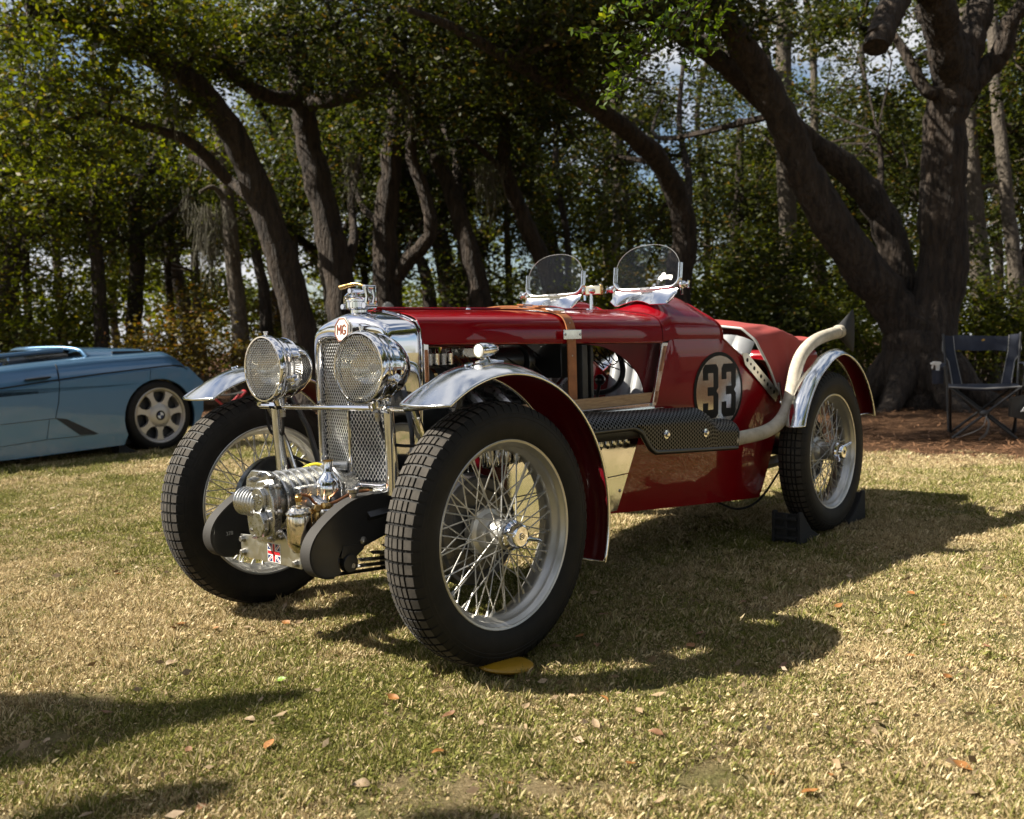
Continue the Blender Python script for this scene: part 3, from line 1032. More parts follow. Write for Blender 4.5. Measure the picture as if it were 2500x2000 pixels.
pole_tree([b, W(214, 700, 16.0), W(205, 560, 16.0), W(198, 440, 16.0), W(225, 330, 16.0), W(215, 180, 16.0)], 0.13, 0.08, "slim brown trunk above the tail of the blue car", 24,
          [(W(180, 380, 15.6), 1.2, 0.7, 1800), (W(90, 450, 15.2), 1.2, 0.7, 1900), (W(240, 260, 16), 1.2, 0.8, 1500)], bark="bark", leaf="oak_leaf_light").done()
b = W(285, 850, 17.5)
pole_tree([b, W(282, 700, 17.5), W(290, 540, 17.5), W(285, 430, 17.5), W(330, 330, 17.5), W(360, 240, 17.5)], 0.16, 0.08, "dark forked trunk just right of the slim brown one above the blue car", 25,
          [(W(330, 400, 17.5), 0.8, 0.6, 900), (W(250, 500, 17.0), 0.9, 0.5, 1100)], bark="bark",
          fork=[([W(287, 500, 17.5), W(350, 460, 17.4), W(400, 410, 17.4)], 0.07)]).done()
b = W(508, 860, 15.2)
tp = pole_tree([b, W(505, 700, 15.2), W(492, 560, 15.2), W(480, 430, 15.2), W(470, 330, 15.2), W(440, 200, 15.2)], 0.15, 0.08, "pale trunk hung with grey moss, left of the headlamps", 26,
               [(W(430, 330, 15.2), 0.8, 0.5, 900), (W(520, 450, 15.8), 0.8, 0.6, 1000)], leaf="oak_leaf_light",
               fork=[([W(480, 430, 15.2), W(450, 395, 15.0), W(420, 405, 14.8)], 0.05)])
tp.moss([(W(435, 440, 14.8), 0.16, 1.3, 200), (W(395, 400, 15.0), 0.05, 0.6, 30)])
tp.done()
b = W(570, 860, 16.5)
pole_tree([b, W(560, 660, 16.5), W(545, 560, 16.5), W(520, 470, 16.5), W(500, 380, 16.5)], 0.12, 0.06, "thin dark trunk bending left of the leaning oak", 27,
          [(W(560, 470, 17), 0.8, 0.6, 900)], bark="bark").done()
b = W(708, 880, 17.5)
pole_tree([b, W(695, 640, 17.5), W(680, 540, 17.5), W(690, 380, 17.5)], 0.12, 0.08, "pale thin trunk between the two dark oaks behind the headlamps", 28, [(W(690, 300, 17.5), 1.0, 0.8, 1200)]).done()
b = W(910, 880, 18.0)
pole_tree([b, W(905, 640, 18), W(890, 560, 18), W(860, 520, 18)], 0.16, 0.09, "short dark trunk in the shade between the upright oak and the mossy one", 29, [(W(880, 480, 18), 1.2, 0.8, 1500)], bark="bark").done()
b = W(1300, 880, 19.0)
pole_tree([b, W(1296, 600, 19), W(1300, 450, 19), W(1296, 300, 19), W(1290, 120, 19)], 0.11, 0.07, "slim upright trunk seen between the two small windscreens", 30,
          [(W(1290, 420, 19), 1.1, 0.8, 1300), (W(1330, 250, 19), 0.9, 0.6, 800)]).done()
b = W(1540, 880, 18.5)
pole_tree([b, W(1542, 600, 18.5), W(1555, 420, 18.5), W(1560, 250, 18.5)], 0.12, 0.07, "dim slender trunk among leaves right of the near windscreen", 31,
          [(W(1560, 430, 18.2), 1.2, 0.7, 1500), (W(1500, 520, 17.6), 1.2, 0.8, 1900), (W(1480, 330, 18), 0.8, 0.5, 800)], bark="bark", leaf="oak_leaf").done()

# generic oak of the wood, built once and copied
gen = []
for k in range(3):
    t = Tree("wood_oak", (0, 0, 0), "x", seed=60 + k, bark="bark", leaf=("oak_leaf", "oak_leaf_light", "oak_leaf_light")[k])
    r = t.r
    h = (4.2, 3.4, 4.8)[k]
    lean = Vector((r.normal(0, 0.7), r.normal(0, 0.5), 0))
    t.limb([(0, 0, -0.15), lean * 0.25 + Vector((0, 0, h * 0.35)), lean * 0.6 + Vector((0, 0, h * 0.7)), lean + Vector((0, 0, h))], 0.24, 0.17, 10, flare=0.35)
    for j in range(7):
        a = j * 2 * math.pi / 7 + r.normal(0, 0.3)
        L = r.uniform(1.8, 3.4)
        s = lean + Vector((0, 0, h * r.uniform(0.75, 1.0)))
        e = s + Vector((math.cos(a) * L, math.sin(a) * L, r.uniform(0.5, 2.8)))
        t.limb([s, (s + e) / 2 + Vector((0, 0, 0.5)), e], 0.10, 0.035, 7, steps=5)
        t.blob(e, (1.5, 1.5, 0.95), 2600, 0.11, per=18, tight=0.17)
        t.blob((s + e) / 2 + Vector((0, 0, 0.7)), (1.2, 1.2, 0.8), 1300, 0.11, per=18, tight=0.17)
    t.blob(lean + Vector((0, 0, h + 2.6)), (2.2, 2.2, 1.2), 3200, 0.11, per=18, tight=0.17)
    t.done()
    gen.append(t.root)
spots = [(-9.6, 17.5, 0, 0.9, "leafy oak at the far left behind the nose of the blue car"),
         (-5.2, 20.5, 2, 0.9, "tall leafy oak far behind the cabin of the blue car"),
         (-3.6, 22.0, 1, 1.0, "shaded oak deep in the wood behind the leaning oak"),
         (-1.0, 20.0, 0, 1.0, "shaded oak deep in the wood behind the radiator cap"),
         (1.5, 23.5, 2, 1.1, "oak far back in the wood above the middle of the bonnet"),
         (6.8, 19.5, 0, 0.8, "leafy oak far behind the two limbs of the big oak"),
         (9.6, 18.0, 2, 0.95, "leafy oak behind the camp chair at the right edge"),
         (-12.5, 24.0, 1, 1.1, "far oak at the left edge seen over the blue car"),
         (8.8, 26.0, 1, 1.15, "farthest oak behind the pale trunk at the right"),
         (-10.0, 30.0, 0, 1.1, "farthest oak left of the leaning oak"),
         (-1.5, 31.0, 1, 1.2, "farthest oak behind the upright forked oak"),
         # trees standing round the meadow, behind and beside the photographer
         (-14.0, -9.0, 0, 1.2, "oak across the meadow, far behind the photographer to the left"),
         (-7.0, -13.0, 1, 1.25, "oak across the meadow behind the photographer, left of centre"),
         (-1.0, -14.5, 2, 1.2, "oak across the meadow straight behind the photographer"),
         (5.0, -12.0, 0, 1.2, "oak across the meadow behind the photographer, right of centre"),
         (10.5, -8.5, 1, 1.2, "oak across the meadow to the right rear of the photographer"),
         (13.0, -2.0, 2, 1.15, "oak at the meadow's right side, level with the photographer"),
         (13.5, 5.0, 0, 1.2, "oak at the meadow's right side, beyond the camp chairs"),
         (-3.8, -10.0, 0, 1.15, "near oak behind the photographer, slightly to the left"),
         (2.2, -10.5, 1, 1.2, "near oak behind the photographer, slightly to the right"),
         (8.2, -6.2, 2, 1.15, "near oak at the photographer's right shoulder"),
         (10.6, 1.4, 1, 1.2, "near oak right of the photographer, level with the red car"),
         (-10.5, -7.0, 2, 1.15, "near oak behind the photographer at far left"),
         (15.5, 13.5, 2, 1.1, "oak right of the picture, beyond the camp chairs"),
         (19.5, 20.0, 0, 1.2, "oak far right of the picture at the wood's edge"),
         (14.5, 25.0, 1, 1.15, "oak behind the right edge of the picture"),
         (-17.0, 21.0, 0, 1.0, "oak left of the picture behind the blue car's nose"),
         (-21.0, 29.0, 2, 1.1, "oak far left of the picture at the wood's end"),
         (-19.0, 2.0, 1, 0.8, "oak at the meadow's far left side"),
         (-20.0, 11.0, 2, 0.85, "oak at the far left beyond the blue car's nose"),
         (-13.0, 15.0, 1, 0.85, "oak left of the wood's edge, outside the picture")]
for i, (x, y, k, s, lab) in enumerate(spots):
    first = [j for j, q in enumerate(spots) if q[2] == k][0] == i
    o = gen[k] if first else copy_tree(gen[k])
    o.location = (x, y, 0)
    o.rotation_euler = (0, 0, 1.1 * i + 0.4)
    o.scale = (s, s, s * (1 + 0.08 * math.sin(i * 2.1)))
    tag(o, lab, "tree", "oaks of the wood around the meadow")

# slim trunks deeper in the wood: two shapes, copied
slim = []
for k in range(2):
    t = Tree("slim_tree", (0, 0, 0), "x", seed=140 + k, bark=("grey_bark", "bark")[k], leaf=("oak_leaf_light", "oak_leaf")[k])
    r = t.r
    pts = [(0, 0, -0.1)] + [(r.normal(0, 0.10) + 0.10 * q, r.normal(0, 0.1), q * 1.6) for q in range(1, 6)]
    t.limb(pts, 0.10, 0.06, 8, rough=0.03)
    for q in range(9):
        a, L = r.uniform(0, 6.28), r.uniform(0.6, 1.6)
        z0 = r.uniform(2.4, 7.2)
        s0 = Vector((0.06 * z0, 0, z0))
        e0 = s0 + Vector((math.cos(a) * L, math.sin(a) * L, r.uniform(-0.2, 0.7)))
        t.limb([s0, (s0 + e0) / 2 + Vector((0, 0, 0.12)), e0], 0.03, 0.012, 6, steps=4)
        t.blob(e0, (0.7, 0.7, 0.38), 520, 0.10, per=20, tight=0.12, twigs=4)
    t.done()
    slim.append(t.root)
slim_spots = [(40, 17.5, 1, "slim trunk at the far left over the blue car's nose"), (130, 21.0, 0, "pale slim trunk over the middle of the blue car"), (255, 22.0, 0, "pale slim trunk between the two trunks above the blue car's tail"),
              (345, 19.5, 1, "slim dark trunk right of the blue car's tail"), (430, 23.0, 0, "far pale trunk behind the mossy one"), (625, 20.5, 0, "far pale trunk beside the leaning oak"),
              (770, 20.0, 1, "slim dark trunk just left of the radiator cap"), (860, 23.0, 0, "far pale trunk right of the radiator cap"), (955, 20.0, 1, "slim dark trunk over the front half of the bonnet"),
              (1075, 22.0, 0, "far pale trunk above the tan strap"), (1200, 19.0, 1, "slim dark trunk between the two windscreens"), (1265, 24.0, 0, "far pale trunk left of the near windscreen"),
              (1350, 20.5, 1, "slim dark trunk behind the near windscreen"), (1490, 21.5, 0, "far pale trunk right of the near windscreen"), (1600, 20.0, 1, "slim dark trunk left of the straight grey one"),
              (1740, 19.0, 0, "pale slim trunk behind the red tonneau"), (1790, 22.0, 1, "slim dark trunk under the big oak's lower limb"), (2100, 20.0, 0, "far pale trunk behind the camp chair")]
for i, (u, Y, k, lab) in enumerate(slim_spots):
    first = [j for j, q in enumerate(slim_spots) if q[2] == k][0] == i
    o = slim[k] if first else copy_tree(slim[k])
    p = W(u, 700, Y)
    o.location = (p.x, Y, 0)
    o.rotation_euler = (0, 0, 2.3 * i)
    f = 0.85 + 0.35 * ((i * 37) % 10) / 10
    o.scale = (f, f, f * 1.05)
    tag(o, lab, "tree", "slim trunks deep in the wood")

# understorey
shr = []
for k in range(4):
    t = Tree("shrub", (0, 0, 0), "x", cat="shrub", seed=80 + k, leaf=("oak_leaf_light", "autumn_leaf", "oak_leaf_light", "oak_leaf")[k])
    r = t.r
    for j in range(6):
        a = r.uniform(0, 6.28)
        L = r.uniform(0.3, 0.9)
        e = Vector((math.cos(a) * L, math.sin(a) * L, r.uniform(0.7, 1.9)))
        t.limb([(r.normal(0, 0.08), r.normal(0, 0.08), -0.05), e * 0.5 + Vector((0, 0, 0.2)), e], 0.022, 0.008, 5, steps=4)
        t.blob(e, (0.55, 0.55, 0.45), 800, 0.07, per=16, tight=0.12, twigs=3)
    t.blob((0, 0, 0.8), (0.8, 0.8, 0.6), 1400, 0.07, per=16, tight=0.12, twigs=4)
    t.done()
    shr.append(t.root)
sh_spots = [(95, 690, 16.5, 2, 1.7, "green shrub behind the blue car's cabin"),
            (330, 700, 15.6, 1, 0.95, "yellowing shrub above the blue car's rear wheel"),
            (395, 690, 14.6, 1, 1.15, "golden autumn shrub left of the far headlamp"),
            (610, 720, 18.0, 1, 1.2, "rusty yellow shrub behind the leaning oak"),
            (770, 720, 18.0, 2, 1.3, "small sunlit shrub behind the radiator cap"),
            (660, 700, 15.6, 2, 0.8, "small pale green shrub between the headlamps"),
            (1090, 690, 18.0, 3, 1.5, "dark shrub behind the tan strap"),
            (1230, 680, 17.0, 1, 1.3, "yellowish shrub seen between the windscreens"),
            (1370, 690, 16.5, 0, 1.7, "dark shrub behind the near windscreen"),
            (1570, 690, 15.0, 2, 1.6, "yellow green shrub behind the red cowl"),
            (1640, 720, 14.5, 0, 1.2, "shrub at the foot of the straight grey trunk"),
            (1720, 730, 14.0, 3, 1.6, "dark shrub behind the red tonneau"),
            (1845, 780, 12.9, 2, 0.9, "thin sunlit shrub left of the big oak's foot"),
            (2010, 740, 14.0, 3, 1.5, "dark shrub behind the camp chair"),
            (2060, 780, 13.2, 2, 1.0, "low green shrub behind the camp chair's backrest")]
for i, (u, v, Y, k, s, lab) in enumerate(sh_spots):
    first = [j for j, q in enumerate(sh_spots) if q[3] == k][0] == i
    o = shr[k] if first else copy_tree(shr[k])
    p = W(u, v, Y)
    o.location = (p.x, Y, 0)
    o.rotation_euler = (0, 0, 0.9 * i)
    o.scale = (s * 0.9, s * 0.9, s * 0.75)
    tag(o, lab, "shrub", "undergrowth shrubs along the wood's edge")

# the far wood that reads as one mass
r = np.random.default_rng(77)
P = []
for i in range(95):
    x = r.uniform(-30, 30)
    y = r.uniform(32, 44)
    z = r.uniform(0.3, 1.0) ** 0.8 * 7.0
    p, _ = blob_points(r, (x, y, z), (1.9, 1.6, 1.2), 320, 20, 0.3)
    P.append(leaf_quads(p, np.full(len(p), 0.26), r))
for i in range(110):
    x = r.uniform(-30, 30)
    p, _ = blob_points(r, (x, r.uniform(30, 38), r.uniform(0.3, 3.2)), (2.0, 1.6, 1.3), 360, 20, 0.3)
    P.append(leaf_quads(p, np.full(len(p), 0.24), r))
for i in range(170):        # the wood goes on to both sides of the view
    sd_ = 1 if i % 2 else -1
    x = sd_ * r.uniform(26, 62)
    y = r.uniform(20, 46) if abs(x) > 34 else r.uniform(30, 46)
    p, _ = blob_points(r, (x, y, r.uniform(0.4, 7.0)), (2.4, 2.0, 1.6), 300, 20, 0.35)
    P.append(leaf_quads(p, np.full(len(p), 0.34), r))
far = link(bpy.data.objects.new("far_woods", quads_mesh("far_woods", np.concatenate(P), "oak_leaf_light")))
tag(far, "dense far woods closing the view between the trunks", "woods", kind="stuff")

# oak outside the left edge whose low limbs shade the grass; and the one overhead at the upper right
t = Tree("oak_tree", (-7.6, 1.2, 0), "oak outside the picture to the left whose limbs shade the near grass", seed=91)
t.limb([(-7.6, 1.2, -0.1), (-7.7, 1.2, 1.6), (-7.9, 0.8, 3.2), (-8.6, -0.3, 5.0)], 0.3, 0.2, 12, flare=0.3)
t.limb([(-7.8, 1.0, 2.4), (-6.4, 1.7, 3.0), (-5.2, 2.0, 3.2), (-4.6, 2.1, 3.15)], 0.08, 0.02, 8)
t.limb([(-7.9, 0.9, 3.0), (-6.2, 1.3, 3.2), (-5.0, 1.55, 3.2)], 0.06, 0.02, 8)


def shade_mass(t, poly, n, hz, dz, size):
    """Leaves of a low limb, placed so that the sun throws their shade over the ground patch poly."""
    pts = [G(u, v) for u, v in poly]
    xs_, ys_ = [p.x for p in pts], [p.y for p in pts]
    out = []
    k = len(pts)
    while len(out) < n:
        x, y = t.r.uniform(min(xs_), max(xs_)), t.r.uniform(min(ys_), max(ys_))
        ins = False
        for a in range(k):
            p, q = pts[a], pts[(a + 1) % k]
            if (p.y > y) != (q.y > y) and x < (q.x - p.x) * (y - p.y) / (q.y - p.y) + p.x:
                ins = not ins
        if ins:
            h = hz + t.r.uniform(-dz, dz)
            out.append(Vector((x, y, 0)) + sun_dir * (h / sun_dir.z))
    c = np.array(out) - np.array(t.o)
    t.q.append(leaf_quads(c, np.full(n, size), t.r))
    for a in t.r.choice(n, 4, replace=False):
        best = min(t.sk, key=lambda s_: (s_[0] - Vector(c[a])).length)
        t.twig(best[0], Vector(c[a]), 0.005)


shade_mass(t, [(-260, 1430), (0, 1462), (150, 1468), (300, 1486), (420, 1478), (540, 1462), (650, 1455), (640, 1470), (520, 1500), (400, 1525), (330, 1540), (250, 1568), (120, 1600), (0, 1622), (-200, 1640)], 4600, 3.1, 0.05, 0.05)
shade_mass(t, [(-200, 1770), (0, 1735), (110, 1705), (250, 1672), (400, 1655), (490, 1648), (480, 1675), (400, 1705), (300, 1728), (100, 1775), (0, 1790)], 1500, 3.1, 0.05, 0.045)
shade_mass(t, [(860, 1716), (960, 1704), (1060, 1712), (1180, 1745), (1100, 1790), (850, 1790)], 600, 3.2, 0.04, 0.05)
t.blob((-8.8, -0.6, 5.6), (1.2, 0.9, 0.7), 2600, 0.085, per=12, tight=0.06, twigs=4)
t.done()
t = Tree("oak_tree", (5.4, 1.4, 0), "oak outside the picture to the right, a leafy limb hanging into the top", seed=92, leaf="near_leaf")
t.limb([(5.4, 1.4, -0.1), (5.2, 1.7, 1.8), (4.8, 2.2, 3.2), (4.4, 2.6, 4.4)], 0.28, 0.2, 12, flare=0.3)
Yk = 4.6
t.limb([(4.9, 2.1, 3.0), (3.4, 3.2, 3.7), W(1800, -180, Yk), W(1640, -70, Yk), W(1500, -20, Yk)], 0.10, 0.016, 8)


def spray(t, path, n, size):
    """A hanging twig with leaves along it."""
    ps = [Vector(p) - t.o for p in path]
    ps = curve_pts(ps, 6)
    t.mb.tube(ps, lerp_list([0.006, 0.002], len(ps)), 5)
    c = []
    for i in range(n):
        p = ps[int(t.r.integers(0, len(ps)))]
        c.append(np.array(p) + t.r.normal(0, size * 0.55, 3))
    t.q.append(leaf_quads(np.array(c), np.full(n, size), t.r, 0.8))


for path, nn in (([W(1500, -20, Yk), W(1440, 30, Yk), W(1370, 60, Yk), W(1290, 70, Yk), W(1225, 68, Yk)], 90),
                 ([W(1440, 0, Yk), W(1400, 60, Yk), W(1350, 110, Yk), W(1300, 150, Yk), W(1272, 215, Yk)], 120),
                 ([W(1420, -20, Yk), W(1350, 10, Yk), W(1300, 20, Yk), W(1270, 40, Yk)], 90),
                 ([W(1480, -10, Yk), W(1420, 70, Yk), W(1380, 90, Yk), W(1330, 95, Yk), W(1275, 105, Yk)], 110),
                 ([W(1500, -20, Yk), W(1470, 50, Yk), W(1460, 110, Yk), W(1450, 150, Yk)], 90),
                 ([W(1560, -60, Yk), W(1530, 20, Yk), W(1500, 80, Yk), W(1480, 110, Yk)], 70),
                 ([W(1400, 40, Yk), W(1340, 140, Yk), W(1310, 170, Yk), W(1290, 190, Yk)], 50),
                 ([W(1800, -180, Yk), W(1790, -60, Yk), W(1780, 2, Yk)], 40)):
    spray(t, path, nn, 0.042)
for (c, rad, nn) in (((4.6, 2.4, 4.8), (1.4, 1.0, 0.8), 2200), ((3.0, 3.4, 4.2), (0.8, 0.5, 0.3), 700)):
    t.blob(c, rad, nn, 0.08)
t.done()
# ------------------------------------------------------------------ the red racing car
# car space: x forward from the front axle, y to the car's own left (the side we see), z up
CAR_YAW = -2.2838
car = empty("vintage_racing_car", (-0.4588, 2.8528, 0), CAR_YAW,
            "dark red vintage open racing car with wire wheels, chrome headlamps and number 33", "car")
RT, WB, TR = 0.3542, 2.184, 1.067


# ---- wheels
def tyre_mesh():
    mb = MB()
    # across the tyre: (y, r, groove depth flag)
    edge = [-0.048, -0.0285, -0.0230, -0.0125, -0.0075, 0.0075, 0.0125, 0.0230, 0.0285, 0.048]
    crown = lambda y: RT - 0.0085 * (y / 0.046) ** 2
    side = [(0.041, 0.243), (0.050, 0.252), (0.0575, 0.272), (0.0610, 0.292), (0.0608, 0.306), (0.0600, 0.310), (0.0607, 0.3115), (0.0595, 0.318), (0.0585, 0.3205), (0.0590, 0.322), (0.0555, 0.332), (0.0505, 0.3405)]
    cols = [(-y, r, 0) for y, r in side]
    for i, y in enumerate(edge):
        gro = 1 if i in (2, 4, 6, 8) else 0
        if i == 0:
            cols.append((y, crown(y) - 0.0005, 3))
        elif i == len(edge) - 1:
            cols.append((y, crown(y) - 0.0005, 3))
        elif i % 2 == 1:          # block edge then groove floor
            cols.append((y, crown(y), 3))
            cols.append((y + 0.0004, crown(y) - 0.0055, 2))
        else:
            cols.append((y - 0.0004, crown(y) - 0.0055, 2))
            cols.append((y, crown(y), 3))
    cols += [(y, r, 0) for y, r in side[::-1]]
    K = len(cols)
    NP = 72
    ts = (0.0, 0.76, 0.78, 0.98)
    rows = []
    for p in range(NP):
        for q, t in enumerate(ts):
            a = 2 * math.pi * (p + t) / NP
            rows.append((a, q))
    vs = []
    for a, q in rows:
        for (y, r, fl) in cols:
            rr = r
            if fl == 3 and q >= 2:
                rr = r - 0.0052
            if fl == 0 and q >= 2 and 0.3302 < r < 0.3415:
                y = y * 0.965
            vs.append((rr * math.cos(a), y, rr * math.sin(a)))
    nr = len(rows)
    fs, mi = [], []
    for i in range(nr):
        i2 = (i + 1) % nr
        q = rows[i][1]
        for j in range(K - 1):
            fs.append((i * K + j, i * K + j + 1, i2 * K + j + 1, i2 * K + j))
            top = cols[j][2] == 3 and cols[j + 1][2] == 3 and q == 0
            mi.append(1 if top else 0)
    o = MB()
    o.v, o.f, o.m = vs, fs, mi
    return o


wheel_parts = []


def make_wheel():
    w = bpy.data.objects.new("wheel", None)
    w.empty_display_size = 0.1
    link(w, car)
    tyre_mesh().build("tyre", ["rubber", "tread"], w, smooth=28, fix=True)
    rim = MB()
    rim.lathe([(0.2553, 0.0486), (0.2515, 0.0520), (0.2460, 0.0500), (0.2440, 0.0440), (0.2375, 0.0400), (0.2345, 0.0330), (0.2330, 0.0240), (0.2250, 0.0170), (0.2215, 0.0060), (0.2215, -0.0060), (0.2250, -0.0170),
               (0.2330, -0.0240), (0.2345, -0.0330), (0.2375, -0.0400), (0.2440, -0.0440), (0.2460, -0.0500), (0.2515, -0.0520), (0.2553, -0.0486), (0.2500, -0.0420), (0.2410, -0.0320), (0.2380, 0.0), (0.2410, 0.0320), (0.2500, 0.0420)],
              axis=(0, 1, 0), n=96, closed=True)
    rim.build("rim", "rim_silver", w, smooth=50)
    sp, nip = MB(), MB()
    u, wv, d = frame_of((0, 1, 0))
    P = lambda r, a, y: u * (r * math.cos(a)) + wv * (r * math.sin(a)) + Vector((0, y, 0))
    for i in range(24):
        a = 2 * math.pi * i / 24
        s = 1 if i % 2 else -1
        sp.tube([P(0.034, a + s * 0.95, 0.047), P(0.2225, a, 0.008)], 0.0020, 6)
        nip.tube([P(0.2245, a, 0.0075), P(0.2085, a + s * 0.012, 0.0105)], [0.0045, 0.0036], 6)
    for i in range(36):
        a = 2 * math.pi * (i + 0.37) / 36
        s = 1 if i % 2 else -1
        y = -0.010 if i % 4 < 2 else -0.002
        sp.tube([P(0.058, a + s * 0.80, -0.036 if i % 4 < 2 else -0.026), P(0.2225, a, y)], 0.0019, 6)
        nip.tube([P(0.2245, a, y), P(0.2085, a + s * 0.018, y * 1.15 - 0.0006)], [0.0045, 0.0036], 6)
    tag(sp.build("spokes", "spoke_silver", w, smooth=60, fix=False), kind="stuff")
    tag(nip.build("spoke_nipples", "spoke_silver", w, smooth=40, fix=False), kind="stuff")
    hb = MB()
    hb.lathe([(0.0, -0.052), (0.064, -0.052), (0.067, -0.047), (0.066, -0.030), (0.062, -0.024), (0.050, -0.020), (0.046, -0.004), (0.040, 0.004), (0.038, 0.036), (0.041, 0.042), (0.041, 0.052), (0.034, 0.056), (0.0, 0.056)], axis=(0, 1, 0), n=40)
    hb.build("hub", "rim_silver", w, smooth=30)
    sn = MB()
    sn.lathe([(0.0, 0.055), (0.036, 0.055), (0.040, 0.060), (0.040, 0.068), (0.034, 0.074), (0.033, 0.090), (0.030, 0.097), (0.026, 0.0985), (0.0255, 0.0970), (0.010, 0.0970), (0.0095, 0.0985), (0.0, 0.0985)], axis=(0, 1, 0), n=36)
    for s in (0, math.pi):
        a0 = R(-24) + s
        k = [(0.026, 0.066, 0.015), (0.045, 0.078, 0.0125), (0.062, 0.090, 0.0095), (0.075, 0.098, 0.0065), (0.080, 0.100, 0.0025)]
        pts = [P(r, a0, y) for r, y, _ in k]
        sn.tube(pts, [t for *_, t in k], 10, flat=0.55)
    sn.build("spinner", "chrome", w, smooth=40)
    rg = MB()
    rg.lathe([(0.0085, 0.0988), (0.0085, 0.0994), (0.0072, 0.0994), (0.0072, 0.0988)], axis=(0, 1, 0), n=20)
    rg.lathe([(0.004, 0.0988), (0.004, 0.0994), (0.0026, 0.0994), (0.0026, 0.0988)], axis=(0, 1, 0), n=12)
    rg.build("hub_emblem", "number_black", w, smooth=0)
    return w


w0 = make_wheel()
w0.location = (0, TR / 2, RT)
w0.rotation_euler = (0, 0.12, -0.0198)
for (x, y, rz, ry) in ((0, -TR / 2, math.pi - 0.0198, 0.7), (-WB, TR / 2, 0, 0.9), (-WB, -TR / 2, math.pi, 0.3)):
    w = copy_tree(w0, car)
    w.location = (x, y, RT)
    w.rotation_euler = (0, ry, rz)

# brakes and axles
for x, s in ((0, 1), (0, -1), (-WB, 1), (-WB, -1)):
    y = s * TR / 2
    d = MB()
    d.lathe([(0.0, -0.085), (0.140, -0.085), (0.152, -0.080), (0.155, -0.070), (0.152, -0.062), (0.150, -0.035), (0.143, -0.028), (0.118, -0.026), (0.112, -0.031), (0.070, -0.031), (0.0, -0.031)][::1], o=(0, 0, 0), axis=(0, s, 0), n=48)
    d.build("brake_drum", "black_paint", car, smooth=30).location = (x, y - s * 0.022, RT)
a = MB()
a.tube([(0, -0.47, 0.345), (0, -0.30, 0.33), (0, 0.30, 0.33), (0, 0.47, 0.345)], 0.022, 12)
a.build("front_axle", "black_paint", car)
a = MB()
a.tube([(-WB, -0.47, RT), (-WB, 0.47, RT)], 0.03, 12)
a.ball((-WB, 0.05, RT), 0.11)
a.build("rear_axle", "dark_engine", car)
for s in (1, -1):
    f = MB()
    f.tube(curve_pts([(0.20, s * 0.235, 0.40), (0.0, s * 0.235, 0.40), (-0.3, s * 0.235, 0.31), (-1.2, s * 0.235, 0.29), (-1.9, s * 0.235, 0.27), (-2.75, s * 0.235, 0.28)], 4), 0.028, 4)
    f.build("chassis_rail", "black_paint", car, smooth=30)
    sg = MB()
    for k in range(5):
        L = 0.34 - 0.055 * k
        sg.tube([(0.03 + L * 0.8, s * 0.232, 0.262 + 0.012 * k - 0.004), (0.03, s * 0.232, 0.235 + 0.012 * k), (0.03 - L, s * 0.232, 0.262 + 0.012 * k)], 0.019, 4, flat=0.28)
    sg.box((0.03, s * 0.232, 0.258), (0.045, 0.05, 0.075))
    sg.box((0.115, s * 0.232, 0.262), (0.02, 0.05, 0.05))
    sg.build("leaf_spring", "black_paint", car, smooth=0, bevel=0.0015)
    # friction damper discs beside the spring
    dm = MB()
    dm.lathe([(0, 0), (0.062, 0), (0.065, 0.004), (0.062, 0.008), (0.062, 0.012), (0.066, 0.015), (0.062, 0.019), (0.062, 0.024), (0.066, 0.028), (0.062, 0.033), (0.03, 0.036), (0, 0.036)], (0.07, s * 0.272, 0.315), (0, s, 0), 32)
    dm.build("friction_damper", "black_paint", car, smooth=30)
    ar = MB()
    ar.tube([(0.07, s * 0.275, 0.315), (0.03, s * 0.275, 0.24)], 0.012, 6, flat=0.5)
    ar.build("damper_arm", "steel", car)

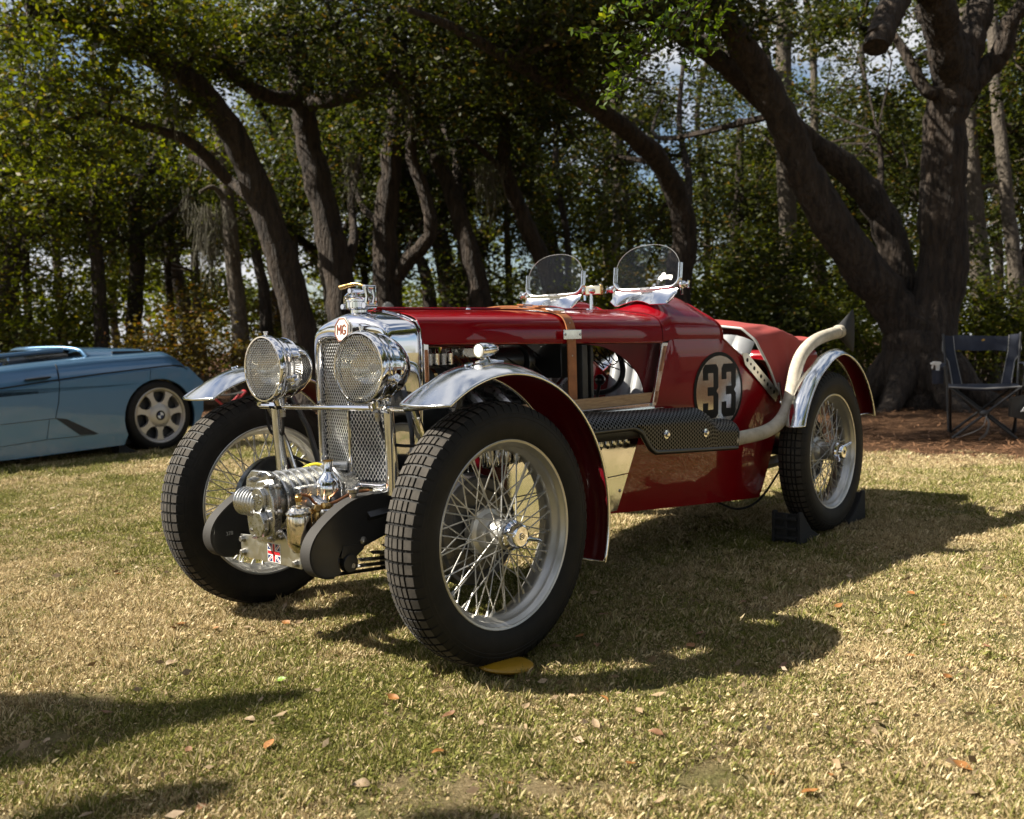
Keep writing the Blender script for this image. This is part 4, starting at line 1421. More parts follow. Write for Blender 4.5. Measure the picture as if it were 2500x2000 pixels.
# ---- dumb irons: the curved black horns
HORN = [(-0.10, 0.452), (0.097, 0.460), (0.175, 0.459), (0.241, 0.452), (0.287, 0.435), (0.336, 0.407), (0.372, 0.378), (0.391, 0.350), (0.397, 0.322), (0.391, 0.295), (0.375, 0.273), (0.352, 0.260), (0.322, 0.255), (0.293, 0.260),
        (0.299, 0.277), (0.304, 0.300), (0.292, 0.322), (0.263, 0.310), (0.229, 0.316), (0.176, 0.329), (0.102, 0.346), (-0.10, 0.360)]
for s in (1, -1):
    h = MB()
    inner, depth = (0.214, 0.036)
    h.prism(HORN, (0, s * inner, 0), (1, 0, 0), (0, 0, 1), (0, s * depth, 0))
    hn = h.build("dumb_iron", "black_paint", car, smooth=25, bevel=0.003)
    # raised crackle-finish nose band
    nb = MB()
    band = HORN[2:13]
    pts = curve_pts([(x, s * 0.232, z) for x, z in band], 3)
    mid = Vector((0.25, s * 0.232, 0.33))
    vs, fs = [], []
    for p in pts:
        n_ = Vector((p.x - 0.27, 0, p.z - 0.335)).normalized()
        for off in (-0.020, 0.020):
            vs.append(p + Vector((0, off, 0)) + n_ * 0.002)
        for off in (0.020, -0.020):
            vs.append(p + Vector((0, off, 0)) - n_ * 0.004)
    for i in range(len(pts) - 1):
        for j in range(4):
            fs.append((i * 4 + j, i * 4 + (j + 1) % 4, (i + 1) * 4 + (j + 1) % 4, (i + 1) * 4 + j))
    fs += [(0, 1, 2, 3), tuple((len(pts) - 1) * 4 + k for k in (3, 2, 1, 0))]
    nb.add(vs, fs)
    nb.build("nose_band", "nose_finish", hn, smooth=40)
    kb = MB()
    kx, kz = 0.232, 0.452
    kb.lathe([(0, 0), (0.009, 0), (0.010, 0.014), (0.016, 0.018), (0.017, 0.026), (0.013, 0.028), (0.012, 0.026), (0.0, 0.026)], (kx, s * 0.232, kz), (0, 0, 1), 20)
    kb.build("damper_knob", "steel", hn, smooth=30)
    bt = MB()
    bt.lathe([(0, 0.0), (0.012, 0.0), (0.012, 0.004), (0.007, 0.004), (0.007, 0.010), (0, 0.010)], (0.262, s * 0.250, 0.278), (0, s, 0), 8)
    bt.build("horn_bolt", "steel", hn, smooth=30)
    bt = MB()
    bt.lathe([(0, 0.0), (0.011, 0.0), (0.011, 0.002), (0.007, 0.005), (0, 0.006)], (0.218, s * 0.250, 0.338), (0, s, 0), 12)
    bt.build("horn_bolt", "steel", hn, smooth=30)
    sh = MB()
    sh.lathe([(0, -0.012), (0.024, -0.012), (0.026, 0.0), (0.024, 0.012), (0, 0.012)], (0.268, s * 0.246, 0.285), (0, s, 0), 20)
    sh.prism([(0.0, 0.0), (-0.05, 0.03), (-0.055, 0.045), (0.02, 0.05), (0.028, 0.02)], (0.268, s * 0.236, 0.285), (1, 0, 0), (0, 0, 1), (0, s * 0.016, 0))
    sh.build("shackle_boss", "black_paint", hn, smooth=30, bevel=0.001)
ct = MB()
ct.tube([(0.265, -0.25, 0.282), (0.265, 0.25, 0.282)], 0.016, 12)
ct.build("front_cross_tube", "black_paint", car)
text_part("stamped_number", "378", 0.016, Matrix.Translation((0.335, -0.213, 0.325)) @ Euler((R(90), 0, R(180))).to_matrix().to_4x4(), "grey_trim", car)

# ---- supercharger between the horns
sc = bpy.data.objects.new("supercharger", None)
link(sc, car)
bd = MB()
bx0, by, bz = 0.34, -0.012, 0.437
prof = []
n_f = 8
for i in range(n_f):
    h0 = i / n_f * 0.205
    prof += [(0.064, h0), (0.064, h0 + 0.011), (0.081, h0 + 0.0135), (0.083, h0 + 0.0165), (0.081, h0 + 0.0195), (0.064, h0 + 0.0225)]
bd.lathe([(0, 0)] + prof + [(0.066, 0.205), (0.05, 0.215), (0, 0.215)], (bx0, by, bz), (-1, 0, 0), 40)
bd.build("finned_casing", "cast_aluminium", sc, smooth=30)
sd = MB()
prof = [(0, 0)]
for i in range(7):
    h0 = i * 0.0135
    prof += [(0.0365, h0), (0.0415, h0 + 0.003), (0.0415, h0 + 0.0075), (0.0365, h0 + 0.0105)]
prof += [(0.036, 0.095), (0, 0.095)]
sd.lathe(prof, (0.352, -0.098, 0.436), (0, 1, 0), 36)
sd.build("ribbed_end_housing", "cast_aluminium", sc, smooth=25)
ep = MB()
plate = [(-0.066, 0.35), (-0.052, 0.335), (0.052, 0.335), (0.070, 0.36), (0.074, 0.41), (0.072, 0.48), (0.060, 0.513), (0.030, 0.526), (-0.040, 0.526), (-0.066, 0.505), (-0.074, 0.47), (-0.074, 0.40)]
ep.prism(plate, (0.342, by, 0), (0, 1, 0), (0, 0, 1), (0.016, 0, 0))
ep.build("end_plate", "cast_aluminium", sc, smooth=30, bevel=0.003)
bg_y = by + 0.028
gc = MB()
cover = [(-0.040, 0.352), (-0.020, 0.334), (0.030, 0.334), (0.046, 0.356), (0.050, 0.40), (0.048, 0.455), (0.036, 0.492), (0.012, 0.505), (-0.020, 0.500), (-0.040, 0.475), (-0.046, 0.42)]
gc.prism(cover, (0.356, bg_y, 0), (0, 1, 0), (0, 0, 1), (0.018, 0, 0))
gc.build("gear_cover", "cast_aluminium", sc, smooth=30, bevel=0.004)


def octagon(r, sy=1.0, rot=0.5):
    return [(r * math.cos(2 * math.pi * (k + rot) / 8), r * sy * math.sin(2 * math.pi * (k + rot) / 8)) for k in range(8)]


def strokes(mb, segs, o, ex, ey, w, d, scale=1.0):
    """Lettering strokes as thin bars on a plane."""
    o, ex, ey, d = Vector(o), Vector(ex), Vector(ey), Vector(d)
    for (x0, y0, x1, y1) in segs:
        a, b = Vector((x0, y0)) * scale, Vector((x1, y1)) * scale
        t = (b - a).normalized()
        n_ = Vector((-t.y, t.x)) * w
        a, b = a - t * w * 0.9, b + t * w * 0.9
        mb.prism([tuple(a - n_), tuple(b - n_), tuple(b + n_), tuple(a + n_)], o, ex, ey, d)


MG = [(-0.85, -0.55, -0.85, 0.55), (-0.85, 0.55, -0.48, -0.05), (-0.48, -0.05, -0.12, 0.55), (-0.12, 0.55, -0.12, -0.55),
      (0.84, 0.38, 0.55, 0.62), (0.55, 0.62, 0.25, 0.45), (0.25, 0.45, 0.18, -0.40), (0.18, -0.40, 0.50, -0.60), (0.50, -0.60, 0.82, -0.42), (0.82, -0.42, 0.82, -0.12), (0.82, -0.12, 0.58, -0.12)]
ob = MB()
ob.prism(octagon(0.031, 1.1), (0.374, bg_y - 0.006, 0.452), (0, 1, 0), (0, 0, 1), (0.010, 0, 0))
ob.build("octagon_boss", "cast_aluminium", sc, smooth=20, bevel=0.0015)
om = MB()
strokes(om, MG, (0.384, bg_y - 0.006, 0.452), (0, 1, 0), (0, 0, 1), 0.0022, (0.003, 0, 0), 0.019)
om.prism(octagon(0.0285, 1.1), (0.3838, bg_y - 0.006, 0.452), (0, 1, 0), (0, 0, 1), (0.0012, 0, 0))
om.build("boss_lettering", "cast_aluminium", sc, smooth=0)
lb = MB()
lb.prism(octagon(0.030, 1.25), (0.374, bg_y + 0.004, 0.385), (0, 1, 0), (0, 0, 1), (0.020, 0, 0))
lb.build("lower_boss", "cast_aluminium", sc, smooth=20, bevel=0.003)
st = MB()
for (y, z) in ((-0.062, 0.36), (-0.068, 0.43), (-0.060, 0.50), (-0.02, 0.517), (0.035, 0.515), (0.062, 0.49), (0.064, 0.42), (0.062, 0.365), (0.02, 0.345), (-0.03, 0.345)):
    st.lathe([(0, 0), (0.0085, 0), (0.0085, 0.007), (0.005, 0.008), (0.005, 0.016), (0, 0.017)], (0.358, bg_y + y, z), (1, 0, 0), 6)
for (y, z) in ((-0.034, 0.345), (0.038, 0.348), (-0.036, 0.475), (0.03, 0.490), (0.042, 0.40), (-0.042, 0.42)):
    st.lathe([(0, 0), (0.0065, 0), (0.0065, 0.006), (0.004, 0.007), (0.004, 0.013), (0, 0.014)], (0.374, bg_y + y, z), (1, 0, 0), 6)
tag(st.build("studs", "steel", sc, smooth=25), kind="stuff")
mf = MB()
mf.box((0.22, 0.075, 0.425), (0.16, 0.03, 0.11))
mf.box((0.205, 0.10, 0.408), (0.09, 0.06, 0.045))
mf.tube([(0.26, 0.07, 0.44), (0.26, 0.15, 0.41), (0.20, 0.20, 0.405)], 0.02, 12)
mf.box((0.09, 0.12, 0.425), (0.05, 0.05, 0.03))
mf.box((0.05, 0.14, 0.435), (0.03, 0.05, 0.03))
mf.build("inlet_manifold", "cast_aluminium", sc, smooth=30, bevel=0.004)
cl = MB()
cl.lathe([(0, 0), (0.075, 0), (0.082, 0.006), (0.082, 0.016), (0.075, 0.022), (0.055, 0.03), (0.05, 0.10), (0, 0.10)], (0.135, by, bz), (-1, 0, 0), 36)
cl.build("drive_end", "cast_aluminium", sc, smooth=30)
tb = MB()
tb.tube(curve_pts([(0.17, -0.12, 0.480), (0.11, -0.07, 0.505), (0.05, -0.01, 0.505)], 5), 0.017, 14)
tb.build("steering_tube", "cast_aluminium", sc, smooth=40)
yw = MB()
yw.tube(curve_pts([(0.175, -0.060, 0.508), (0.165, -0.045, 0.517), (0.15, -0.030, 0.520), (0.14, -0.018, 0.516)], 5), 0.0055, 8)
yw.build("yellow_tape", "yellow_wire", sc)
# carburettor dashpot
cb = MB()
cb.lathe([(0, 0.405), (0.030, 0.405), (0.036, 0.412), (0.037, 0.420), (0.037, 0.470), (0.035, 0.486), (0.028, 0.500), (0.018, 0.510), (0.0135, 0.520), (0.0125, 0.545), (0.0, 0.545)], (0.215, 0.108, 0), (0, 0, 1), 32)
cbo = cb.build("carburettor_dashpot", "chrome", sc, smooth=40)
cc = MB()
cc.lathe([(0, 0.545), (0.0140, 0.545), (0.0145, 0.549), (0.0, 0.551)], (0.215, 0.108, 0), (0, 0, 1), 20)
cc.build("dashpot_cap", "brass", sc, smooth=30)
# filter canister
fc = MB()
fc.lathe([(0, 0.318), (0.014, 0.320), (0.024, 0.330), (0.0335, 0.345), (0.0345, 0.350), (0.0345, 0.412), (0.0325, 0.420), (0.0355, 0.422), (0.0365, 0.425), (0.0355, 0.428), (0.031, 0.431), (0.025, 0.440), (0.012, 0.446), (0.008, 0.447), (0.008, 0.455), (0, 0.455)], (0.358, 0.160, 0), (0, 0, 1), 32)
fc.build("fuel_filter", "nickel", sc, smooth=30)
bf = MB()
bf.lathe([(0, 0), (0.009, 0), (0.0105, 0.003), (0.0105, 0.014), (0.008, 0.017), (0.007, 0.022), (0, 0.023)], (0.358, 0.160, 0.455), (0, 0, 1), 8)
bf.lathe([(0, -0.014), (0.009, -0.014), (0.0125, -0.011), (0.0125, 0.011), (0.009, 0.014), (0, 0.014)], (0.315, 0.178, 0.432), (0.3, 1, 0.2), 6)
bf.lathe([(0, -0.02), (0.008, -0.02), (0.010, -0.01), (0.010, 0.016), (0, 0.018)], (0.290, 0.190, 0.437), (0.9, 0.2, 0.1), 6)
bf.tube([(0.318, 0.182, 0.425), (0.318, 0.186, 0.395), (0.318, 0.186, 0.37)], [0.008, 0.009, 0.006], 8)
bf.build("brass_union", "brass", sc, smooth=30)
pp = MB()
pp.tube(curve_pts([(0.358, 0.160, 0.468), (0.34, 0.145, 0.470), (0.31, 0.14, 0.462), (0.28, 0.125, 0.438), (0.25, 0.12, 0.425)], 5), 0.0042, 8)
pp.tube(curve_pts([(0.318, 0.186, 0.40), (0.318, 0.19, 0.35), (0.31, 0.20, 0.33), (0.26, 0.20, 0.32)], 5), 0.0045, 8)
pp.tube(curve_pts([(0.30, 0.188, 0.437), (0.25, 0.19, 0.446), (0.20, 0.19, 0.46), (0.15, 0.20, 0.462)], 5), 0.0045, 8)
pp.build("fuel_pipe", "copper", sc)

# ---- plate with the flag
fp = MB()
fp.prism([(-0.140, 0.270), (0.142, 0.268), (0.142, 0.330), (0.110, 0.333), (0.080, 0.345), (0.062, 0.362), (0.050, 0.362), (0.040, 0.345), (0.020, 0.335), (-0.020, 0.337), (-0.040, 0.350), (-0.052, 0.358), (-0.066, 0.345), (-0.095, 0.336), (-0.140, 0.334)], (0.340, 0, 0), (0, 1, 0), (0, 0, 1), (0.005, 0, 0))
fpo = fp.build("front_plate", "brushed_plate", car, smooth=20, bevel=0.001)
for s in (1, -1):
    rb = MB()
    rb.box((0.30, s * 0.136, 0.298), (0.078, 0.010, 0.058))
    rb.build("plate_bracket", "brushed_plate", fpo, bevel=0.001)
for (y, z) in ((-0.125, 0.322), (-0.125, 0.283), (0.126, 0.320), (0.122, 0.281), (0.056, 0.348), (-0.05, 0.345)):
    q = MB()
    q.lathe([(0, 0), (0.011, 0), (0.011, 0.0025), (0.009, 0.003), (0.009, 0.010), (0.0075, 0.0115), (0, 0.0115)], (0.345, y, z), (1, 0, 0), 6)
    q.build("plate_bolt", "steel", fpo, smooth=25)
# flag: white ground, blue fields, red strokes; sits on the plate
FW, FH = 0.056, 0.050
fy, fz = 0.021, 0.2985


def flag_pt(a, b):          # a, b in -1..1
    return (a * FW / 2, b * FH / 2)


fl = MB()
fl.cur = 0
fl.prism([flag_pt(-1.06, -1.07), flag_pt(1.06, -1.07), flag_pt(1.06, 1.07), flag_pt(-1.06, 1.07)], (0.3452, fy, fz), (0, 1, 0), (0, 0, 1), (0.0008, 0, 0))
lay = lambda k: (0.3460 + 0.0003 * k, fy, fz)
fl.cur = 1
for sx in (-1, 1):
    for sz in (-1, 1):
        for tri in ([(0.30, 1.0), (0.30, 0.52), (0.80, 1.0)], [(1.0, 0.30), (1.0, 0.80), (0.50, 0.30)]):
            fl.prism([flag_pt(sx * x, sz * z) for x, z in tri], lay(0), (0, 1, 0), (0, 0, 1), (0.0003, 0, 0))
fl.cur = 2
for pl in ([(-1, -0.18), (1, -0.18), (1, 0.18), (-1, 0.18)],):
    fl.prism([flag_pt(*p) for p in pl], lay(1), (0, 1, 0), (0, 0, 1), (0.0003, 0, 0))
for pl in ([(-0.17, -1), (0.17, -1), (0.17, -0.18), (-0.17, -0.18)], [(-0.17, 0.18), (0.17, 0.18), (0.17, 1), (-0.17, 1)]):
    fl.prism([flag_pt(*p) for p in pl], lay(1), (0, 1, 0), (0, 0, 1), (0.0003, 0, 0))
for pl in ([(-1, 1), (-0.88, 1), (-0.28, 0.33), (-0.40, 0.33)], [(1, 1), (0.88, 1), (0.30, 0.36), (0.42, 0.36)], [(-1, -1), (-0.88, -1), (-0.30, -0.36), (-0.42, -0.36)], [(1, -1), (0.88, -1), (0.28, -0.33), (0.40, -0.33)]):
    fl.prism([flag_pt(*p) for p in pl], lay(0), (0, 1, 0), (0, 0, 1), (0.0003, 0, 0))
fl.build("union_flag_sticker", ["white_paint", "flag_blue", "flag_red"], fpo, smooth=0)

# ---- radiator
rad = bpy.data.objects.new("radiator", None)
link(rad, car)
OPEN = [(0, 0.462), (0.08, 0.462), (0.130, 0.463), (0.147, 0.474), (0.150, 0.52), (0.151, 0.62), (0.153, 0.74), (0.155, 0.83), (0.153, 0.868), (0.138, 0.886), (0.09, 0.888), (0.055, 0.886), (0.032, 0.876), (0, 0.872)]
OUT = [(0, 0.425), (0.08, 0.425), (0.142, 0.427), (0.167, 0.446), (0.171, 0.52), (0.173, 0.62), (0.175, 0.74), (0.177, 0.85), (0.175, 0.900), (0.163, 0.925), (0.120, 0.942), (0.07, 0.956), (0.035, 0.963), (0, 0.966)]
ring = lambda pts: [(y, z) for y, z in pts] + [(-y, z) for y, z in pts[-2:0:-1]]
op, ou = ring(OPEN), ring(OUT)
vee = lambda y: 0.026 * (1 - min(1, abs(y) / 0.155))
rings = []
mixp = lambda a, b, t: (a[0] + (b[0] - a[0]) * t, a[1] + (b[1] - a[1]) * t)
rings.append([(0.004 + vee(p[0]) * 0.6, p[0], p[1]) for p in op])
rings.append([(0.026 + vee(p[0]), p[0], p[1]) for p in op])
rings.append([(0.036 + vee(p[0]) * 0.9, *mixp(p, q, 0.25)) for p, q in zip(op, ou)])
rings.append([(0.037 + vee(p[0]) * 0.75, *mixp(p, q, 0.65)) for p, q in zip(op, ou)])
rings.append([(0.028 + vee(p[0]) * 0.5, *mixp(p, q, 0.92)) for p, q in zip(op, ou)])
rings.append([(0.014 + vee(p[0]) * 0.3, q[0] * 1.005, q[1]) for p, q in zip(op, ou)])
rings.append([(-0.020, q[0] * 1.07, q[1] + (0.004 if q[1] > 0.88 else 0)) for q in ou])
rings.append([(-0.062, q[0] * 1.15, q[1] + (0.006 if q[1] > 0.88 else 0)) for q in ou])
rings.append([(-0.066, q[0] * 1.13, q[1] + (0.003 if q[1] > 0.88 else 0)) for q in ou])
rs = MB()
K = len(op)
rs.add([p for rg in rings for p in rg], [(i * K + j, i * K + (j + 1) % K, (i + 1) * K + (j + 1) % K, (i + 1) * K + j) for i in range(len(rings) - 1) for j in range(K)])
rso = rs.build("radiator_shell", "chrome", rad, smooth=75)
ss = rso.modifiers.new("smooth", "SUBSURF")
ss.levels = ss.render_levels = 2
lipm = MB()
lipm.tube([(-0.066, y * 1.155, z + (0.007 if z > 0.88 else 0)) for y, z in OUT[3:-1]], 0.003, 8)
lipm.tube([(-0.066, -y * 1.155, z + (0.007 if z > 0.88 else 0)) for y, z in OUT[3:-1]], 0.003, 8)
lipm.build("shell_edge", "chrome", rad)
core = MB()
core.box((-0.03, 0, 0.665), (0.05, 0.30, 0.42))
core.build("radiator_core", "blue_dark", rad)


def lattice(mb, inside, x_of, y0, y1, z0, z1, dy, dz, r):
    """Two families of crossing wires clipped to inside(y, z); each wire is a thin bar."""
    H_, W_ = z1 - z0, y1 - y0
    slope = dz / dy
    for fam in (1, -1):
        n0 = int((W_ * slope + H_) / (2 * dz)) + 2
        for k in range(-n0, 2 * n0 + 1):
            c = z0 + k * dz * 2 if fam == 1 else z0 + k * dz * 2
            run = []
            n_s = 60
            for i in range(n_s + 1):
                y = y0 + W_ * i / n_s
                z = c - slope * W_ + slope * (y - y0) * 1.0 if fam == 1 else c - slope * (y - y0)
                if z0 <= z <= z1 and inside(y, z):
                    run.append((x_of(y, z) + fam * r * 0.7, y, z))
                else:
                    if len(run) > 1:
                        mb.tube([run[0], run[-1]], r, 4, cap=False)
                    run = []
            if len(run) > 1:
                mb.tube([run[0], run[-1]], r, 4, cap=False)


def in_open(y, z):
    y = abs(y)
    zt = interp(y, [0, 0.032, 0.055, 0.138, 0.153], [0.872, 0.876, 0.887, 0.886, 0.868])
    yl = interp(z, [0.463, 0.475, 0.52, 0.83], [0.130, 0.148, 0.150, 0.155])
    return y < yl and 0.464 < z < zt


gr = MB()
for s in (1, -1):
    y0, y1 = (0.0, 0.156) if s == 1 else (-0.156, 0.0)
    lattice(gr, in_open, lambda y, z: 0.012 + vee(y) * 1.25, y0, y1, 0.462, 0.890, 0.0062, 0.0100, 0.00115)
tag(gr.build("grille_mesh", "guard_wire", rad, smooth=0, fix=False), kind="stuff")
gb = MB()
gb.tube([(0.046, 0, 0.455), (0.046, 0, 0.874)], 0.0055, 10)
gb.build("grille_bar", "chrome", rad)
# octagonal badge on the shell
bg = MB()
bg.prism(octagon(0.0345, 1.12), (0.056, 0, 0.914), (0, 1, 0.0), (-0.08, 0, 1), (0.006, 0, 0))
bgo = bg.build("badge", "cream", rad, smooth=20, bevel=0.001)
bl = MB()
strokes(bl, MG, (0.0622, 0, 0.914), (0, 1, 0), (-0.08, 0, 1), 0.0021, (0.0012, 0, 0), 0.0225)
oc = octagon(0.0330, 1.12)
oi = octagon(0.0300, 1.12)
for k in range(8):
    bl.prism([oc[k], oc[(k + 1) % 8], oi[(k + 1) % 8], oi[k]], (0.0622, 0, 0.914), (0, 1, 0), (-0.08, 0, 1), (0.0010, 0, 0))
bl.build("badge_lettering", "badge_brown", bgo, smooth=0)
# filler cap with its over-centre clamp
cap = MB()
cap.lathe([(0, 0.955), (0.027, 0.960), (0.027, 0.972), (0.037, 0.976), (0.040, 0.980), (0.040, 0.996), (0.043, 0.998), (0.043, 1.003), (0.036, 1.008), (0.020, 1.013), (0.0, 1.015)], (-0.008, 0, 0), (0, 0, 1), 36)
capo = cap.build("filler_cap", "chrome", rad, smooth=30)
cm = MB()
for s in (1, -1):
    cm.tube([(-0.008 + 0.010 * s, -0.052, 0.985), (-0.008 + 0.010 * s, -0.052, 1.012), (-0.008 + 0.010 * s, -0.020, 1.030), (-0.008 + 0.010 * s, 0.030, 1.026), (-0.008 + 0.010 * s, 0.050, 1.030)], 0.0055, 8)
    cm.tube([(-0.008 + 0.014 * s, 0.050, 0.985), (-0.008 + 0.014 * s, 0.056, 1.010), (-0.008 + 0.014 * s, 0.050, 1.040)], [0.009, 0.006, 0.009], 8)
cm.tube([(-0.03, -0.052, 0.985), (0.014, -0.052, 0.985)], 0.008, 10)
cm.tube([(-0.03, 0.050, 0.985), (0.016, 0.050, 0.985)], 0.009, 10)
cm.tube([(-0.028, -0.018, 1.031), (0.012, -0.018, 1.031)], 0.008, 10)
cm.tube([(-0.028, 0.050, 1.038), (0.012, 0.050, 1.038)], 0.008, 10)
cm.tube([(-0.008, -0.018, 1.030), (-0.008, -0.018, 1.010)], [0.006, 0.014], 10)
cm.build("cap_clamp", "chrome", capo, smooth=40)
lv = MB()
lv.tube(curve_pts([(-0.004, 0.045, 1.038), (0.000, 0.010, 1.050), (0.004, -0.015, 1.050), (0.010, -0.062, 1.043)], 4), [0.004, 0.004, 0.0045, 0.005, 0.005, 0.0055, 0.006, 0.006, 0.0065, 0.007, 0.007, 0.0075, 0.0075], 10)
lv.build("cap_lever", "brass", capo, smooth=40)

# ---- headlamps
def headlamp(s):
    hl = bpy.data.objects.new("headlight", None)
    link(hl, car)
    hl.location = (0.182, s * 0.222, 0.803)
    hl.rotation_euler = (0, 0, s * 0.03)
    b_ = MB()
    b_.lathe([(0.0965, -0.020), (0.0975, -0.036), (0.0955, -0.040), (0.0945, -0.046), (0.0925, -0.064), (0.0940, -0.066), (0.0940, -0.070), (0.0900, -0.072), (0.083, -0.098), (0.068, -0.124), (0.046, -0.143), (0.022, -0.152), (0, -0.154)], axis=(1, 0, 0), n=56)
    b_.build("lamp_shell", "chrome", hl, smooth=35)
    rm = MB()
    rm.lathe([(0.0915, 0.004), (0.0945, 0.010), (0.0985, 0.010), (0.1020, 0.004), (0.1030, -0.006), (0.1015, -0.016), (0.0965, -0.022), (0.0930, -0.014), (0.0910, -0.004)], axis=(1, 0, 0), n=64, closed=True)
    rm.build("lamp_rim", "chrome", hl, smooth=40)
    rf = MB()
    rf.lathe([(0.0925, -0.010)] + [(0.0925 * t, -0.078 + 0.066 * t * t) for t in (0.95, 0.85, 0.7, 0.55, 0.4, 0.25, 0.12, 0.0)], axis=(1, 0, 0), n=48)
    rf.build("reflector", "reflector", hl, smooth=40)
    bu = MB()
    bu.ball((-0.045, 0, 0), 0.013)
    bu.tube([(-0.078, 0, 0), (-0.05, 0, 0)], 0.008, 10)
    bu.build("bulb", "white_plastic", hl, smooth=40)
    ln = MB()
    ln.lathe([(0.0925, -0.004), (0.07, 0.0), (0.035, 0.002), (0.0, 0.003)], axis=(1, 0, 0), n=48)
    ln.build("lens", "lens_glass", hl, smooth=40)
    sgd = MB()
    lattice(sgd, lambda y, z: y * y + z * z < 0.0925 ** 2, lambda y, z: 0.0085, -0.0925, 0.0925, -0.0925, 0.0925, 0.0046, 0.0070, 0.00105)
    tag(sgd.build("stone_guard", "guard_wire", hl, smooth=0, fix=False), kind="stuff")
    fit = MB()
    fit.lathe([(0, 0.0), (0.006, 0), (0.006, 0.008), (0.008, 0.009), (0.008, 0.012), (0, 0.013)], (-0.008, 0, 0.101), (0, 0, 1), 12)
    fit.build("lamp_catch", "chrome", hl, smooth=35)
    fit = MB()
    fit.lathe([(0, 0), (0.020, 0), (0.018, 0.008), (0.010, 0.012), (0.010, 0.02), (0.013, 0.021), (0.013, 0.026), (0, 0.027)], (-0.045, 0.086, -0.035), (0, 1, -0.35), 16)
    fit.build("lamp_pivot", "chrome", hl, smooth=35)
    fit = MB()
    fit.tube([(-0.045, 0, -0.088), (-0.05, 0, -0.112)], [0.024, 0.017], 14)
    fit.build("lamp_fitting", "chrome", hl, smooth=35)
    sk = MB()
    sk.tube([(-0.055, 0, -0.105), (-0.058, 0, -0.150)], [0.010, 0.008], 10)
    sk.build("lamp_stalk", "steel", hl)
    return hl


for s in (1, -1):
    headlamp(s)
lbm = MB()
lbm.tube([(0.125, -0.335, 0.684), (0.125, 0.335, 0.690)], 0.0085, 12)
for y in (-0.26, -0.222, 0.222, 0.26):
    lbm.tube([(0.125, y - 0.014, 0.687), (0.125, y + 0.014, 0.687)], 0.014, 8)
lbm.build("lamp_bar", "chrome", car, smooth=40)
for s in (1, -1):
    q = MB()
    q.tube([(0.122, s * 0.262, 0.692), (0.118, s * 0.262, 0.60), (0.112, s * 0.257, 0.52), (0.108, s * 0.252, 0.45)], [0.0145, 0.0155, 0.0175, 0.021], 16)
    q.build("lamp_post", "polished_aluminium", car, smooth=40)
    cl_ = MB()
    cl_.tube([(0.130, s * 0.335, 0.69), (0.10, s * 0.39, 0.695), (0.06, s * 0.46, 0.70)], 0.008, 10)
    cl_.tube([(0.10, s * 0.34, 0.69), (0.04, s * 0.33, 0.56), (0.02, s * 0.30, 0.44)], 0.011, 10)
    cl_.build("wing_stay", "chrome", car)
    cb_ = MB()
    cb_.tube(curve_pts([(0.122, s * 0.225, 0.655), (0.115, s * 0.24, 0.60), (0.09, s * 0.30, 0.585), (0.05, s * 0.40, 0.60), (0.05, s * 0.43, 0.68)], 6), 0.0045, 8)
    cb_.tube(curve_pts([(0.0, s * 0.45, 0.47), (0.03, s * 0.36, 0.52), (0.02, s * 0.28, 0.505), (0.0, s * 0.2, 0.48)], 6), 0.005, 8)
    cb_.build("lamp_cable", "rubber", car)


# ---- wings
def wing(cx, cz, s, r0, a0, a1, y0, y1, crown, front):
    wg = bpy.data.objects.new("wing", None)
    link(wg, car)

    def surf(off):
        def fn(a, b):
            t = R(a0 + (a1 - a0) * a)
            k = 1 - (2 * b - 1) ** 2
            tip = smooth01(a * 7) if front else 1.0
            r = (r0(t) if callable(r0) else r0) + crown * k ** 0.85 * (0.25 + 0.75 * tip) + off
            t -= 0.035 * k * (1 - tip) if front else 0.03 * k * (1 - smooth01(a * 8))
            y = y0 + (y1 - y0) * b
            if front:       # the blade narrows slightly to its front tip
                y = y + (0.012 * (1 - b) - 0.004 * b) * smooth01(1 - a * 6)
            if off < 0:
                y = y0 + 0.003 + (y1 - y0 - 0.006) * b
            return (cx + r * math.cos(t), s * y, cz + r * math.sin(t))
        return fn
    A = MB()
    A.grid(surf(0.0), 60, 14)
    A.build("wing_skin", "polished_aluminium", wg, smooth=60)
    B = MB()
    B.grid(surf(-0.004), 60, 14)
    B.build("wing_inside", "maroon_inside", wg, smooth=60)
    bead = MB()
    f = surf(-0.002)
    n_ = 60
    loop = [f(i / n_, 0.0) for i in range(n_ + 1)] + [f(1.0, j / 14) for j in range(1, 15)] + [f(1 - i / n_, 1.0) for i in range(1, n_ + 1)] + [f(0.0, 1 - j / 14) for j in range(1, 15)]
    bead.tube(loop, 0.0048, 8)
    bead.build("wing_bead", "polished_aluminium", wg, smooth=60)
    return wg


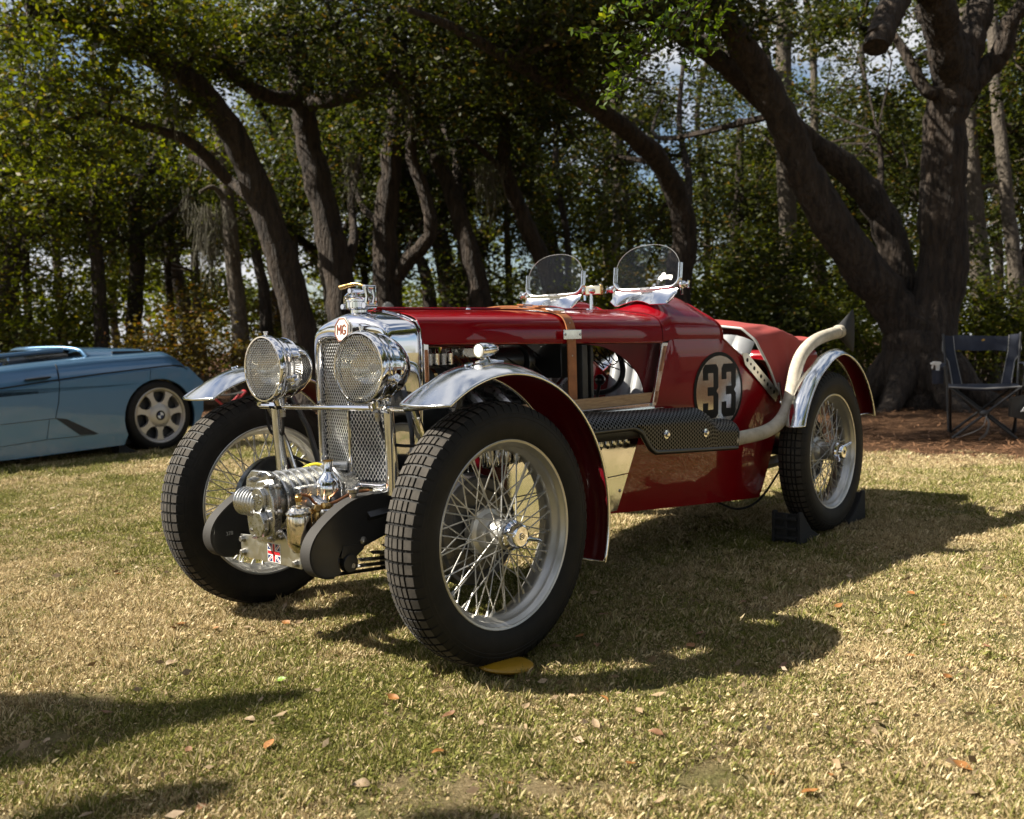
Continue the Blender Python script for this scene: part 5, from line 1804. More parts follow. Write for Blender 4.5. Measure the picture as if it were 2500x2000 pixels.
for s in (1, -1):
    wf = wing(0, RT, s, 0.428, 57, 200, 0.432, 0.612, 0.030, True)
    q = MB()
    q.tube([(-0.02, s * 0.44, 0.79), (-0.05, s * 0.33, 0.60), (-0.05, s * 0.25, 0.42)], 0.010, 8)
    q.tube([(-0.30, s * 0.44, 0.66), (-0.24, s * 0.33, 0.55), (-0.20, s * 0.25, 0.38)], 0.009, 8)
    q.build("wing_bracket", "black_paint", wf)
    # torpedo side lamp on the crown
    sl = MB()
    sl.lathe([(0.0165, 0.004), (0.0195, 0.004), (0.0210, -0.002), (0.0205, -0.020), (0.0170, -0.045), (0.0100, -0.066), (0.0, -0.076)], (0.030, s * 0.525, 0.8425), (1, 0, -0.05), 28)
    sl.tube([(0.012, s * 0.525, 0.826), (0.005, s * 0.525, 0.808)], [0.012, 0.018], 14)
    sl.tube([(-0.06, s * 0.525, 0.812), (0.015, s * 0.525, 0.816), (0.04, s * 0.525, 0.812)], [0.006, 0.015, 0.008], 12, flat=0.5)
    slo = sl.build("side_lamp", "chrome", wf, smooth=40)
    l2 = MB()
    l2.lathe([(0.0170, 0.0035), (0.012, 0.0065), (0.006, 0.0078), (0.0, 0.008)], (0.030, s * 0.525, 0.8425), (1, 0, -0.05), 24)
    l2.build("side_lamp_lens", "white_plastic", wf, smooth=40)
    dc = MB()
    dc.lathe([(0, 0.002), (0.010, 0.002), (0.0125, -0.002)], (0.085, s * 0.535, 0.8085), (0.30, 0, 1), 16)
    dc.build("wing_stud", "chrome", wf, smooth=40)
    wing(-WB, RT, s, lambda t: interp(math.degrees(t), [15, 45, 70, 97, 160], [0.398, 0.396, 0.400, 0.432, 0.440]), 21, 163, 0.532, 0.614, 0.022, False)

# ---- bonnet
def half_w(x):
    return interp(-x, [0.0, 0.062, 0.5, 0.9, 1.2, 1.35, 1.5, 1.7, 1.9, 2.05, 2.4, 2.8], [0.195, 0.203, 0.268, 0.318, 0.346, 0.360, 0.374, 0.388, 0.392, 0.388, 0.365, 0.32])


def z_low(x):
    return interp(-x, [0.06, 1.2, 1.55], [0.866, 0.853, 0.858])


def z_top(x):
    return interp(-x, [0.06, 0.6, 1.2, 1.5], [0.974, 0.980, 0.985, 0.984])


def section(x, b):
    """b 0..1 from the left lower edge over the top to the right lower edge -> (y, z)."""
    w, zl, zt = half_w(x), z_low(x), z_top(x)
    h = zt - zl
    k = [(1.0, 0.0), (1.0, 0.22), (0.985, 0.46), (0.93, 0.67), (0.80, 0.80), (0.58, 0.89), (0.30, 0.965), (0.0, 1.0)]
    t = b * 2 if b <= 0.5 else (1 - b) * 2
    u = t * (len(k) - 1)
    i = min(int(u), len(k) - 2)
    f = u - i
    p0, p1, p2, p3 = k[max(i - 1, 0)], k[i], k[i + 1], (k[i + 2] if i + 2 < len(k) else (-k[i][0], k[i][1]))
    c = [0.5 * ((2 * p1[d]) + (p2[d] - p0[d]) * f + (2 * p0[d] - 5 * p1[d] + 4 * p2[d] - p3[d]) * f * f + (3 * p1[d] - p0[d] - 3 * p2[d] + p3[d]) * f ** 3) for d in (0, 1)]
    y, z = c[0] * w, zl + c[1] * h
    return (y if b <= 0.5 else -y), z


bn = MB()
bn.grid(lambda a, b: (-0.066 - 1.104 * a, *section(-0.066 - 1.104 * a, b)), 40, 56, 0.003)
bno = bn.build("bonnet", "red_paint", car, smooth=50)
hg = MB()
for i in range(9):
    x0 = -0.07 - i * 0.122
    hg.tube([(x0, 0, z_top(x0) + 0.004), (x0 - 0.120, 0, z_top(x0 - 0.12) + 0.004)], 0.005, 8)
hg.build("bonnet_hinge", "red_paint", bno)
bk = MB()
for x in (-0.35, -1.0):
    bk.lathe([(0, 0.006), (0.006, 0.005), (0.009, 0.0)], (x, 0.13, z_top(x) - 0.004), (0, 0.12, 1), 12)
bk.build("bonnet_rest", "chrome", bno)
fl_ = MB()
for s in (1, -1):
    fl_.tube([(-0.068, s * half_w(-0.068), z_low(-0.068)), (-0.6, s * half_w(-0.6), z_low(-0.6)), (-1.17, s * half_w(-1.17), z_low(-1.17))], 0.0035, 8)
fl_.build("bonnet_edge", "red_paint", bno)

# ---- cowl with the two humps
def hump(x, y):
    up = smooth01((-x - 1.165) / 0.095)
    dn = 1 - 0.45 * smooth01((-x - 1.44) / 0.14)
    g = math.exp(-((abs(y) - 0.225) / 0.092) ** 2)
    return 0.066 * up * dn * g


def cowl_rear(b):
    """x of the cockpit edge, by position across."""
    e = abs(2 * b - 1)
    return interp(e, [0.0, 0.25, 0.5, 0.75, 0.9, 1.0], [-1.43, -1.50, -1.53, -1.555, -1.56, -1.565])


def cowl_pt(a, b, off=0.0):
    x0, x1 = -1.174, cowl_rear(b)
    x = x0 + (x1 - x0) * a
    y, z = section(x, b)
    e = abs(2 * b - 1)
    roll = 0.010 * smooth01((a - 0.72) / 0.28) * (1 - smooth01((e - 0.55) / 0.3))
    return Vector((x, y, z + hump(x, y) - roll + off))


cw = MB()
cw.grid(lambda a, b: cowl_pt(a, b), 36, 72, 0.004)
cwo = cw.build("cowl", "red_paint", car, smooth=60)
sm = MB()
sm.tube([(-1.172, section(-1.172, i / 40)[0], section(-1.172, i / 40)[1] + 0.001) for i in range(41)], 0.0026, 6)
sm.build("bonnet_seam_bead", "maroon_inside", cwo)
eb = MB()
eb.tube([cowl_pt(1.0, i / 60) + Vector((0, 0, -0.002)) for i in range(61)], 0.006, 8)
eb.build("cockpit_edge", "red_paint", cwo)


# ---- body sides
def side_y(x, z):
    w = half_w(x)
    t = (0.72 - z) / 0.5
    return w - 0.030 * max(0, t) ** 2 - (0.005 * smooth01((z - 0.846) / 0.008) if x > -1.56 else 0)


def z_bot(x):
    return interp(-x, [0.0, 0.88, 1.94, 2.1], [0.285, 0.246, 0.166, 0.156])


def z_cut(x):
    """Top edge of the side panel: slanted front edge, then the cowl line, then the cut-away."""
    if x > -1.215:
        return 0.246 + (-0.88 - x) / 0.335 * 0.610
    return interp(-x, [1.215, 1.54, 1.58, 1.62, 1.743, 1.898, 2.04], [0.868, 0.868, 0.855, 0.831, 0.770, 0.668, 0.590])


for s in (1, -1):
    sd_ = MB()
    xs = lambda a: -0.882 + (-2.04 + 0.882) * a

    def side_pt(a, b, s=s):
        x = xs(a)
        zb, zt = z_bot(x), z_cut(x)
        if x < -1.93:      # rear lower corner swept forward
            zb = zb + (-1.93 - x) / 0.11 * 0.26
        z = zb + (max(zt, zb + 0.002) - zb) * b
        return (x, s * side_y(x, z), z)
    sd_.grid(side_pt, 70, 16, 0.004)
    so = sd_.build("body_side", "red_paint", car, smooth=50)
    bd_ = MB()
    bd_.tube([(x, s * (side_y(x, z_cut(x)) - 0.001), z_cut(x)) for x in np.linspace(-1.55, -2.04, 24)], 0.005, 8)
    bd_.tube([(x, s * (side_y(x, z_cut(x)) + 0.000), max(z_cut(x), z_bot(x) + 0.002)) for x in np.linspace(-0.885, -1.213, 16)], 0.0022, 6)
    bd_.build("panel_edge", "red_paint", so)
    # inner return behind the side panel and the tail
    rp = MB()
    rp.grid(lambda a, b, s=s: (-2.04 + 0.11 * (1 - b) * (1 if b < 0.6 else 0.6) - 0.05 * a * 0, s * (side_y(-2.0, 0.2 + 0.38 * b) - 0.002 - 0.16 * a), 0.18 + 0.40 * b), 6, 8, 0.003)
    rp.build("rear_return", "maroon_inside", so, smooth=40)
tl = MB()


def tail_pt(a, b):
    x = -2.00 - 0.72 * a
    w = half_w(x) * (1 - 0.25 * smooth01((a - 0.6) / 0.4)) - 0.012
    zt = 0.78 - 0.05 * a
    zb = 0.34
    t = b * 2 * math.pi
    c, s_ = math.cos(t), math.sin(t)
    y = w * math.copysign(abs(c) ** 0.35, c)
    z = (zt + zb) / 2 + (zt - zb) / 2 * math.copysign(abs(s_) ** 0.45, s_)
    return (x, y, z)


tl.grid(tail_pt, 14, 48)
tl.add([tail_pt(1, k / 48) for k in range(48)], [tuple(range(48))])
tl.build("tail", "red_paint", car, smooth=50)
fl2 = MB()
fl2.box((-1.30, 0, 0.275), (1.40, 0.56, 0.01))
fl2.box((-2.00, 0, 0.50), (0.01, 0.64, 0.40))
fl2.build("cockpit_floor", "black_paint", car)

# ---- number disc
dx, dz, drx, drz = -1.535, 0.650, 0.176, 0.158


def on_side(x, z, off):
    return (x, side_y(x, z) + off, z)


nd = MB()
for (sc_, off, mi) in ((1.0, 0.0022, 0), (0.905, 0.0032, 1)):
    nd.cur = mi
    nn, mm = 56, 10
    vs = [on_side(dx, dz, off)]
    for i in range(1, mm + 1):
        for j in range(nn):
            t = 2 * math.pi * j / nn
            vs.append(on_side(dx + drx * sc_ * i / mm * math.cos(t), dz + drz * sc_ * i / mm * math.sin(t), off))
    fs = [(0, 1 + j, 1 + (j + 1) % nn) for j in range(nn)]
    for i in range(mm - 1):
        fs += [(1 + i * nn + j, 1 + (i + 1) * nn + j, 1 + (i + 1) * nn + (j + 1) % nn, 1 + i * nn + (j + 1) % nn) for j in range(nn)]
    nd.add(vs, fs)
ndo = nd.build("number_roundel", ["number_black", "number_disc"], car, smooth=60, fix=False)
THREE = [[(0, 1.84), (.14, 2), (.86, 2), (1, 1.84), (.68, 1.68), (.32, 1.68)], [(0, 1.84), (.32, 1.68), (.32, 1.42), (0, 1.42)],
         [(1, 1.84), (1, 1.14), (.86, 1.0), (.68, 1.16), (.68, 1.68)], [(.30, 1.16), (.68, 1.16), (.86, 1.0), (.68, .84), (.30, .84)],
         [(.86, 1.0), (1, .86), (1, .16), (.68, .32), (.68, .84)], [(1, .16), (.86, 0), (.14, 0), (0, .16), (.32, .32), (.68, .32)],
         [(0, .16), (0, .58), (.32, .58), (.32, .32)]]
for x_l in (dx + 0.113, dx - 0.017):
    dg = MB()
    for poly in THREE:
        k = len(poly)
        pts = [on_side(x_l - 0.104 * px_, dz - 0.104 + 0.107 * pz_, 0.0042) for px_, pz_ in poly]
        back = [(p[0], p[1] - 0.0008, p[2]) for p in pts]
        dg.add(pts + back, [tuple(range(k)), tuple(range(2 * k - 1, k - 1, -1))] + [(i, i + k, (i + 1) % k + k, (i + 1) % k) for i in range(k)])
    dg.build("number_digit", "number_black", ndo, smooth=0, fix=False)

# ---- perforated bracket on the cockpit edge
pb = MB()
pb.prism([(-1.690, 0.800), (-1.735, 0.800), (-2.030, 0.625), (-2.000, 0.580), (-1.715, 0.752)], (0, 0.397, 0), (1, 0, 0), (0, 0, 1), (0, 0.004, 0))
pbo = pb.build("cockpit_bracket", "brushed_plate", car, smooth=20, bevel=0.001)
hb_ = MB()
for k in range(9):
    t = k / 8
    x, z = -1.735 - 0.245 * t, 0.770 - 0.145 * t
    hb_.lathe([(0, 0.0012), (0.006 if k % 2 else 0.009, 0.0012), (0.006 if k % 2 else 0.009, 0.0)], (x, 0.401, z), (0, 1, 0), 10)
hb_.build("bracket_holes", "number_black", pbo, smooth=0)
hs = MB()
hs.tube([(-2.025, 0.402, 0.665), (-2.045, 0.404, 0.60), (-2.045, 0.404, 0.565)], 0.007, 8)
hs.lathe([(0, 0.006), (0.010, 0.004), (0.012, 0)], (-2.045, 0.404, 0.572), (0, 1, 0), 12)
hs.build("door_catch", "polished_aluminium", pbo)

# ---- aluminium aprons with louvres
seam = lambda z: -0.88 - (z - 0.246) / 0.610 * 0.335
AY = 0.336


def apron_y(x, z):
    return side_y(x, z) - 0.004


for s in (1, -1):
    for (za, zb_, nm) in ((0.388, 0.600, "apron"), (0.262, 0.384, "lower_apron")):
        ap = MB()
        ap.grid(lambda a, b, s=s, za=za, zb_=zb_: ((lambda z: (lambda x: (x, s * (0.330 - 0.03 * max(0, (0.5 - z)) + 0.0), z))(-0.12 + (seam(z) + 0.005 + 0.12) * a))(za + (zb_ - za) * b)), 24, 6, 0.003)
        apo = ap.build(nm, "aluminium_sheet", car, smooth=40)
        if nm == "apron":
            lvm = MB()
            top, bot = 0.585, 0.497
            pts = [(0, s * 0.333, bot), (0, s * 0.340, bot + 0.006), (0, s * 0.338, (top + bot) / 2), (0, s * 0.333, top)]
            lvm.tube(curve_pts(pts, 4), [0.002] + [0.0105] * 3 + [0.0115] * 4 + [0.010] * 4 + [0.003], 8, flat=0.8)
            lv0 = lvm.build("louvre", "aluminium_sheet", apo, smooth=50)
            for i in range(19):
                o = lv0 if i == 0 else link(bpy.data.objects.new("louvre", lv0.data), apo)
                o.location = (-0.20 - i * 0.0405, 0, 0)
            lo = MB()
            for i in range(19):
                x = -0.20 - i * 0.0405
                lo.ball((x, s * 0.341, 0.495), 0.006, 8, (1, 0.7, 1.2))
            tag(lo.build("louvre_mouths", "number_black", apo), kind="stuff")
        else:
            rv = MB()
            for (x, z) in ((-0.80, 0.375), (-0.80, 0.28), (-0.90, 0.33), (-0.60, 0.375), (-0.60, 0.28)):
                rv.ball((x, s * 0.327, z), 0.006, 8, (1, 0.5, 1))
            rv.build("apron_screws", "steel", apo)
# wood rail, angle and pillar of the open engine bay
for s in (1, -1):
    wr = MB()
    wr.box((-0.62, s * 0.318, 0.650), (1.02, 0.034, 0.036))
    wr.build("wood_rail", "wood", car, bevel=0.002)
an = MB()
an.box((-0.62, 0.333, 0.622), (1.02, 0.008, 0.018))
an.box((-0.62, 0.350, 0.612), (1.02, 0.040, 0.004))
an.build("rail_angle", "polished_aluminium", car, bevel=0.001)
pl = MB()
pl.prism([(-1.168, 0.850), (-1.212, 0.850), (-1.118, 0.620), (-1.094, 0.620)], (0, 0.334, 0), (1, 0, 0), (0, 0, 1), (0, 0.010, 0))
plo = pl.build("bay_pillar", "polished_aluminium", car, smooth=20, bevel=0.001)
sl_ = MB()
for z0, z1 in ((0.745, 0.838), (0.632, 0.672)):
    xm = lambda z: -1.110 - (z - 0.62) / 0.23 * 0.082
    sl_.tube([(xm(z0), 0.3442, z0), (xm(z1), 0.3442, z1)], 0.0075, 10, flat=0.25)
sl_.build("pillar_slot", "copper", plo)
for s in (-1, 1):
    fb = MB()
    fb.box((-0.082, s * 0.205, 0.800), (0.020, 0.006, 0.135))
    fbo = fb.build("front_bay_strip", "chrome", car, bevel=0.001)
fs_ = MB()
fs_.tube([(-0.082, 0.2085, 0.752), (-0.082, 0.2085, 0.848)], 0.006, 8, flat=0.2)
fs_.build("strip_slot", "copper", fbo)
# curved maroon panel of the scuttle inside the bay
ARCH = [(-0.737, 0.852), (-0.85, 0.838), (-0.955, 0.803), (-1.034, 0.756), (-1.078, 0.708), (-1.096, 0.660)]
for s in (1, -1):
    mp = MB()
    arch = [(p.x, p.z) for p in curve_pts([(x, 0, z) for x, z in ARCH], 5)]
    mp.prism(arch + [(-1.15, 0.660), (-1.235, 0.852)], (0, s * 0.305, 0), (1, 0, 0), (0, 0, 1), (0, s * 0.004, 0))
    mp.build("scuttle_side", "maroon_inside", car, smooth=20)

# ---- engine bay
eng = bpy.data.objects.new("engine", None)
link(eng, car)
e = MB()
e.box((-0.42, 0, 0.50), (0.56, 0.20, 0.34))
e.box((-0.42, 0.02, 0.70), (0.54, 0.15, 0.06))
e.box((-0.78, 0, 0.52), (0.16, 0.26, 0.30))
e.build("engine_block", "dark_engine", eng, bevel=0.01)
e = MB()
e.tube([(-0.16, 0.0, 0.775), (-0.66, 0.0, 0.775)], 0.050, 16)
e.box((-0.42, 0.0, 0.750), (0.52, 0.11, 0.05))
e.build("cam_cover", "cast_aluminium", eng, smooth=40, bevel=0.004)
e = MB()
for k in range(4):
    e.tube([(-0.20 - 0.12 * k, 0.06, 0.72), (-0.20 - 0.12 * k, 0.16, 0.70), (-0.22 - 0.12 * k, 0.24, 0.62), (-0.30 - 0.12 * k, 0.30, 0.58)], 0.022, 10)
e.build("exhaust_manifold", "steel", eng)
e = MB()
e.tube([(-0.115, 0.15, 0.755), (-0.30, 0.15, 0.755)], 0.038, 20)
e.build("dynamo", "dark_engine", eng, smooth=40)
e = MB()
e.tube([(-0.135, 0.15, 0.755), (-0.15, 0.15, 0.755)], 0.0392, 20)
e.build("dynamo_band", "brass", eng, smooth=40)
for i, x in enumerate((-0.14, -0.17, -0.20, -0.23, -0.26)):
    q = MB()
    q.lathe([(0, 0), (0.011, 0), (0.011, 0.035), (0.008, 0.038), (0.005, 0.05), (0, 0.05)], (x, 0.13, 0.800), (0, 0, 1), 14)
    q.build("fuse_holder", "steel" if i % 2 else "chrome", eng, smooth=30)
e = MB()
e.box((-0.70, 0.10, 0.80), (0.05, 0.30, 0.12))
e.tube([(-0.42, 0.14, 0.805), (-0.56, 0.14, 0.805)], 0.045, 18)
e.tube([(-0.57, 0.14, 0.80), (-0.60, 0.14, 0.80)], 0.06, 18)
e.build("magneto", "black_paint", eng, smooth=40, bevel=0.003)
e = MB()
e.box((-0.40, 0.10, 0.835), (0.20, 0.10, 0.035))
e.build("header_box", "cast_aluminium", eng, bevel=0.004)
for y in (0.28, -0.28):
    for x_, w_ in ((-0.735, 0.05), (-0.80, 0.016)):
        e = MB()
        e.box((x_, y, 0.735), (0.03 if w_ > 0.02 else 0.016, w_, 0.23))
        e.build("bulkhead_post", "dark_engine", eng, bevel=0.002)
wires = MB()
rw = random.Random(5)
for k in range(16):
    x, y, z = rw.uniform(-0.15, -0.6), rw.uniform(0.08, 0.2), rw.uniform(0.78, 0.85)
    wires.tube(curve_pts([(x, y, z), (x - rw.uniform(0.02, 0.1), y + rw.uniform(-0.03, 0.05), z - rw.uniform(-0.02, 0.06)), (x - rw.uniform(0.05, 0.2), y, z - rw.uniform(0, 0.08))], 5), 0.0028, 6)
for k in range(12):
    x, y, z = rw.uniform(-0.85, -1.15), rw.uniform(-0.1, 0.26), rw.uniform(0.80, 0.86)
    wires.tube(curve_pts([(x, y, z), (x - rw.uniform(0.02, 0.08), y + 0.03, z - rw.uniform(0.02, 0.07)), (x - rw.uniform(0.06, 0.15), y + 0.01, z - rw.uniform(0, 0.05))], 5), 0.0026, 6)
tag(wires.build("wiring", "rubber", eng), kind="stuff")
wc = MB()
for k in range(7):
    x, y, z = rw.uniform(-0.22, -0.40), rw.uniform(0.12, 0.2), rw.uniform(0.79, 0.85)
    wc.tube(curve_pts([(x, y, z), (x - 0.03, y + 0.02, z - 0.04), (x - rw.uniform(0.04, 0.1), y, z - 0.02)], 5), 0.0026, 6)
wc.build("copper_pipes", "copper", eng)

# ---- exhaust: black perforated guard, wrapped pipe, fishtail
def guard_mat():
    m, n, l, b = new_mat("perforated_black")
    b.inputs["Base Color"].default_value = (0.024, 0.023, 0.022, 1)
    b.inputs["Roughness"].default_value = 0.38
    b.inputs["Coat Weight"].default_value = 0.25
    b.inputs["Coat Roughness"].default_value = 0.2
    out = [k for k in n if k.type == "OUTPUT_MATERIAL"][0]
    uv = n.new("ShaderNodeUVMap")
    uv.uv_map = "uv"
    mp_ = n.new("ShaderNodeMapping")
    l.new(uv.outputs[0], mp_.inputs["Vector"])

    def dots(offset):
        m1 = n.new("ShaderNodeMapping")
        m1.inputs["Location"].default_value = (offset, offset, 0)
        l.new(mp_.outputs[0], m1.inputs["Vector"])
        f = n.new("ShaderNodeVectorMath")
        f.operation = "FRACTION"
        l.new(m1.outputs[0], f.inputs[0])
        s_ = n.new("ShaderNodeVectorMath")
        s_.operation = "SUBTRACT"
        s_.inputs[1].default_value = (0.5, 0.5, 0)
        l.new(f.outputs[0], s_.inputs[0])
        sc2 = n.new("ShaderNodeVectorMath")
        sc2.operation = "MULTIPLY"
        sc2.inputs[1].default_value = (1.73, 1.0, 0)
        l.new(s_.outputs[0], sc2.inputs[0])
        ln_ = n.new("ShaderNodeVectorMath")
        ln_.operation = "LENGTH"
        l.new(sc2.outputs[0], ln_.inputs[0])
        return ln_.outputs["Value"]
    mn = n.new("ShaderNodeMath")
    mn.operation = "MINIMUM"
    l.new(dots(0.0), mn.inputs[0])
    l.new(dots(0.5), mn.inputs[1])
    lt = n.new("ShaderNodeMath")
    lt.operation = "LESS_THAN"
    lt.inputs[1].default_value = 0.33
    l.new(mn.outputs[0], lt.inputs[0])
    tr = n.new("ShaderNodeBsdfDiffuse")
    tr.inputs["Color"].default_value = (0.002, 0.002, 0.002, 1)
    mx = n.new("ShaderNodeMixShader")
    l.new(lt.outputs[0], mx.inputs[0])
    l.new(b.outputs[0], mx.inputs[1])
    l.new(tr.outputs[0], mx.inputs[2])
    l.new(mx.outputs[0], out.inputs["Surface"])
    bmp = n.new("ShaderNodeBump")
    bmp.inputs["Strength"].default_value = 0.5
    bmp.inputs["Distance"].default_value = 0.003
    l.new(mn.outputs[0], bmp.inputs["Height"])
    l.new(bmp.outputs[0], b.inputs["Normal"])
    return m


M["perforated"] = guard_mat()
GTOP = ([0.30, 0.534, 0.899, 1.277, 1.320, 1.354, 1.40, 1.50, 1.524], [0.638, 0.632, 0.620, 0.605, 0.586, 0.560, 0.552, 0.546, 0.540])
GBOT = ([0.30, 0.563, 0.791, 0.839, 0.888, 0.923, 1.524], [0.580, 0.578, 0.574, 0.556, 0.500, 0.478, 0.436])


def guard_pt(a, b):
    x = -0.30 - 1.224 * a
    zt, zb = interp(-x, *GTOP), interp(-x, *GBOT)
    rr = 0.052
    # b 0..0.45: over the top of the tube, then down the flat flank
    if b < 0.5:
        t = b / 0.5 * math.pi * 0.5
        y = 0.400 + 0.068 * math.sin(t)
        z = zt - rr + rr * math.cos(t)
    else:
        u = (b - 0.5) / 0.5
        y = 0.468 - 0.004 * u
        z = (zt - rr) + (zb - (zt - rr)) * u
    return (x, y, z)


gd = MB()
NU, NV = 72, 22
gd.grid(guard_pt, NU, NV)
gdo = gd.build("exhaust_guard", "perforated", car, smooth=60, fix=False)
me = gdo.data
uvl = me.uv_layers.new(name="uv")
arc = []
for i in range(NU + 1):
    acc, row = 0.0, [0.0]
    for j in range(NV):
        acc += (Vector(guard_pt(i / NU, (j + 1) / NV)) - Vector(guard_pt(i / NU, j / NV))).length
        row.append(acc)
    arc.append(row)
for p in me.polygons:
    for li in p.loop_indices:
        vi = me.loops[li].vertex_index
        i, j = divmod(vi, NV + 1)
        uvl.data[li].uv = (i / NU * 1.224 / 0.0245, arc[i][j] / 0.0142)
gl = MB()
lowp = [Vector(guard_pt(i / NU, 1.0)) for i in range(NU + 1)]
gl.tube([p + Vector((0, -0.006, -0.006)) for p in lowp], 0.0095, 8)
gl.tube([Vector(guard_pt(1.0, j / NV)) for j in range(NV + 1)], 0.003, 6)
gl.build("guard_frame", "guard_black", gdo, smooth=50)
for x, z in ((-0.985, 0.529), (-1.262, 0.511)):
    q = MB()
    q.lathe([(0, 0), (0.016, 0), (0.016, 0.002), (0.009, 0.003), (0.009, 0.010), (0.006, 0.012), (0, 0.012)], (x, 0.467, z), (0, 1, 0), 16)
    q.build("guard_bolt", "chrome", gdo, smooth=30)
pz = MB()
pz.tube(curve_pts([(-0.25, 0.38, 0.575), (-0.55, 0.415, 0.568), (-1.25, 0.415, 0.545)], 6), 0.034, 14)
pz.tube(curve_pts([(-0.98, 0.412, 0.50), (-1.3, 0.412, 0.482), (-1.52, 0.425, 0.480)], 6), 0.028, 14)
pz.build("exhaust_pipe", "black_crackle", car, smooth=50)
wp_pts = curve_pts([(-1.50, 0.436, 0.458), (-1.61, 0.460, 0.466), (-1.70, 0.482, 0.474), (-1.79, 0.496, 0.496), (-1.862, 0.502, 0.535), (-1.912, 0.502, 0.588), (-1.948, 0.500, 0.650), (-1.990, 0.498, 0.725), (-2.055, 0.494, 0.782), (-2.15, 0.490, 0.824), (-2.26, 0.484, 0.850), (-2.38, 0.480, 0.866), (-2.50, 0.478, 0.879)], 14)
wr_ = MB()
# the wrap: rings of tape, each turn standing a little proud
rad_ = []
for i in range(len(wp_pts)):
    rad_.append(0.0280 if i % 2 else 0.0262)
wr_.tube(wp_pts, rad_, 18)
wr_.tube([(-2.485, 0.478, 0.878), (-2.50, 0.478, 0.880), (-2.53, 0.478, 0.883)], [0.0295, 0.032, 0.030], 18)
wr_.build("wrapped_tail_pipe", "wrap", car, smooth=60)
ft = MB()
prof = []
for t in np.linspace(0, 1, 9):
    x = -2.52 - 0.165 * t
    hz, hy = 0.024 + 0.082 * t ** 0.9, 0.024 * (1 - t) + 0.008
    prof.append([(x, 0.478 + hy * math.cos(a_), 0.884 + hz * math.sin(a_) * 1.0) for a_ in np.linspace(0, 2 * math.pi, 20, endpoint=False)])
ft.add([p for r_ in prof for p in r_], [(i * 20 + j, i * 20 + (j + 1) % 20, (i + 1) * 20 + (j + 1) % 20, (i + 1) * 20 + j) for i in range(8) for j in range(20)])
ft.build("fishtail", "chock_rubber", car, smooth=50)

# ---- strap over the bonnet
def sec_pts(x, off, b0, b1, n_):
    out = []
    for i in range(n_ + 1):
        b = b0 + (b1 - b0) * i / n_
        y, z = section(x, b)
        y2, z2 = section(x, min(1, b + 0.002))
        y1, z1 = section(x, max(0, b - 0.002))
        n_v = Vector((0, z2 - z1, -(y2 - y1))).normalized()
        if n_v.z < 0 and abs(n_v.y) < 0.7:
            n_v = -n_v
        if y > 0.02 and n_v.y < 0 or y < -0.02 and n_v.y > 0:
            n_v = -n_v
        out.append(Vector((x, y, z)) + n_v * off)
    return out


def strap(mb, pts, w, th):
    vs, fs = [], []
    for i, p in enumerate(pts):
        t = (pts[min(i + 1, len(pts) - 1)] - pts[max(i - 1, 0)]).normalized()
        n_ = Vector((1, 0, 0)).cross(t).normalized()
        for dx_, o_ in ((-w / 2, 0), (w / 2, 0), (w / 2, th), (-w / 2, th)):
            vs.append(p + Vector((dx_, 0, 0)) + n_ * o_)
    for i in range(len(pts) - 1):
        for j in range(4):
            fs.append((i * 4 + j, i * 4 + (j + 1) % 4, (i + 1) * 4 + (j + 1) % 4, (i + 1) * 4 + j))
    fs += [(0, 1, 2, 3), tuple((len(pts) - 1) * 4 + k for k in (3, 2, 1, 0))]
    mb.add(vs, fs)


SX = -0.672
sb = MB()
top = sec_pts(SX, 0.005, 1.0, 0.0, 60)
yl_ = half_w(SX) + 0.006
down = [Vector((SX, yl_, z)) for z in np.linspace(0.845, 0.655, 10)]
downr = [Vector((SX, -yl_, z)) for z in np.linspace(0.655, 0.845, 10)]
strap(sb, downr + top + down, 0.046, 0.004)
sbo = sb.build("bonnet_strap", "leather_tan", car, smooth=40)
s2 = MB()
strap(s2, sec_pts(SX, 0.011, 0.62, 0.30, 20), 0.040, 0.004)
s2.build("strap_end", "leather_tan", sbo, smooth=40)
for b in (0.36, 0.42):
    s3 = MB()
    strap(s3, sec_pts(SX - 0.0, 0.017, b + 0.012, b - 0.012, 4), 0.056, 0.004)
    s3.build("strap_keeper", "leather_tan", sbo, smooth=40)
s4 = MB()
q = sec_pts(SX, 0.016, 0.31, 0.27, 4)
for sgn in (-1, 1):
    s4.tube([p + Vector((sgn * 0.029, 0, 0)) for p in q], 0.003, 8)
for p in (q[0], q[2], q[-1]):
    s4.tube([p + Vector((-0.029, 0, 0)), p + Vector((0.029, 0, 0))], 0.003, 8)
s4.build("strap_buckle", "chrome", sbo)
for s in (1, -1):
    s5 = MB()
    s5.box((SX, s * (half_w(SX) + 0.0125), 0.886), (0.098, 0.003, 0.032))
    s5.build("strap_bracket", "polished_aluminium", sbo, bevel=0.004)
s6 = MB()
for sgn in (-1, 1):
    s6.ball((SX + sgn * 0.041, half_w(SX) + 0.0145, 0.886), 0.005, 8, (1, 0.5, 1))
for z in (0.925, 0.870, 0.815):
    s6.ball((SX, half_w(SX) + 0.0105 + (0.0 if z < 0.9 else -0.008), z), 0.003, 8, (1, 0.4, 1))
s6.build("strap_rivets", "steel", sbo)

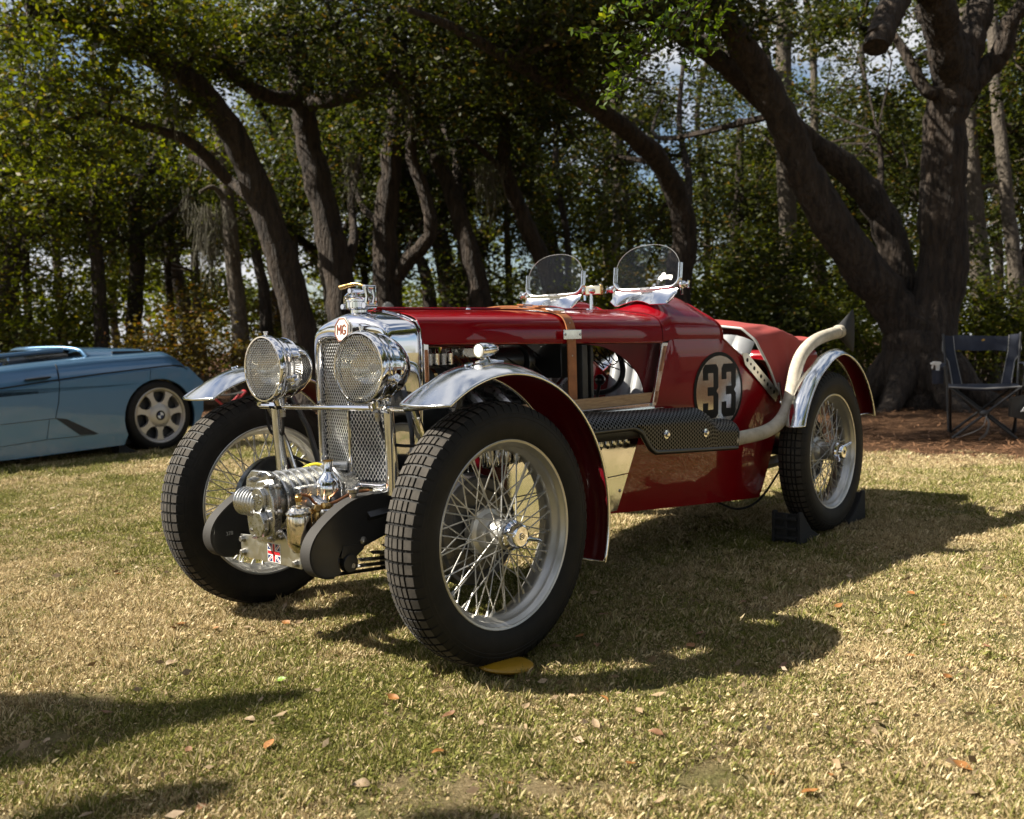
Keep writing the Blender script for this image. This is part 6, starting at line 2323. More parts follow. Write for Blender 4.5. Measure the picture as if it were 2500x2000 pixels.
# ---- aero screens
def aero_screen(yc):
    sn = bpy.data.objects.new("windscreen", None)
    link(sn, car)
    sn.location = (-1.25, yc, 1.062)
    sn.rotation_euler = (0, R(-7), 0)
    hw = 0.146
    g = MB()
    arc_ = []
    for k in range(33):
        t = math.pi * k / 32
        arc_.append((hw * 0.985 * math.copysign(abs(math.cos(t)) ** 0.86, math.cos(t)), 0.066 + 0.101 * math.sin(t) ** 0.95))
    poly = [(hw * 0.985, 0.004)] + arc_ + [(-hw * 0.985, 0.004)]
    poly = [poly[0]] + poly[1:]
    g.prism(poly, (-0.0022, 0, 0), (0, 1, 0), (0, 0, 1), (0.0044, 0, 0))
    g.build("glass", "screen_glass", sn, smooth=20)
    ed = MB()
    ed.tube([(0, y, z) for y, z in arc_], 0.0012, 6)
    ed.build("glass_edge", "grey_trim", sn, smooth=50)
    f = MB()
    U = [(hw, 0.088), (hw, 0.045), (hw - 0.002, 0.022), (hw - 0.018, 0.004), (hw - 0.045, -0.003), (0, -0.005), (-hw + 0.045, -0.003), (-hw + 0.018, 0.004), (-hw + 0.002, 0.022), (-hw, 0.045), (-hw, 0.088)]
    for off in (0.0045, -0.0045):
        f.tube(curve_pts([(off, y, z) for y, z in U], 5), 0.0068, 10)
    f.build("screen_frame", "polished_aluminium", sn, smooth=50)
    pl_ = MB()
    pl_.box((0.012, 0.0, -0.004), (0.002, 0.052, 0.008))
    pl_.build("maker_plate", "steel", sn)
    kn = MB()
    for s in (1, -1):
        kn.lathe([(0, 0), (0.012, 0), (0.015, 0.004), (0.015, 0.010), (0.010, 0.013), (0.013, 0.018), (0.010, 0.024), (0.006, 0.026), (0.005, 0.036), (0, 0.036)], (0, s * (hw + 0.004), 0.004), (0, s, 0), 16)
        kn.tube([(0, s * (hw + 0.040), -0.010), (0, s * (hw + 0.036), 0.004), (0, s * (hw + 0.040), 0.018)], [0.0055, 0.004, 0.0055], 8)
        kn.tube([(-0.004, s * (hw + 0.006), 0.0), (-0.008, s * (hw + 0.008), -0.032)], 0.006, 8)
    kn.build("clamp_knob", "chrome", sn, smooth=40)
    # curved saddle between hump and frame
    sd2 = MB()

    def sad(a, b):
        y = -hw * 0.97 + 2 * hw * 0.97 * b
        x = -1.247 + 0.0
        yy = yc + y
        t = 0.5 + 0.0
        # height of the cowl under this point
        wv_ = half_w(-1.235)
        k_ = min(0.999, abs(yy) / wv_)
        best = min((abs(section(-1.215, i / 200)[0] - yy), section(-1.215, i / 200)[1]) for i in range(201))
        zc = best[1] + hump(-1.215, yy) + 0.0015
        zl = max(zc, 0.990 + 0.022 * max(0, abs(y) / hw - 0.80) * 5) - 1.062
        zt = -0.010
        x_l = 0.032 + 0.012 * (1 - abs(y / hw))
        z = zl + (zt - zl) * a
        xx = x_l * (1 - a) ** 1.3
        return (xx, y, z)
    sd2.grid(sad, 10, 40, 0.003)
    so_ = sd2.build("screen_saddle", "polished_aluminium", sn, smooth=60)
    rv = MB()
    for b in (0.10, 0.34, 0.66, 0.90):
        p = sad(0.16, b)
        rv.ball((p[0] + 0.002, p[1], p[2]), 0.0042, 8)
    rv.build("saddle_rivets", "steel", so_)
    return sn


s_near = aero_screen(0.2255)
s_far = aero_screen(-0.2255)
stk = MB()
CARSIL = [(0, 0.005), (0.006, 0.018), (0.014, 0.026), (0.024, 0.030), (0.034, 0.044), (0.050, 0.046), (0.060, 0.042), (0.063, 0.030), (0.095, 0.030), (0.114, 0.027), (0.118, 0.015), (0.114, 0.004), (0.108, -0.003), (0.098, -0.003), (0.090, 0.004), (0.040, 0.004), (0.035, -0.006), (0.024, -0.006), (0.017, 0.003)]
stk.prism([(x * 0.55, z * 0.62) for x, z in CARSIL], (0.0030, 0.052, 0.026), (0, 1, 0), (0, 0, 1), (0.0005, 0, 0))
stk.build("car_silhouette_sticker", "white_paint", s_near, smooth=0)

# ---- mirror
mi_ = MB()
mi_.tube([(-1.20, 0, 0.975), (-1.20, 0, 1.05)], [0.0085, 0.006], 10)
mi_.ball((-1.20, 0, 1.062), 0.011)
mio = mi_.build("mirror_stalk", "chrome", car, smooth=40)
mb_ = MB()
mb_.box((-1.215, 0.005, 1.066), (0.014, 0.074, 0.036), Euler((0, 0, 0.15)).to_matrix())
mb_.build("mirror_housing", "nickel", mio, bevel=0.003)
for s in (1, -1):
    mb_ = MB()
    mb_.box((-1.213, 0.005 + s * 0.036, 1.066), (0.017, 0.006, 0.038), Euler((0, 0, 0.15)).to_matrix())
    mb_.build("mirror_edge", "brass", mio, bevel=0.001)

# ---- cockpit: seats, wheel, lever
for s in (1, -1):
    se = MB()

    def seat_pt(a, b, s=s):
        y = s * (0.012 + 0.335 * b)
        z = 0.42 + 0.445 * a
        pl_d = 0.020 * abs(math.sin(b * math.pi * 5.0)) ** 0.7
        return (-1.70 - 0.16 * a + pl_d - 0.03 * max(0, a - 0.9) * 10, y, z - 0.03 * (2 * b - 1) ** 4)
    se.grid(seat_pt, 14, 60, 0.02)
    se.build("seat_back", "seat_silver", car, smooth=70)
    se = MB()
    se.box((-1.52, s * 0.18, 0.40), (0.40, 0.31, 0.10))
    se.build("seat_cushion", "seat_silver", car, bevel=0.02)
# rolled silver trim along the far cockpit side, seen through the engine bay
tr_ = MB()


def trim_pt(a, b):
    x = -1.22 - 0.46 * a
    return (x, -0.345 + 0.018 * abs(math.sin(a * math.pi * 6)), 0.45 + 0.36 * b)


tr_.grid(trim_pt, 60, 6, 0.01)
tr_.build("cockpit_side_trim", "seat_silver", car, smooth=70)
sw = MB()
cen, ax = Vector((-1.40, -0.20, 0.800)), Vector((-0.82, 0, 0.57))
u_, v_, _ = frame_of(ax)
sw.tube([cen + (u_ * math.cos(t) + v_ * math.sin(t)) * 0.195 for t in np.linspace(0, 2 * math.pi, 49)], 0.0125, 10, cap=False)
swo = sw.build("steering_wheel", "black_paint", car, smooth=60)
sk2 = MB()
for k in range(4):
    t = k * math.pi / 2 + 0.4
    sk2.tube([cen, cen + (u_ * math.cos(t) + v_ * math.sin(t)) * 0.19], 0.006, 6, flat=0.5)
sk2.tube([cen + ax * 0.01, cen - ax * 0.8], 0.014, 10)
sk2.build("steering_column", "steel", swo)
gv_ = MB()
gv_.tube([(-1.10, 0.05, 0.50), (-1.16, 0.06, 0.695)], 0.007, 8)
gv_.ball((-1.163, 0.06, 0.712), 0.022)
gv_.build("gear_lever", "black_paint", car, smooth=40)
db = MB()
db.box((-1.36, 0, 0.90), (0.02, 0.58, 0.10))
db.build("dashboard", "black_paint", car, bevel=0.01)

# ---- red cloth tonneau behind the seats
def ton_pt(a, b):
    # a: front edge to rear; b: left lower edge over the top to the right lower edge
    e = 2 * b - 1
    s = -math.copysign(1, e) if e else 1
    k = abs(e)
    # front profile: from (x -2.04, z .60) up to (x -1.86, z .905)
    tshape = [(0.0, -1.855, 0.908, 0.0), (0.35, -1.86, 0.906, 0.20), (0.58, -1.875, 0.895, 0.305), (0.72, -1.905, 0.845, 0.355), (0.86, -1.975, 0.725, 0.386), (1.0, -2.045, 0.610, 0.396)]
    ks = [t[0] for t in tshape]
    xf, zf, yf = (interp(k, ks, [t[i] for t in tshape]) for i in (1, 2, 3))
    bshape = [(0.0, -2.50, 0.862, 0.0), (0.35, -2.50, 0.862, 0.19), (0.58, -2.48, 0.860, 0.305), (0.72, -2.46, 0.850, 0.370), (0.86, -2.30, 0.752, 0.392), (1.0, -2.06, 0.605, 0.399)]
    xb, zb_, yb = (interp(k, ks, [t[i] for t in bshape]) for i in (1, 2, 3))
    x = xf + (xb - xf) * a
    z = zf + (zb_ - zf) * a
    y = yf + (yb - yf) * a
    z += 0.066 * math.sin(math.pi * min(1, a * 1.25 + 0.08)) ** 1.1 * max(0, 1 - k * 1.12) ** 0.6 if a < 0.73 else 0
    fold = 0.012 * math.sin(9 * a + 5 * k) * math.sin(math.pi * a) + 0.006 * math.sin(21 * a - 9 * k) * math.sin(math.pi * a) + 0.016 * math.exp(-((k - 0.66 - 0.12 * a) / 0.05) ** 2) * math.sin(math.pi * a)
    return (x, s * (y + fold * (0.5 if k > 0.6 else 0)), z + fold * (1 - k * 0.6))


tn = MB()
tn.grid(ton_pt, 30, 80, 0.004)
tno = tn.build("tonneau_cover", "red_cloth", car, smooth=70)
tp_ = MB()
tp_.tube([Vector(ton_pt(0.0, i / 80)) + Vector((0.003, 0, 0)) for i in range(81)], 0.0055, 8)
tp_.build("tonneau_piping", "piping", tno, smooth=60)
tp_ = MB()
for i in (0, 1):
    tp_.tube([Vector(ton_pt(j / 30, float(i))) for j in range(31)], 0.004, 6)
tp_.tube([Vector(ton_pt(1.0, j / 80)) for j in range(81)], 0.004, 6)
tp_.build("tonneau_hem", "red_cloth", tno, smooth=60)
tk = MB()
tk.box((-2.72, 0, 0.60), (0.22, 0.50, 0.40))
tk.build("fuel_tank", "red_paint", car, bevel=0.03)
cbx = MB()
cbx.tube(curve_pts([(-1.60, 0.30, 0.20), (-1.75, 0.34, 0.14), (-1.92, 0.36, 0.16), (-2.10, 0.38, 0.28)], 6), 0.005, 6)
cbx.build("brake_cable", "rubber", car)
# ------------------------------------------------------------------ things around the car
CM = car.matrix_basis.copy()


def car_to_world(x, y, z=0.0):
    c_, s_ = math.cos(CAR_YAW), math.sin(CAR_YAW)
    return Vector((-0.4588 + x * c_ - y * s_, 2.8528 + x * s_ + y * c_, z))


# wheel chocks at the near rear wheel
def chock(loc, rz, label, group, sc_=1.0):
    t = empty("wheel_chock", loc, rz, label, "wheel chock", group)
    L, Hh, Wd = 0.20 * sc_, 0.135 * sc_, 0.125 * sc_
    # local x runs towards the tyre; tall block end at x = 0
    prof = [(0, 0), (L, 0), (L, 0.012), (0.60 * L, 0.050 * sc_), (0.30 * L, 0.103 * sc_), (0.16 * L, Hh), (0.02 * L, Hh)]
    for s in (-1, 1):
        side = MB()
        side.prism(prof, (0, s * Wd / 2, 0), (1, 0, 0), (0, 0, 1), (0, -s * 0.014, 0))
        side.build("side_plate", "chock_rubber", t, smooth=20, bevel=0.003)
    core_ = MB()
    inn = [(0.012, 0.002), (L * 0.9, 0.002), (L * 0.57, 0.044 * sc_), (0.28 * L, 0.096 * sc_), (0.15 * L, Hh - 0.010), (0.014, Hh - 0.010)]
    core_.prism(inn, (0, -Wd / 2 + 0.014, 0), (1, 0, 0), (0, 0, 1), (0, Wd - 0.028, 0))
    core_.build("ramp", "chock_rubber", t, smooth=20)
    rb_ = MB()
    for k in range(3):
        z = 0.025 + k * 0.040 * sc_
        rb_.box((0.004, 0, z), (0.012, Wd - 0.03, 0.012))
    rb_.box((0.006, 0, Hh * 0.5), (0.012, 0.016, Hh * 0.9))
    rb_.build("end_ribs", "chock_rubber", t, bevel=0.002)
    return t


p = car_to_world(-1.815, 0.525)
chock((p.x, p.y, 0), CAR_YAW + math.pi, "black rubber wheel chock wedged in front of the red car's near rear wheel", "black wheel chocks")
p = car_to_world(-2.550, 0.525)
chock((p.x, p.y, 0), CAR_YAW, "black rubber wheel chock wedged behind the red car's near rear wheel", "black wheel chocks")

# yellow disc under the near front tyre
yd = MB()
yd.lathe([(0, 0.020), (0.040, 0.019), (0.066, 0.016), (0.073, 0.012), (0.074, 0.006), (0.070, 0.001), (0.066, 0.0), (0, 0.0)], (0, 0, 0), (0, 0, 1), 40)
yo = yd.build("yellow_disc", "yellow_plastic", None, smooth=40)
yo.location = (-0.035, 2.436, 0.006)
yo.rotation_euler = (R(-4), R(3), 0)
tag(yo, "flat yellow plastic disc on the grass against the near front tyre", "disc")

# ------------------------------------------------------------------ the blue sports car
bc = empty("parked_sports_car", (-3.17, 8.42, 0), R(52), "low metallic blue sports car parked behind the front of the red car", "car")
BW = 1.86        # width; local x towards its tail, y away from us, z up
RW, WBB = 0.318, 2.60
WX = 0.03
arch_n = 22


def arch(cx_, r_):
    return [(cx_ + r_ * math.cos(t), 0.30 + r_ * math.sin(t)) for t in np.linspace(R(-22), R(202), arch_n)]


def side_outline():
    o = [(0.40, 0.20), (0.47, 0.33), (0.485, 0.60), (0.33, 0.745), (0.10, 0.742), (-0.88, 0.665), (-1.35, 0.600), (-2.4, 0.52), (-3.35, 0.46), (-3.45, 0.30), (-3.35, 0.10), (-3.05, 0.085)]
    o += arch(WX - WBB, 0.345)[::-1]
    o += [(-2.2, 0.065), (-1.2, 0.060), (-0.33, 0.085)]
    o += arch(WX, 0.345)[::-1]
    return o


for s in (0, 1):
    q = MB()
    out_ = side_outline()
    y = 0.0 if s == 0 else BW
    q.prism(out_, (0, y, 0), (1, 0, 0), (0, 0, 1), (0, 0.03 if s == 0 else -0.03, 0))
    sp_ = q.build("lower_side", "blue_paint", bc, smooth=25, bevel=0.004)
    ln_ = MB()
    yy = -0.0015 if s == 0 else BW + 0.0015
    strip = lambda pts, r_: ln_.tube([(x, yy, z) for x, z in pts], r_, 4, flat=0.35)
    strip([(-1.36, 0.345), (-0.92, 0.363)], 0.006)
    strip([(-0.87, 0.655), (-0.885, 0.50), (-0.92, 0.363)], 0.006)
    strip([(-1.37, 0.172), (-1.0, 0.196), (-0.59, 0.202)], 0.006)
    strip([(-0.97, 0.36), (-1.0, 0.196)], 0.004)
    strip([(-3.3, 0.25), (-2.2, 0.19), (-1.37, 0.172)], 0.006)
    strip([(-2.0, 0.56), (-2.05, 0.36), (-2.1, 0.19)], 0.006)
    strip([(-0.05, 0.735), (-0.06, 0.64)], 0.003)
    ln_.build("panel_gaps", "blue_dark", sp_)
    wd_ = MB()
    wd_.prism([(-0.92, 0.366), (-0.83, 0.352), (-0.56, 0.205), (-0.72, 0.207)], (0, yy, 0), (1, 0, 0), (0, 0, 1), (0, 0.004 if s else -0.004, 0))
    wd_.build("side_intake", "blue_dark", sp_, smooth=0)


def deck(x):
    """(z of the shoulder edge, inset of the shoulder, z of the middle)"""
    xs_ = [-3.45, -2.9, -2.3, -1.9, -1.33, -1.0, -0.5, 0.154, 0.25, 0.36, 0.485]
    e_ = [0.47, 0.60, 0.68, 0.73, 0.795, 0.825, 0.862, 0.893, 0.855, 0.745, 0.62]
    m_ = [0.49, 0.62, 0.70, 0.76, 0.80, 0.83, 0.865, 0.885, 0.855, 0.745, 0.62]
    l_ = [0.46, 0.49, 0.525, 0.555, 0.602, 0.64, 0.690, 0.744, 0.744, 0.70, 0.60]
    return interp(x, xs_, l_), interp(x, xs_, e_), interp(x, xs_, m_)


up = MB()


def upper_pt(a, b):
    x = -3.45 + 3.935 * a
    lo_, e_, m_ = deck(x)
    y = b * BW
    k = min(b, 1 - b) * BW
    if k < 0.075:
        t = k / 0.075
        z = lo_ - 0.002 + (e_ - 0.03 - lo_) * math.sin(t * math.pi / 2) ** 0.8
        yy = 0.003 + 0.055 * t ** 1.3
    else:
        t = min(1, (k - 0.075) / 0.12)
        z = e_ - 0.03 + 0.03 * math.sin(t * math.pi / 2) + (m_ - e_) * smooth01((k - 0.2) / 0.6)
        yy = 0.058 + (k - 0.075) * (BW / 2 - 0.058) / (BW / 2 - 0.075)
    yy = yy if b <= 0.5 else BW - yy
    return (x, yy, z)


up.grid(upper_pt, 60, 56)
up.build("upper_body", "blue_paint", bc, smooth=50)
dl_ = MB()
dl_.tube([Vector(upper_pt((-0.87 + 3.45) / 3.935, b)) + Vector((0, -0.002, 0.001)) for b in (0.0, 0.01, 0.02, 0.03, 0.038)], 0.005, 5)
dl_.tube([Vector(upper_pt((x + 3.45) / 3.935, 0.003)) + Vector((0, -0.002, 0)) for x in np.linspace(-3.3, 0.32, 50)], 0.006, 5)
dl_.build("waist_line", "blue_dark", bc)
rc = MB()
rc.box((0.475, BW / 2, 0.42), (0.03, BW - 0.12, 0.34))
rc.box((0.45, BW / 2, 0.24), (0.06, BW - 0.2, 0.12))
rc.build("rear_panel", "blue_dark", bc, bevel=0.01)
fbx = MB()
fbx.box((-1.5, BW / 2, 0.16), (3.6, BW - 0.25, 0.16))
fbx.build("underbody", "blue_dark", bc)
hd = MB()
hd.tube([(-1.145, -0.004, 0.688), (-1.13, -0.006, 0.689), (-0.96, -0.006, 0.701), (-0.945, -0.004, 0.702)], [0.012, 0.020, 0.020, 0.012], 10, flat=0.5)
hd.build("door_handle", "blue_dark", bc)
kh = MB()
kh.ball((-0.975, -0.006, 0.702), 0.009, 8)
kh.build("door_lock", "steel", bc)
# canopy: glass, roof hoop and engine cover
def roof_z(x):
    return interp(x, [-2.35, -1.9, -1.5, -1.17, -0.85, -0.556, -0.25, 0.03], [0.70, 0.815, 0.868, 0.900, 0.928, 0.951, 0.946, 0.932])


def canopy_pt(x, b, off=0.0):
    base = deck(x)[1] - 0.01
    k = 1 - abs(2 * b - 1) ** 2.6
    y = 0.20 + (BW - 0.40) * b
    return (x, y, base + (roof_z(x) - base) * k ** 0.34 + off)


gl_ = MB()
gl_.grid(lambda a, b: canopy_pt(-2.35 + 1.68 * a, b), 30, 30)
gl_.build("canopy_glass", "pane_blue", bc, smooth=60)
ec = MB()
ec.grid(lambda a, b: (lambda p: (p[0] + 0.0, p[1] - 0.02 * (1 - abs(2 * b - 1)), p[2] + 0.003))(canopy_pt(-0.72 + 0.75 * a + 0.18 * abs(2 * b - 1) * (1 - a), b)), 20, 30, 0.01)
ec.build("engine_cover", "blue_paint", bc, smooth=50)
rl = MB()
for b in (0.10, 0.90):
    rl.tube([Vector(canopy_pt(x, b)) + Vector((0, 0, 0.006)) for x in np.linspace(-2.35, -0.66, 30)], 0.020, 8)
rl.tube([Vector(canopy_pt(-0.68 + 0.16 * abs(2 * b - 1), b)) + Vector((0, 0, 0.004)) for b in np.linspace(0, 1, 25)], 0.018, 8)
rl.build("roof_rail", "blue_paint", bc, smooth=50)
vt = MB()
vt.box((-0.13, 0.36, 0.893), (0.30, 0.30, 0.018))
vt.box((-0.13, BW - 0.36, 0.893), (0.30, 0.30, 0.018))
vt.build("engine_vent", "blue_dark", bc)
for y in (0.48, BW - 0.48):
    hs_ = MB()
    hs_.ball((-0.97, y, 0.815), 0.12, 16, (0.55, 1.0, 0.62))
    hs_.box((-0.95, y, 0.62), (0.10, 0.40, 0.34))
    hs_.build("seat", "grey_trim", bc, smooth=50, bevel=0.02)


def blue_wheel(x, y, s):
    w = bpy.data.objects.new("wheel", None)
    link(w, bc)
    w.location = (x, y, RW)
    if s < 0:
        w.rotation_euler = (0, 0, math.pi)
    ty = MB()
    ty.lathe([(0.245, -0.005), (0.262, -0.010), (0.290, -0.008), (0.310, 0.006), (0.318, 0.028), (0.318, 0.20), (0.305, 0.225), (0.25, 0.23), (0.245, 0.22)], axis=(0, 1, 0), n=48, closed=True)
    ty.build("tyre", "rubber", w, smooth=40)
    rm = MB()
    rm.lathe([(0.250, -0.006), (0.244, -0.010), (0.232, -0.006), (0.226, 0.006), (0.218, 0.010), (0.214, 0.03), (0.214, 0.2), (0.244, 0.2)], axis=(0, 1, 0), n=48, closed=True)
    for k in range(7):
        t = 2 * math.pi * k / 7 + 0.2
        u_ = Vector((math.cos(t), 0, math.sin(t)))
        v2 = Vector((-math.sin(t), 0, math.cos(t)))
        pr = [(0.10, -0.040), (0.140, -0.022), (0.185, -0.024), (0.220, -0.042), (0.220, 0.042), (0.185, 0.024), (0.140, 0.022), (0.10, 0.040)]
        rm.prism(pr, (0, 0.006, 0), u_, v2, (0, 0.03, 0))
    rm.lathe([(0, -0.004), (0.06, -0.004), (0.095, 0.002), (0.115, 0.010), (0.115, 0.05), (0, 0.05)], axis=(0, 1, 0), n=40)
    rm.build("rim", "alloy", w, smooth=30)
    dk = MB()
    dk.lathe([(0, 0.07), (0.215, 0.07), (0.215, 0.075), (0, 0.075)], axis=(0, 1, 0), n=32)
    dk.build("brake_disc", "blue_dark", w)
    em = MB()
    em.cur = 0
    em.lathe([(0.030, -0.004), (0.030, -0.007), (0.044, -0.007), (0.044, -0.004)], axis=(0, 1, 0), n=24)
    for k in range(4):
        em.cur = 1 + k % 2
        fan = [(0, 0)] + [(0.030 * math.cos(R(90 * k + 15 * j)), 0.030 * math.sin(R(90 * k + 15 * j))) for j in range(7)]
        em.prism(fan, (0, -0.0065, 0), (1, 0, 0), (0, 0, 1), (0, 0.002, 0))
    em.build("hub_emblem", ["number_black", "white_paint", "flag_blue"], w, smooth=0)
    return w


for x in (WX, WX - WBB):
    blue_wheel(x, 0.012, 1)
    blue_wheel(x, BW - 0.012, -1)
d52 = R(52)
pch = Vector((-3.17, 8.42, 0)) + Vector((math.cos(d52), math.sin(d52), 0)) * (-0.37) + Vector((-math.sin(d52), math.cos(d52), 0)) * 0.09
chock((pch.x, pch.y, 0), d52, "black wheel chock in front of the blue car's rear wheel", "black wheel chocks", 0.9)


# ------------------------------------------------------------------ camp chairs
def camp_chair(name, loc, rz, label, tube="chair_tube", cloth="navy_cloth", trim="grey_trim", group="folding camp chairs"):
    t = empty(name, loc, rz, label, "chair", group)
    # faces local -y
    W2, D2, SH = 0.265, 0.24, 0.42
    seat = MB()
    seat.grid(lambda a, b: (-W2 + 2 * W2 * a, -D2 + 2 * D2 * b, SH - 0.035 * math.sin(math.pi * a) * math.sin(math.pi * min(1, b + 0.25)) + 0.01), 16, 12, 0.006)
    seat.build("seat", cloth, t, smooth=60)

    def back_pt(x, z):
        return (x, D2 + 0.02 + 0.16 * (z - SH) / 0.43 + 0.05 * math.cos(x / 0.32 * math.pi / 2), z)
    ob = []
    def panel(poly):
        m_ = MB()
        k = len(poly)
        m_.add([back_pt(x, z) for x, z in poly] + [tuple(Vector(back_pt(x, z)) + Vector((0, 0.008, 0))) for x, z in poly], [tuple(range(k)), tuple(range(2 * k - 1, k - 1, -1))] + [(i, i + k, (i + 1) % k + k, (i + 1) % k) for i in range(k)])
        return m_
    panel([(-0.205, 0.72), (-0.10, 0.712), (0.0, 0.708), (0.10, 0.712), (0.195, 0.70), (0.215, 0.828), (0.10, 0.832), (0, 0.838), (-0.11, 0.846), (-0.215, 0.850)]).build("back_panel", cloth, t, smooth=50)
    for s in (-1, 1):
        panel([(s * 0.150, SH), (s * 0.205, 0.70), (s * 0.217, 0.84), (s * 0.30, 0.85), (s * 0.305, 0.72), (s * 0.285, 0.67), (s * 0.255, 0.62), (s * 0.225, SH)][::s]).build("back_side", cloth, t, smooth=50)
        pp_ = MB()
        pp_.tube([Vector(back_pt(s * x, z)) + Vector((0, -0.004, 0)) for x, z in ((0.225, SH), (0.255, 0.62), (0.285, 0.67), (0.305, 0.72), (0.30, 0.85))], 0.0045, 6)
        pp_.tube([Vector(back_pt(s * x, z)) + Vector((0, -0.004, 0)) for x, z in ((0.150, SH), (0.205, 0.70), (0.217, 0.84))], 0.003, 6)
        pp_.build("piping", trim, t, smooth=50)
        ar = MB()
        ar.tube(curve_pts([(s * 0.30, D2 + 0.05, 0.60), (s * 0.31, 0.02, 0.605), (s * 0.30, -D2, 0.585)], 5), 0.022, 10, flat=0.5)
        ar.build("armrest", cloth, t, smooth=50)
        ps_ = MB()
        ps_.tube([(s * 0.275, -D2, 0.43), (s * 0.295, -D2, 0.60)], 0.010, 8)
        ps_.build("upright", tube, t)
        ps_ = MB()
        ps_.tube([(s * 0.255, D2, 0.02), (s * 0.27, D2 + 0.03, 0.45), (s * 0.30, D2 + 0.14, 0.86)], 0.010, 8)
        ps_.build("upright", tube, t)
    pf = MB()
    pf.tube([(-W2, -D2, SH + 0.008), (0, -D2 - 0.004, SH - 0.006), (W2, -D2, SH + 0.008)], 0.006, 8)
    pf.build("seat_piping", trim, t)
    for (a, b_) in (((-0.255, -D2, SH), (0.235, -D2 + 0.02, 0.012)), ((0.255, -D2, SH), (-0.235, -D2 - 0.01, 0.012)), ((-0.255, -D2, SH), (-0.24, D2, 0.012)), ((0.255, -D2, SH), (0.24, D2, 0.012)), ((-0.255, D2, SH), (0.24, D2 + 0.02, 0.012)), ((0.255, D2, SH), (-0.24, D2 - 0.01, 0.012))):
        lg = MB()
        lg.tube([a, b_], 0.011, 8)
        lg.build("leg", tube, t)
    hb2 = MB()
    hb2.ball((0, -D2, 0.215), 0.035, 12, (1.2, 0.8, 0.9))
    hb2.build("leg_joint", tube, t)
    return t


ch = camp_chair("camp_chair", (3.91, 7.80, 0), R(-24), "navy and grey folding camp chair standing under the big oak")
cu_ = MB()
cu_.lathe([(0.032, 0.0), (0.042, 0.0), (0.046, 0.11), (0.042, 0.11), (0.038, 0.005), (0.0, 0.005)], (-0.345, -0.20, 0.455), (0, 0, 1), 18)
cu_.build("cup_holder", "navy_cloth", ch)
for k, pts in enumerate(([(0.02, -0.245, 0.21), (-0.02, -0.26, 0.10), (-0.16, -0.27, 0.03), (-0.21, -0.27, 0.02)], [(0.0, -0.245, 0.21), (0.03, -0.26, 0.14), (0.01, -0.27, 0.05), (-0.04, -0.30, 0.008)])):
    g_ = MB()
    g_.tube(curve_pts(pts, 5), 0.020, 6, flat=0.2)
    g_.build("carry_strap", "grey_trim", ch, smooth=50)
lg_ = MB()
lg_.prism([(0, 0), (0.024, 0.0), (0.030, 0.010), (0.018, 0.018), (0.008, 0.012)], (0.0, 0.385, 0.795), (1, 0, 0), (0, 0.3, 1), (0, -0.003, 0))
lg_.build("small_logo", "yellow_plastic", ch)
cq = Matrix.Rotation(R(-24), 4, "Z") @ Vector((-0.345, -0.20, 0))
sb_ = empty("spray_bottle", (3.91 + cq.x, 7.80 + cq.y, 0.462), 0, "white spray bottle in the camp chair's cup holder", "bottle")
q = MB()
q.lathe([(0, 0), (0.033, 0), (0.035, 0.01), (0.035, 0.055), (0.028, 0.075), (0.016, 0.090), (0.014, 0.115), (0, 0.115)], axis=(0, 0, 1), n=20)
q.build("bottle", "white_plastic", sb_, smooth=40)
q = MB()
q.prism([(-0.055, 0.150), (-0.060, 0.162), (-0.030, 0.176), (0.020, 0.172), (0.028, 0.160), (0.012, 0.148), (0.014, 0.112), (-0.014, 0.112), (-0.018, 0.145)], (0, -0.012, 0), (1, 0, 0), (0, 0, 1), (0, 0.024, 0))
q.prism([(-0.045, 0.150), (-0.052, 0.125), (-0.045, 0.110), (-0.040, 0.124), (-0.034, 0.148)], (0, -0.006, 0), (1, 0, 0), (0, 0, 1), (0, 0.012, 0))
q.build("trigger_head", "white_plastic", sb_, bevel=0.003)
camp_chair("camp_chair", (4.66, 7.72, 0), R(-22), "dark camp chair cut off by the right edge of the picture")
bg_ = empty("tote_bag", (4.16, 7.42, 0.09), R(-14), "black bag with white and blue stripes leaning between the two camp chairs", "bag")
q = MB()
q.grid(lambda a, b: (-0.20 + 0.40 * a, 0.03 * math.sin(a * 3.1) - 0.02, 0.10 * (1 - a) * (1 - b) + b * (0.25 + 0.02 * math.sin(a * 5)) + 0.0), 12, 8, 0.05)
q.build("bag_body", "black_crackle", bg_, smooth=50)
q = MB()
q.prism([(-0.14, 0.145), (-0.105, 0.145), (-0.045, 0.225), (-0.08, 0.225)], (0, -0.052, 0), (1, 0, 0), (0, 0, 1), (0, 0.02, 0))
q.build("white_stripe", "white_plastic", bg_)
q = MB()
q.prism([(-0.06, 0.115), (0.00, 0.115), (0.06, 0.215), (0.02, 0.215)], (0, -0.056, 0), (1, 0, 0), (0, 0, 1), (0, 0.02, 0))
M["sky_blue"] = mat("sky_blue", (0.05, 0.22, 0.42), 0.5)
q.build("blue_stripe", "sky_blue", bg_)
wb_ = empty("drink_bottle", (4.13, 7.455, 0.355), 0, "light blue drink bottle standing on the black bag", "bottle")
q = MB()
q.lathe([(0, 0), (0.034, 0), (0.036, 0.01), (0.036, 0.12), (0.026, 0.15), (0.016, 0.16), (0.016, 0.18), (0, 0.18)], axis=(0, 0, 1), n=20)
q.build("bottle", "sky_blue", wb_, smooth=40)
rs_ = empty("folding_stool", (-3.36, 11.1, 0), R(20), "low folding stool with a bright red frame beyond the blue car's tail", "stool")
q = MB()
q.grid(lambda a, b: (-0.20 + 0.40 * a, -0.18 + 0.36 * b, 0.405 - 0.03 * math.sin(math.pi * a)), 10, 4, 0.006)
q.build("seat", "black_crackle", rs_, smooth=50)
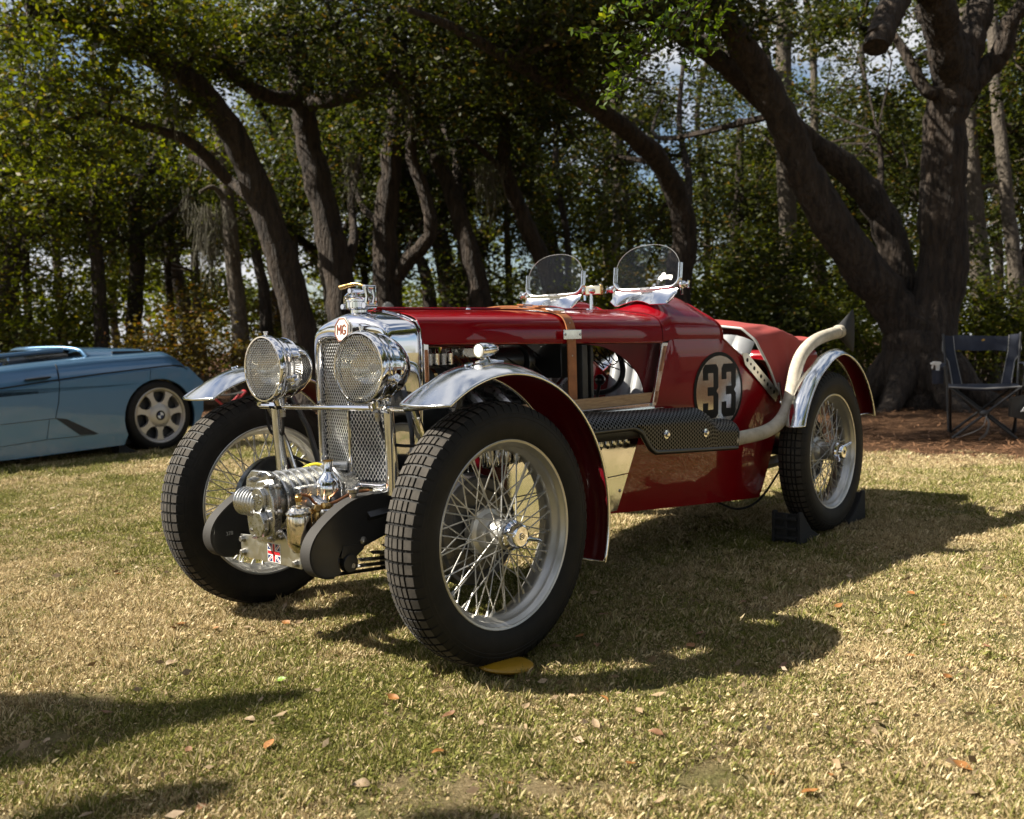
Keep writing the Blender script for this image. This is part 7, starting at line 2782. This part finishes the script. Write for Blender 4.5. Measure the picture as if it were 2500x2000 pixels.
for y_ in (-0.18, 0.18):
    for s in (-1, 1):
        q = MB()
        q.tube([(s * 0.21, y_, 0.41), (-s * 0.20, y_, 0.012)], 0.012, 8)
        q.build("leg", "red_tube", rs_)
for x_, z_ in ((-0.21, 0.41), (0.21, 0.41), (-0.20, 0.015), (0.20, 0.015)):
    q = MB()
    q.tube([(x_, -0.19, z_), (x_, 0.19, z_)], 0.012, 8)
    q.build("frame_bar", "red_tube", rs_)
wb2 = empty("water_bottle", (-3.40, 11.05, 0.385), 0, "clear water bottle on the red framed stool", "bottle")
q = MB()
q.lathe([(0, 0), (0.030, 0), (0.032, 0.01), (0.032, 0.12), (0.025, 0.15), (0.012, 0.165), (0.012, 0.185), (0, 0.185)], axis=(0, 0, 1), n=18)
q.build("bottle", "lens_glass", wb2, smooth=40)
q = MB()
q.lathe([(0.0325, 0.05), (0.0330, 0.05), (0.0330, 0.10), (0.0325, 0.10)], axis=(0, 0, 1), n=18)
q.build("bottle_label", "white_plastic", wb2)

# ------------------------------------------------------------------ seated person behind the bonnet
def skin_figure(name, joints, bones, m, parent, sub=2):
    me = bpy.data.meshes.new(name)
    names = list(joints)
    me.from_pydata([joints[k][0] for k in names], [(names.index(a), names.index(b)) for a, b in bones], [])
    o = link(bpy.data.objects.new(name, me), parent)
    md_ = o.modifiers.new("skin", "SKIN")
    md_.use_smooth_shade = True
    lay = me.skin_vertices[0] if me.skin_vertices else None
    if lay is None:
        bpy.context.view_layer.update()
        lay = me.skin_vertices[0] if me.skin_vertices else None
    if lay:
        for i, k in enumerate(names):
            r_ = joints[k][1]
            lay.data[i].radius = (r_, r_) if isinstance(r_, (int, float)) else r_
            lay.data[i].use_root = (i == 0)
    ss_ = o.modifiers.new("sub", "SUBSURF")
    ss_.levels = ss_.render_levels = sub
    me.materials.append(M[m])
    return o


px, py = -1.40, 11.0
camp_chair("camp_chair", (px, py, 0), R(175), "camp chair holding the seated person behind the red bonnet")
pr = empty("person", (px, py, 0.0), R(175), "grey haired person in a dark shirt sitting behind the red bonnet, facing away", "person")
J = {"pelvis": ((0, 0.04, 0.53), 0.135), "waist": ((0, 0.10, 0.68), 0.130), "chest": ((0, 0.12, 0.88), 0.150), "neck0": ((0, 0.10, 1.03), 0.075), "neck1": ((0, 0.08, 1.12), 0.055),
     "shl": ((0.17, 0.11, 0.99), 0.070), "ell": ((0.25, 0.0, 0.74), 0.047), "wrl": ((0.19, -0.22, 0.66), 0.032), "hal": ((0.17, -0.30, 0.63), 0.030),
     "shr": ((-0.17, 0.11, 0.99), 0.070), "elr": ((-0.25, 0.0, 0.74), 0.047), "wrr": ((-0.19, -0.22, 0.66), 0.032), "har": ((-0.17, -0.30, 0.63), 0.030),
     "hpl": ((0.10, 0.0, 0.52), 0.100), "knl": ((0.14, -0.42, 0.50), 0.062), "anl": ((0.14, -0.44, 0.09), 0.042), "tol": ((0.16, -0.62, 0.045), 0.040),
     "hpr": ((-0.10, 0.0, 0.52), 0.100), "knr": ((-0.14, -0.42, 0.50), 0.062), "anr": ((-0.14, -0.44, 0.09), 0.042), "tor": ((-0.16, -0.62, 0.045), 0.040)}
Bn = [("pelvis", "waist"), ("waist", "chest"), ("chest", "neck0"), ("neck0", "neck1"), ("chest", "shl"), ("shl", "ell"), ("ell", "wrl"), ("wrl", "hal"), ("chest", "shr"), ("shr", "elr"), ("elr", "wrr"), ("wrr", "har"),
      ("pelvis", "hpl"), ("hpl", "knl"), ("knl", "anl"), ("anl", "tol"), ("pelvis", "hpr"), ("hpr", "knr"), ("knr", "anr"), ("anr", "tor")]
skin_figure("body", J, Bn, "shirt", pr)
hd_ = MB()


def head_pt(a, b):
    t, f = math.pi * a, 2 * math.pi * b
    x, y, z = math.sin(t) * math.cos(f), math.sin(t) * math.sin(f), math.cos(t)
    w_ = 0.078 * (1 - 0.22 * max(0, -z) ** 1.5)
    nose = 0.022 * math.exp(-((x / 0.16) ** 2 + ((z + 0.08) / 0.22) ** 2)) if y < 0 else 0
    brow = 0.005 * math.exp(-((z - 0.22) / 0.10) ** 2) if y < -0.5 else 0
    eye = -0.008 * sum(math.exp(-(((x - s_ * 0.38) / 0.14) ** 2 + ((z - 0.08) / 0.08) ** 2)) for s_ in (-1, 1)) if y < -0.3 else 0
    return (w_ * x, 0.05 + 0.098 * y - nose - brow - eye, 1.265 + 0.125 * z)


hd_.grid(head_pt, 28, 36)
for s in (-1, 1):
    hd_.ball((s * 0.078, 0.06, 1.26), 0.030, 10, (0.35, 0.6, 1.0))
hd_.build("head", "skin", pr, smooth=70)
hr = MB()
hr.grid(lambda a, b: (lambda p: ((p[0]) * 1.10, 0.052 + (p[1] - 0.05) * 1.09, 1.265 + (p[2] - 1.265) * 1.09 + 0.003))(head_pt(a * (0.36 + 0.30 * smooth01((math.sin(2 * math.pi * b) + 0.5) / 1.0)), b)), 16, 36)
hr.build("hair", "grey_hair", pr, smooth=70)
for s in (-1, 1):
    fg = MB()
    for k in range(4):
        x0 = s * 0.17 + (k - 1.5) * 0.018
        fg.tube(curve_pts([(x0, -0.29, 0.632), (x0, -0.34 - 0.006 * (k % 2), 0.628), (x0, -0.372, 0.605), (x0, -0.375, 0.58)], 3), 0.009, 6)
    fg.tube(curve_pts([(s * 0.14, -0.27, 0.63), (s * 0.125, -0.31, 0.615), (s * 0.13, -0.34, 0.60)], 3), 0.010, 6)
    fg.build("hand", "skin", pr, smooth=60)

# ------------------------------------------------------------------ fallen leaves and litter
LEAVES = """500,12,o 730,242,o 905,242,o 768,225,o 655,265,p 720,388,p 1185,462,g 1658,540,o 1050,628,p 1135,738,o 795,765,b 1845,765,o 1205,220,o 1255,220,p 1100,262,b 1890,610,b 2140,905,o 850,1000,b 450,600,b 200,725,p 1520,905,p"""
LEAVES2 = """705,120,b 560,170,b 975,130,b 385,185,b 285,280,o 360,312,b 790,265,b 750,318,o 1145,300,p 1210,108,p 1375,150,o 1525,178,o 1680,95,o 1925,105,b 2070,105,o 1815,232,o 1380,228,p 1675,360,o 1830,450,o 1140,405,b 390,540,o 60,575,p 355,655,p 605,685,b 500,820,o 1090,860,o 1335,862,o 1255,940,o 620,980,p 1940,945,p 1895,830,o 1540,640,p 1515,555,p 1700,425,b 2000,320,b 2130,365,p"""
M["green_leaf"] = mat("green_leaf", (0.16, 0.26, 0.03), 0.4)
LM = {"o": ("fallen_leaf", "orange"), "p": ("fallen_leaf_pale", "pale tan"), "b": ("fallen_leaf_brown", "dark brown"), "g": ("green_leaf", "bright green")}
leaf_proto = {}


def leaf_obj(kind, k):
    key = (kind, k % 3)
    if key not in leaf_proto:
        curl = (0.35, 0.8, -0.4)[k % 3]
        m_ = MB()

        def lp(a, b):
            u_ = a * 2 - 1
            w_ = 0.30 * (1 - abs(u_) ** 2.2) * (0.85 + 0.25 * math.sin(a * 3 + k))
            v_ = (b * 2 - 1) * w_
            return (u_ * 0.5, v_, 0.10 * abs(v_) / 0.3 + curl * 0.18 * u_ * u_ + 0.02 * math.sin(5 * u_))
        m_.grid(lp, 8, 4)
        m_.tube([(-0.5, 0, curl * 0.18), (-0.68, 0.03, curl * 0.22)], 0.012, 4)
        o = m_.build("fallen_leaf", LM[kind][0], None, smooth=60, fix=False)
        leaf_proto[key] = o.data
        return o
    o = link(bpy.data.objects.new("fallen_leaf", leaf_proto[key]))
    return o


rl_ = random.Random(3)
idx = 0
for block, ox in ((LEAVES, 0), (LEAVES2, 1250)):
    for tok in block.split():
        u_, v_, kd = tok.split(",")
        pxl = (ox + float(u_) / 1.7248, 1400 + float(v_) / 1.7248)
        g_ = G(pxl[0] / 1.15955, pxl[1] / 1.15955)
        o = leaf_obj(kd, idx)
        s_ = rl_.uniform(0.024, 0.040) * (1.05 if kd == "p" else 1.0)
        o.location = (g_.x, g_.y, 0.009)
        o.scale = (s_, s_, s_)
        o.rotation_euler = (rl_.uniform(-0.35, 0.35), rl_.uniform(-0.3, 0.3), rl_.uniform(0, 6.28))
        sh_ = ox == 1250 and float(v_) < 420 and float(u_) < 1250
        zone = "in the shadow of the red car" if sh_ else ("on the near left grass before the far wheel" if ox == 0 and float(v_) < 420 else "on the foreground grass at lower left" if ox == 0 else "on the sunlit grass right of the red car's shadow" if float(v_) < 470 else "on the dry foreground grass at lower right")
        tag(o, "%s fallen leaf lying %s" % (LM[kd][1], zone), "leaf", "%s fallen leaves %s" % (LM[kd][1], zone))
        idx += 1
# uncounted litter: tiny bits on the turf, and needles on the straw bed
r = np.random.default_rng(9)
n_ = 900
y = 1.5 + 7.0 * r.random(n_) ** 1.5
x = (r.random(n_) * 2 - 1) * (0.6 * y + 0.3)
k_ = y < np.array([straw_edge(t) for t in x])
c = np.stack([x, y, np.full(n_, 0.013)], 1)[k_]
Pq = leaf_quads(c, 0.012 + 0.02 * r.random(len(c)), r, 0.25)
o = link(bpy.data.objects.new("leaf_litter", quads_mesh("leaf_litter", Pq, "fallen_leaf_pale")))
tag(o, "tiny scraps of dead leaf strewn through the grass", "litter", kind="stuff")
n_ = 26000
y = 6.0 + 14 * r.random(n_) ** 1.6
x = (r.random(n_) * 2 - 1) * (0.62 * y + 1.0)
k_ = y > np.array([straw_edge(t) for t in x]) - 0.15 + r.normal(0, 0.25, n_)
x, y = x[k_], y[k_]
az = r.uniform(0, 6.28, len(x))
L_ = r.uniform(0.05, 0.12, len(x))
dxn, dyn = np.cos(az), np.sin(az)
zz = r.uniform(0.0, 0.03, len(x))
w_ = 0.0022 + 0.0003 * y
P0 = np.stack([x, y, zz], 1)
D = np.stack([dxn * L_, dyn * L_, r.normal(0, 0.012, len(x))], 1)
N_ = np.stack([-dyn * w_, dxn * w_, np.zeros(len(x))], 1)
Pq = np.stack([P0 - N_, P0 + N_, P0 + D + N_, P0 + D - N_], 1)
o = link(bpy.data.objects.new("pine_straw", quads_mesh("pine_straw", Pq, "fallen_leaf_brown")))
tag(o, "brown pine straw bed under the oaks", "pine straw", kind="stuff")
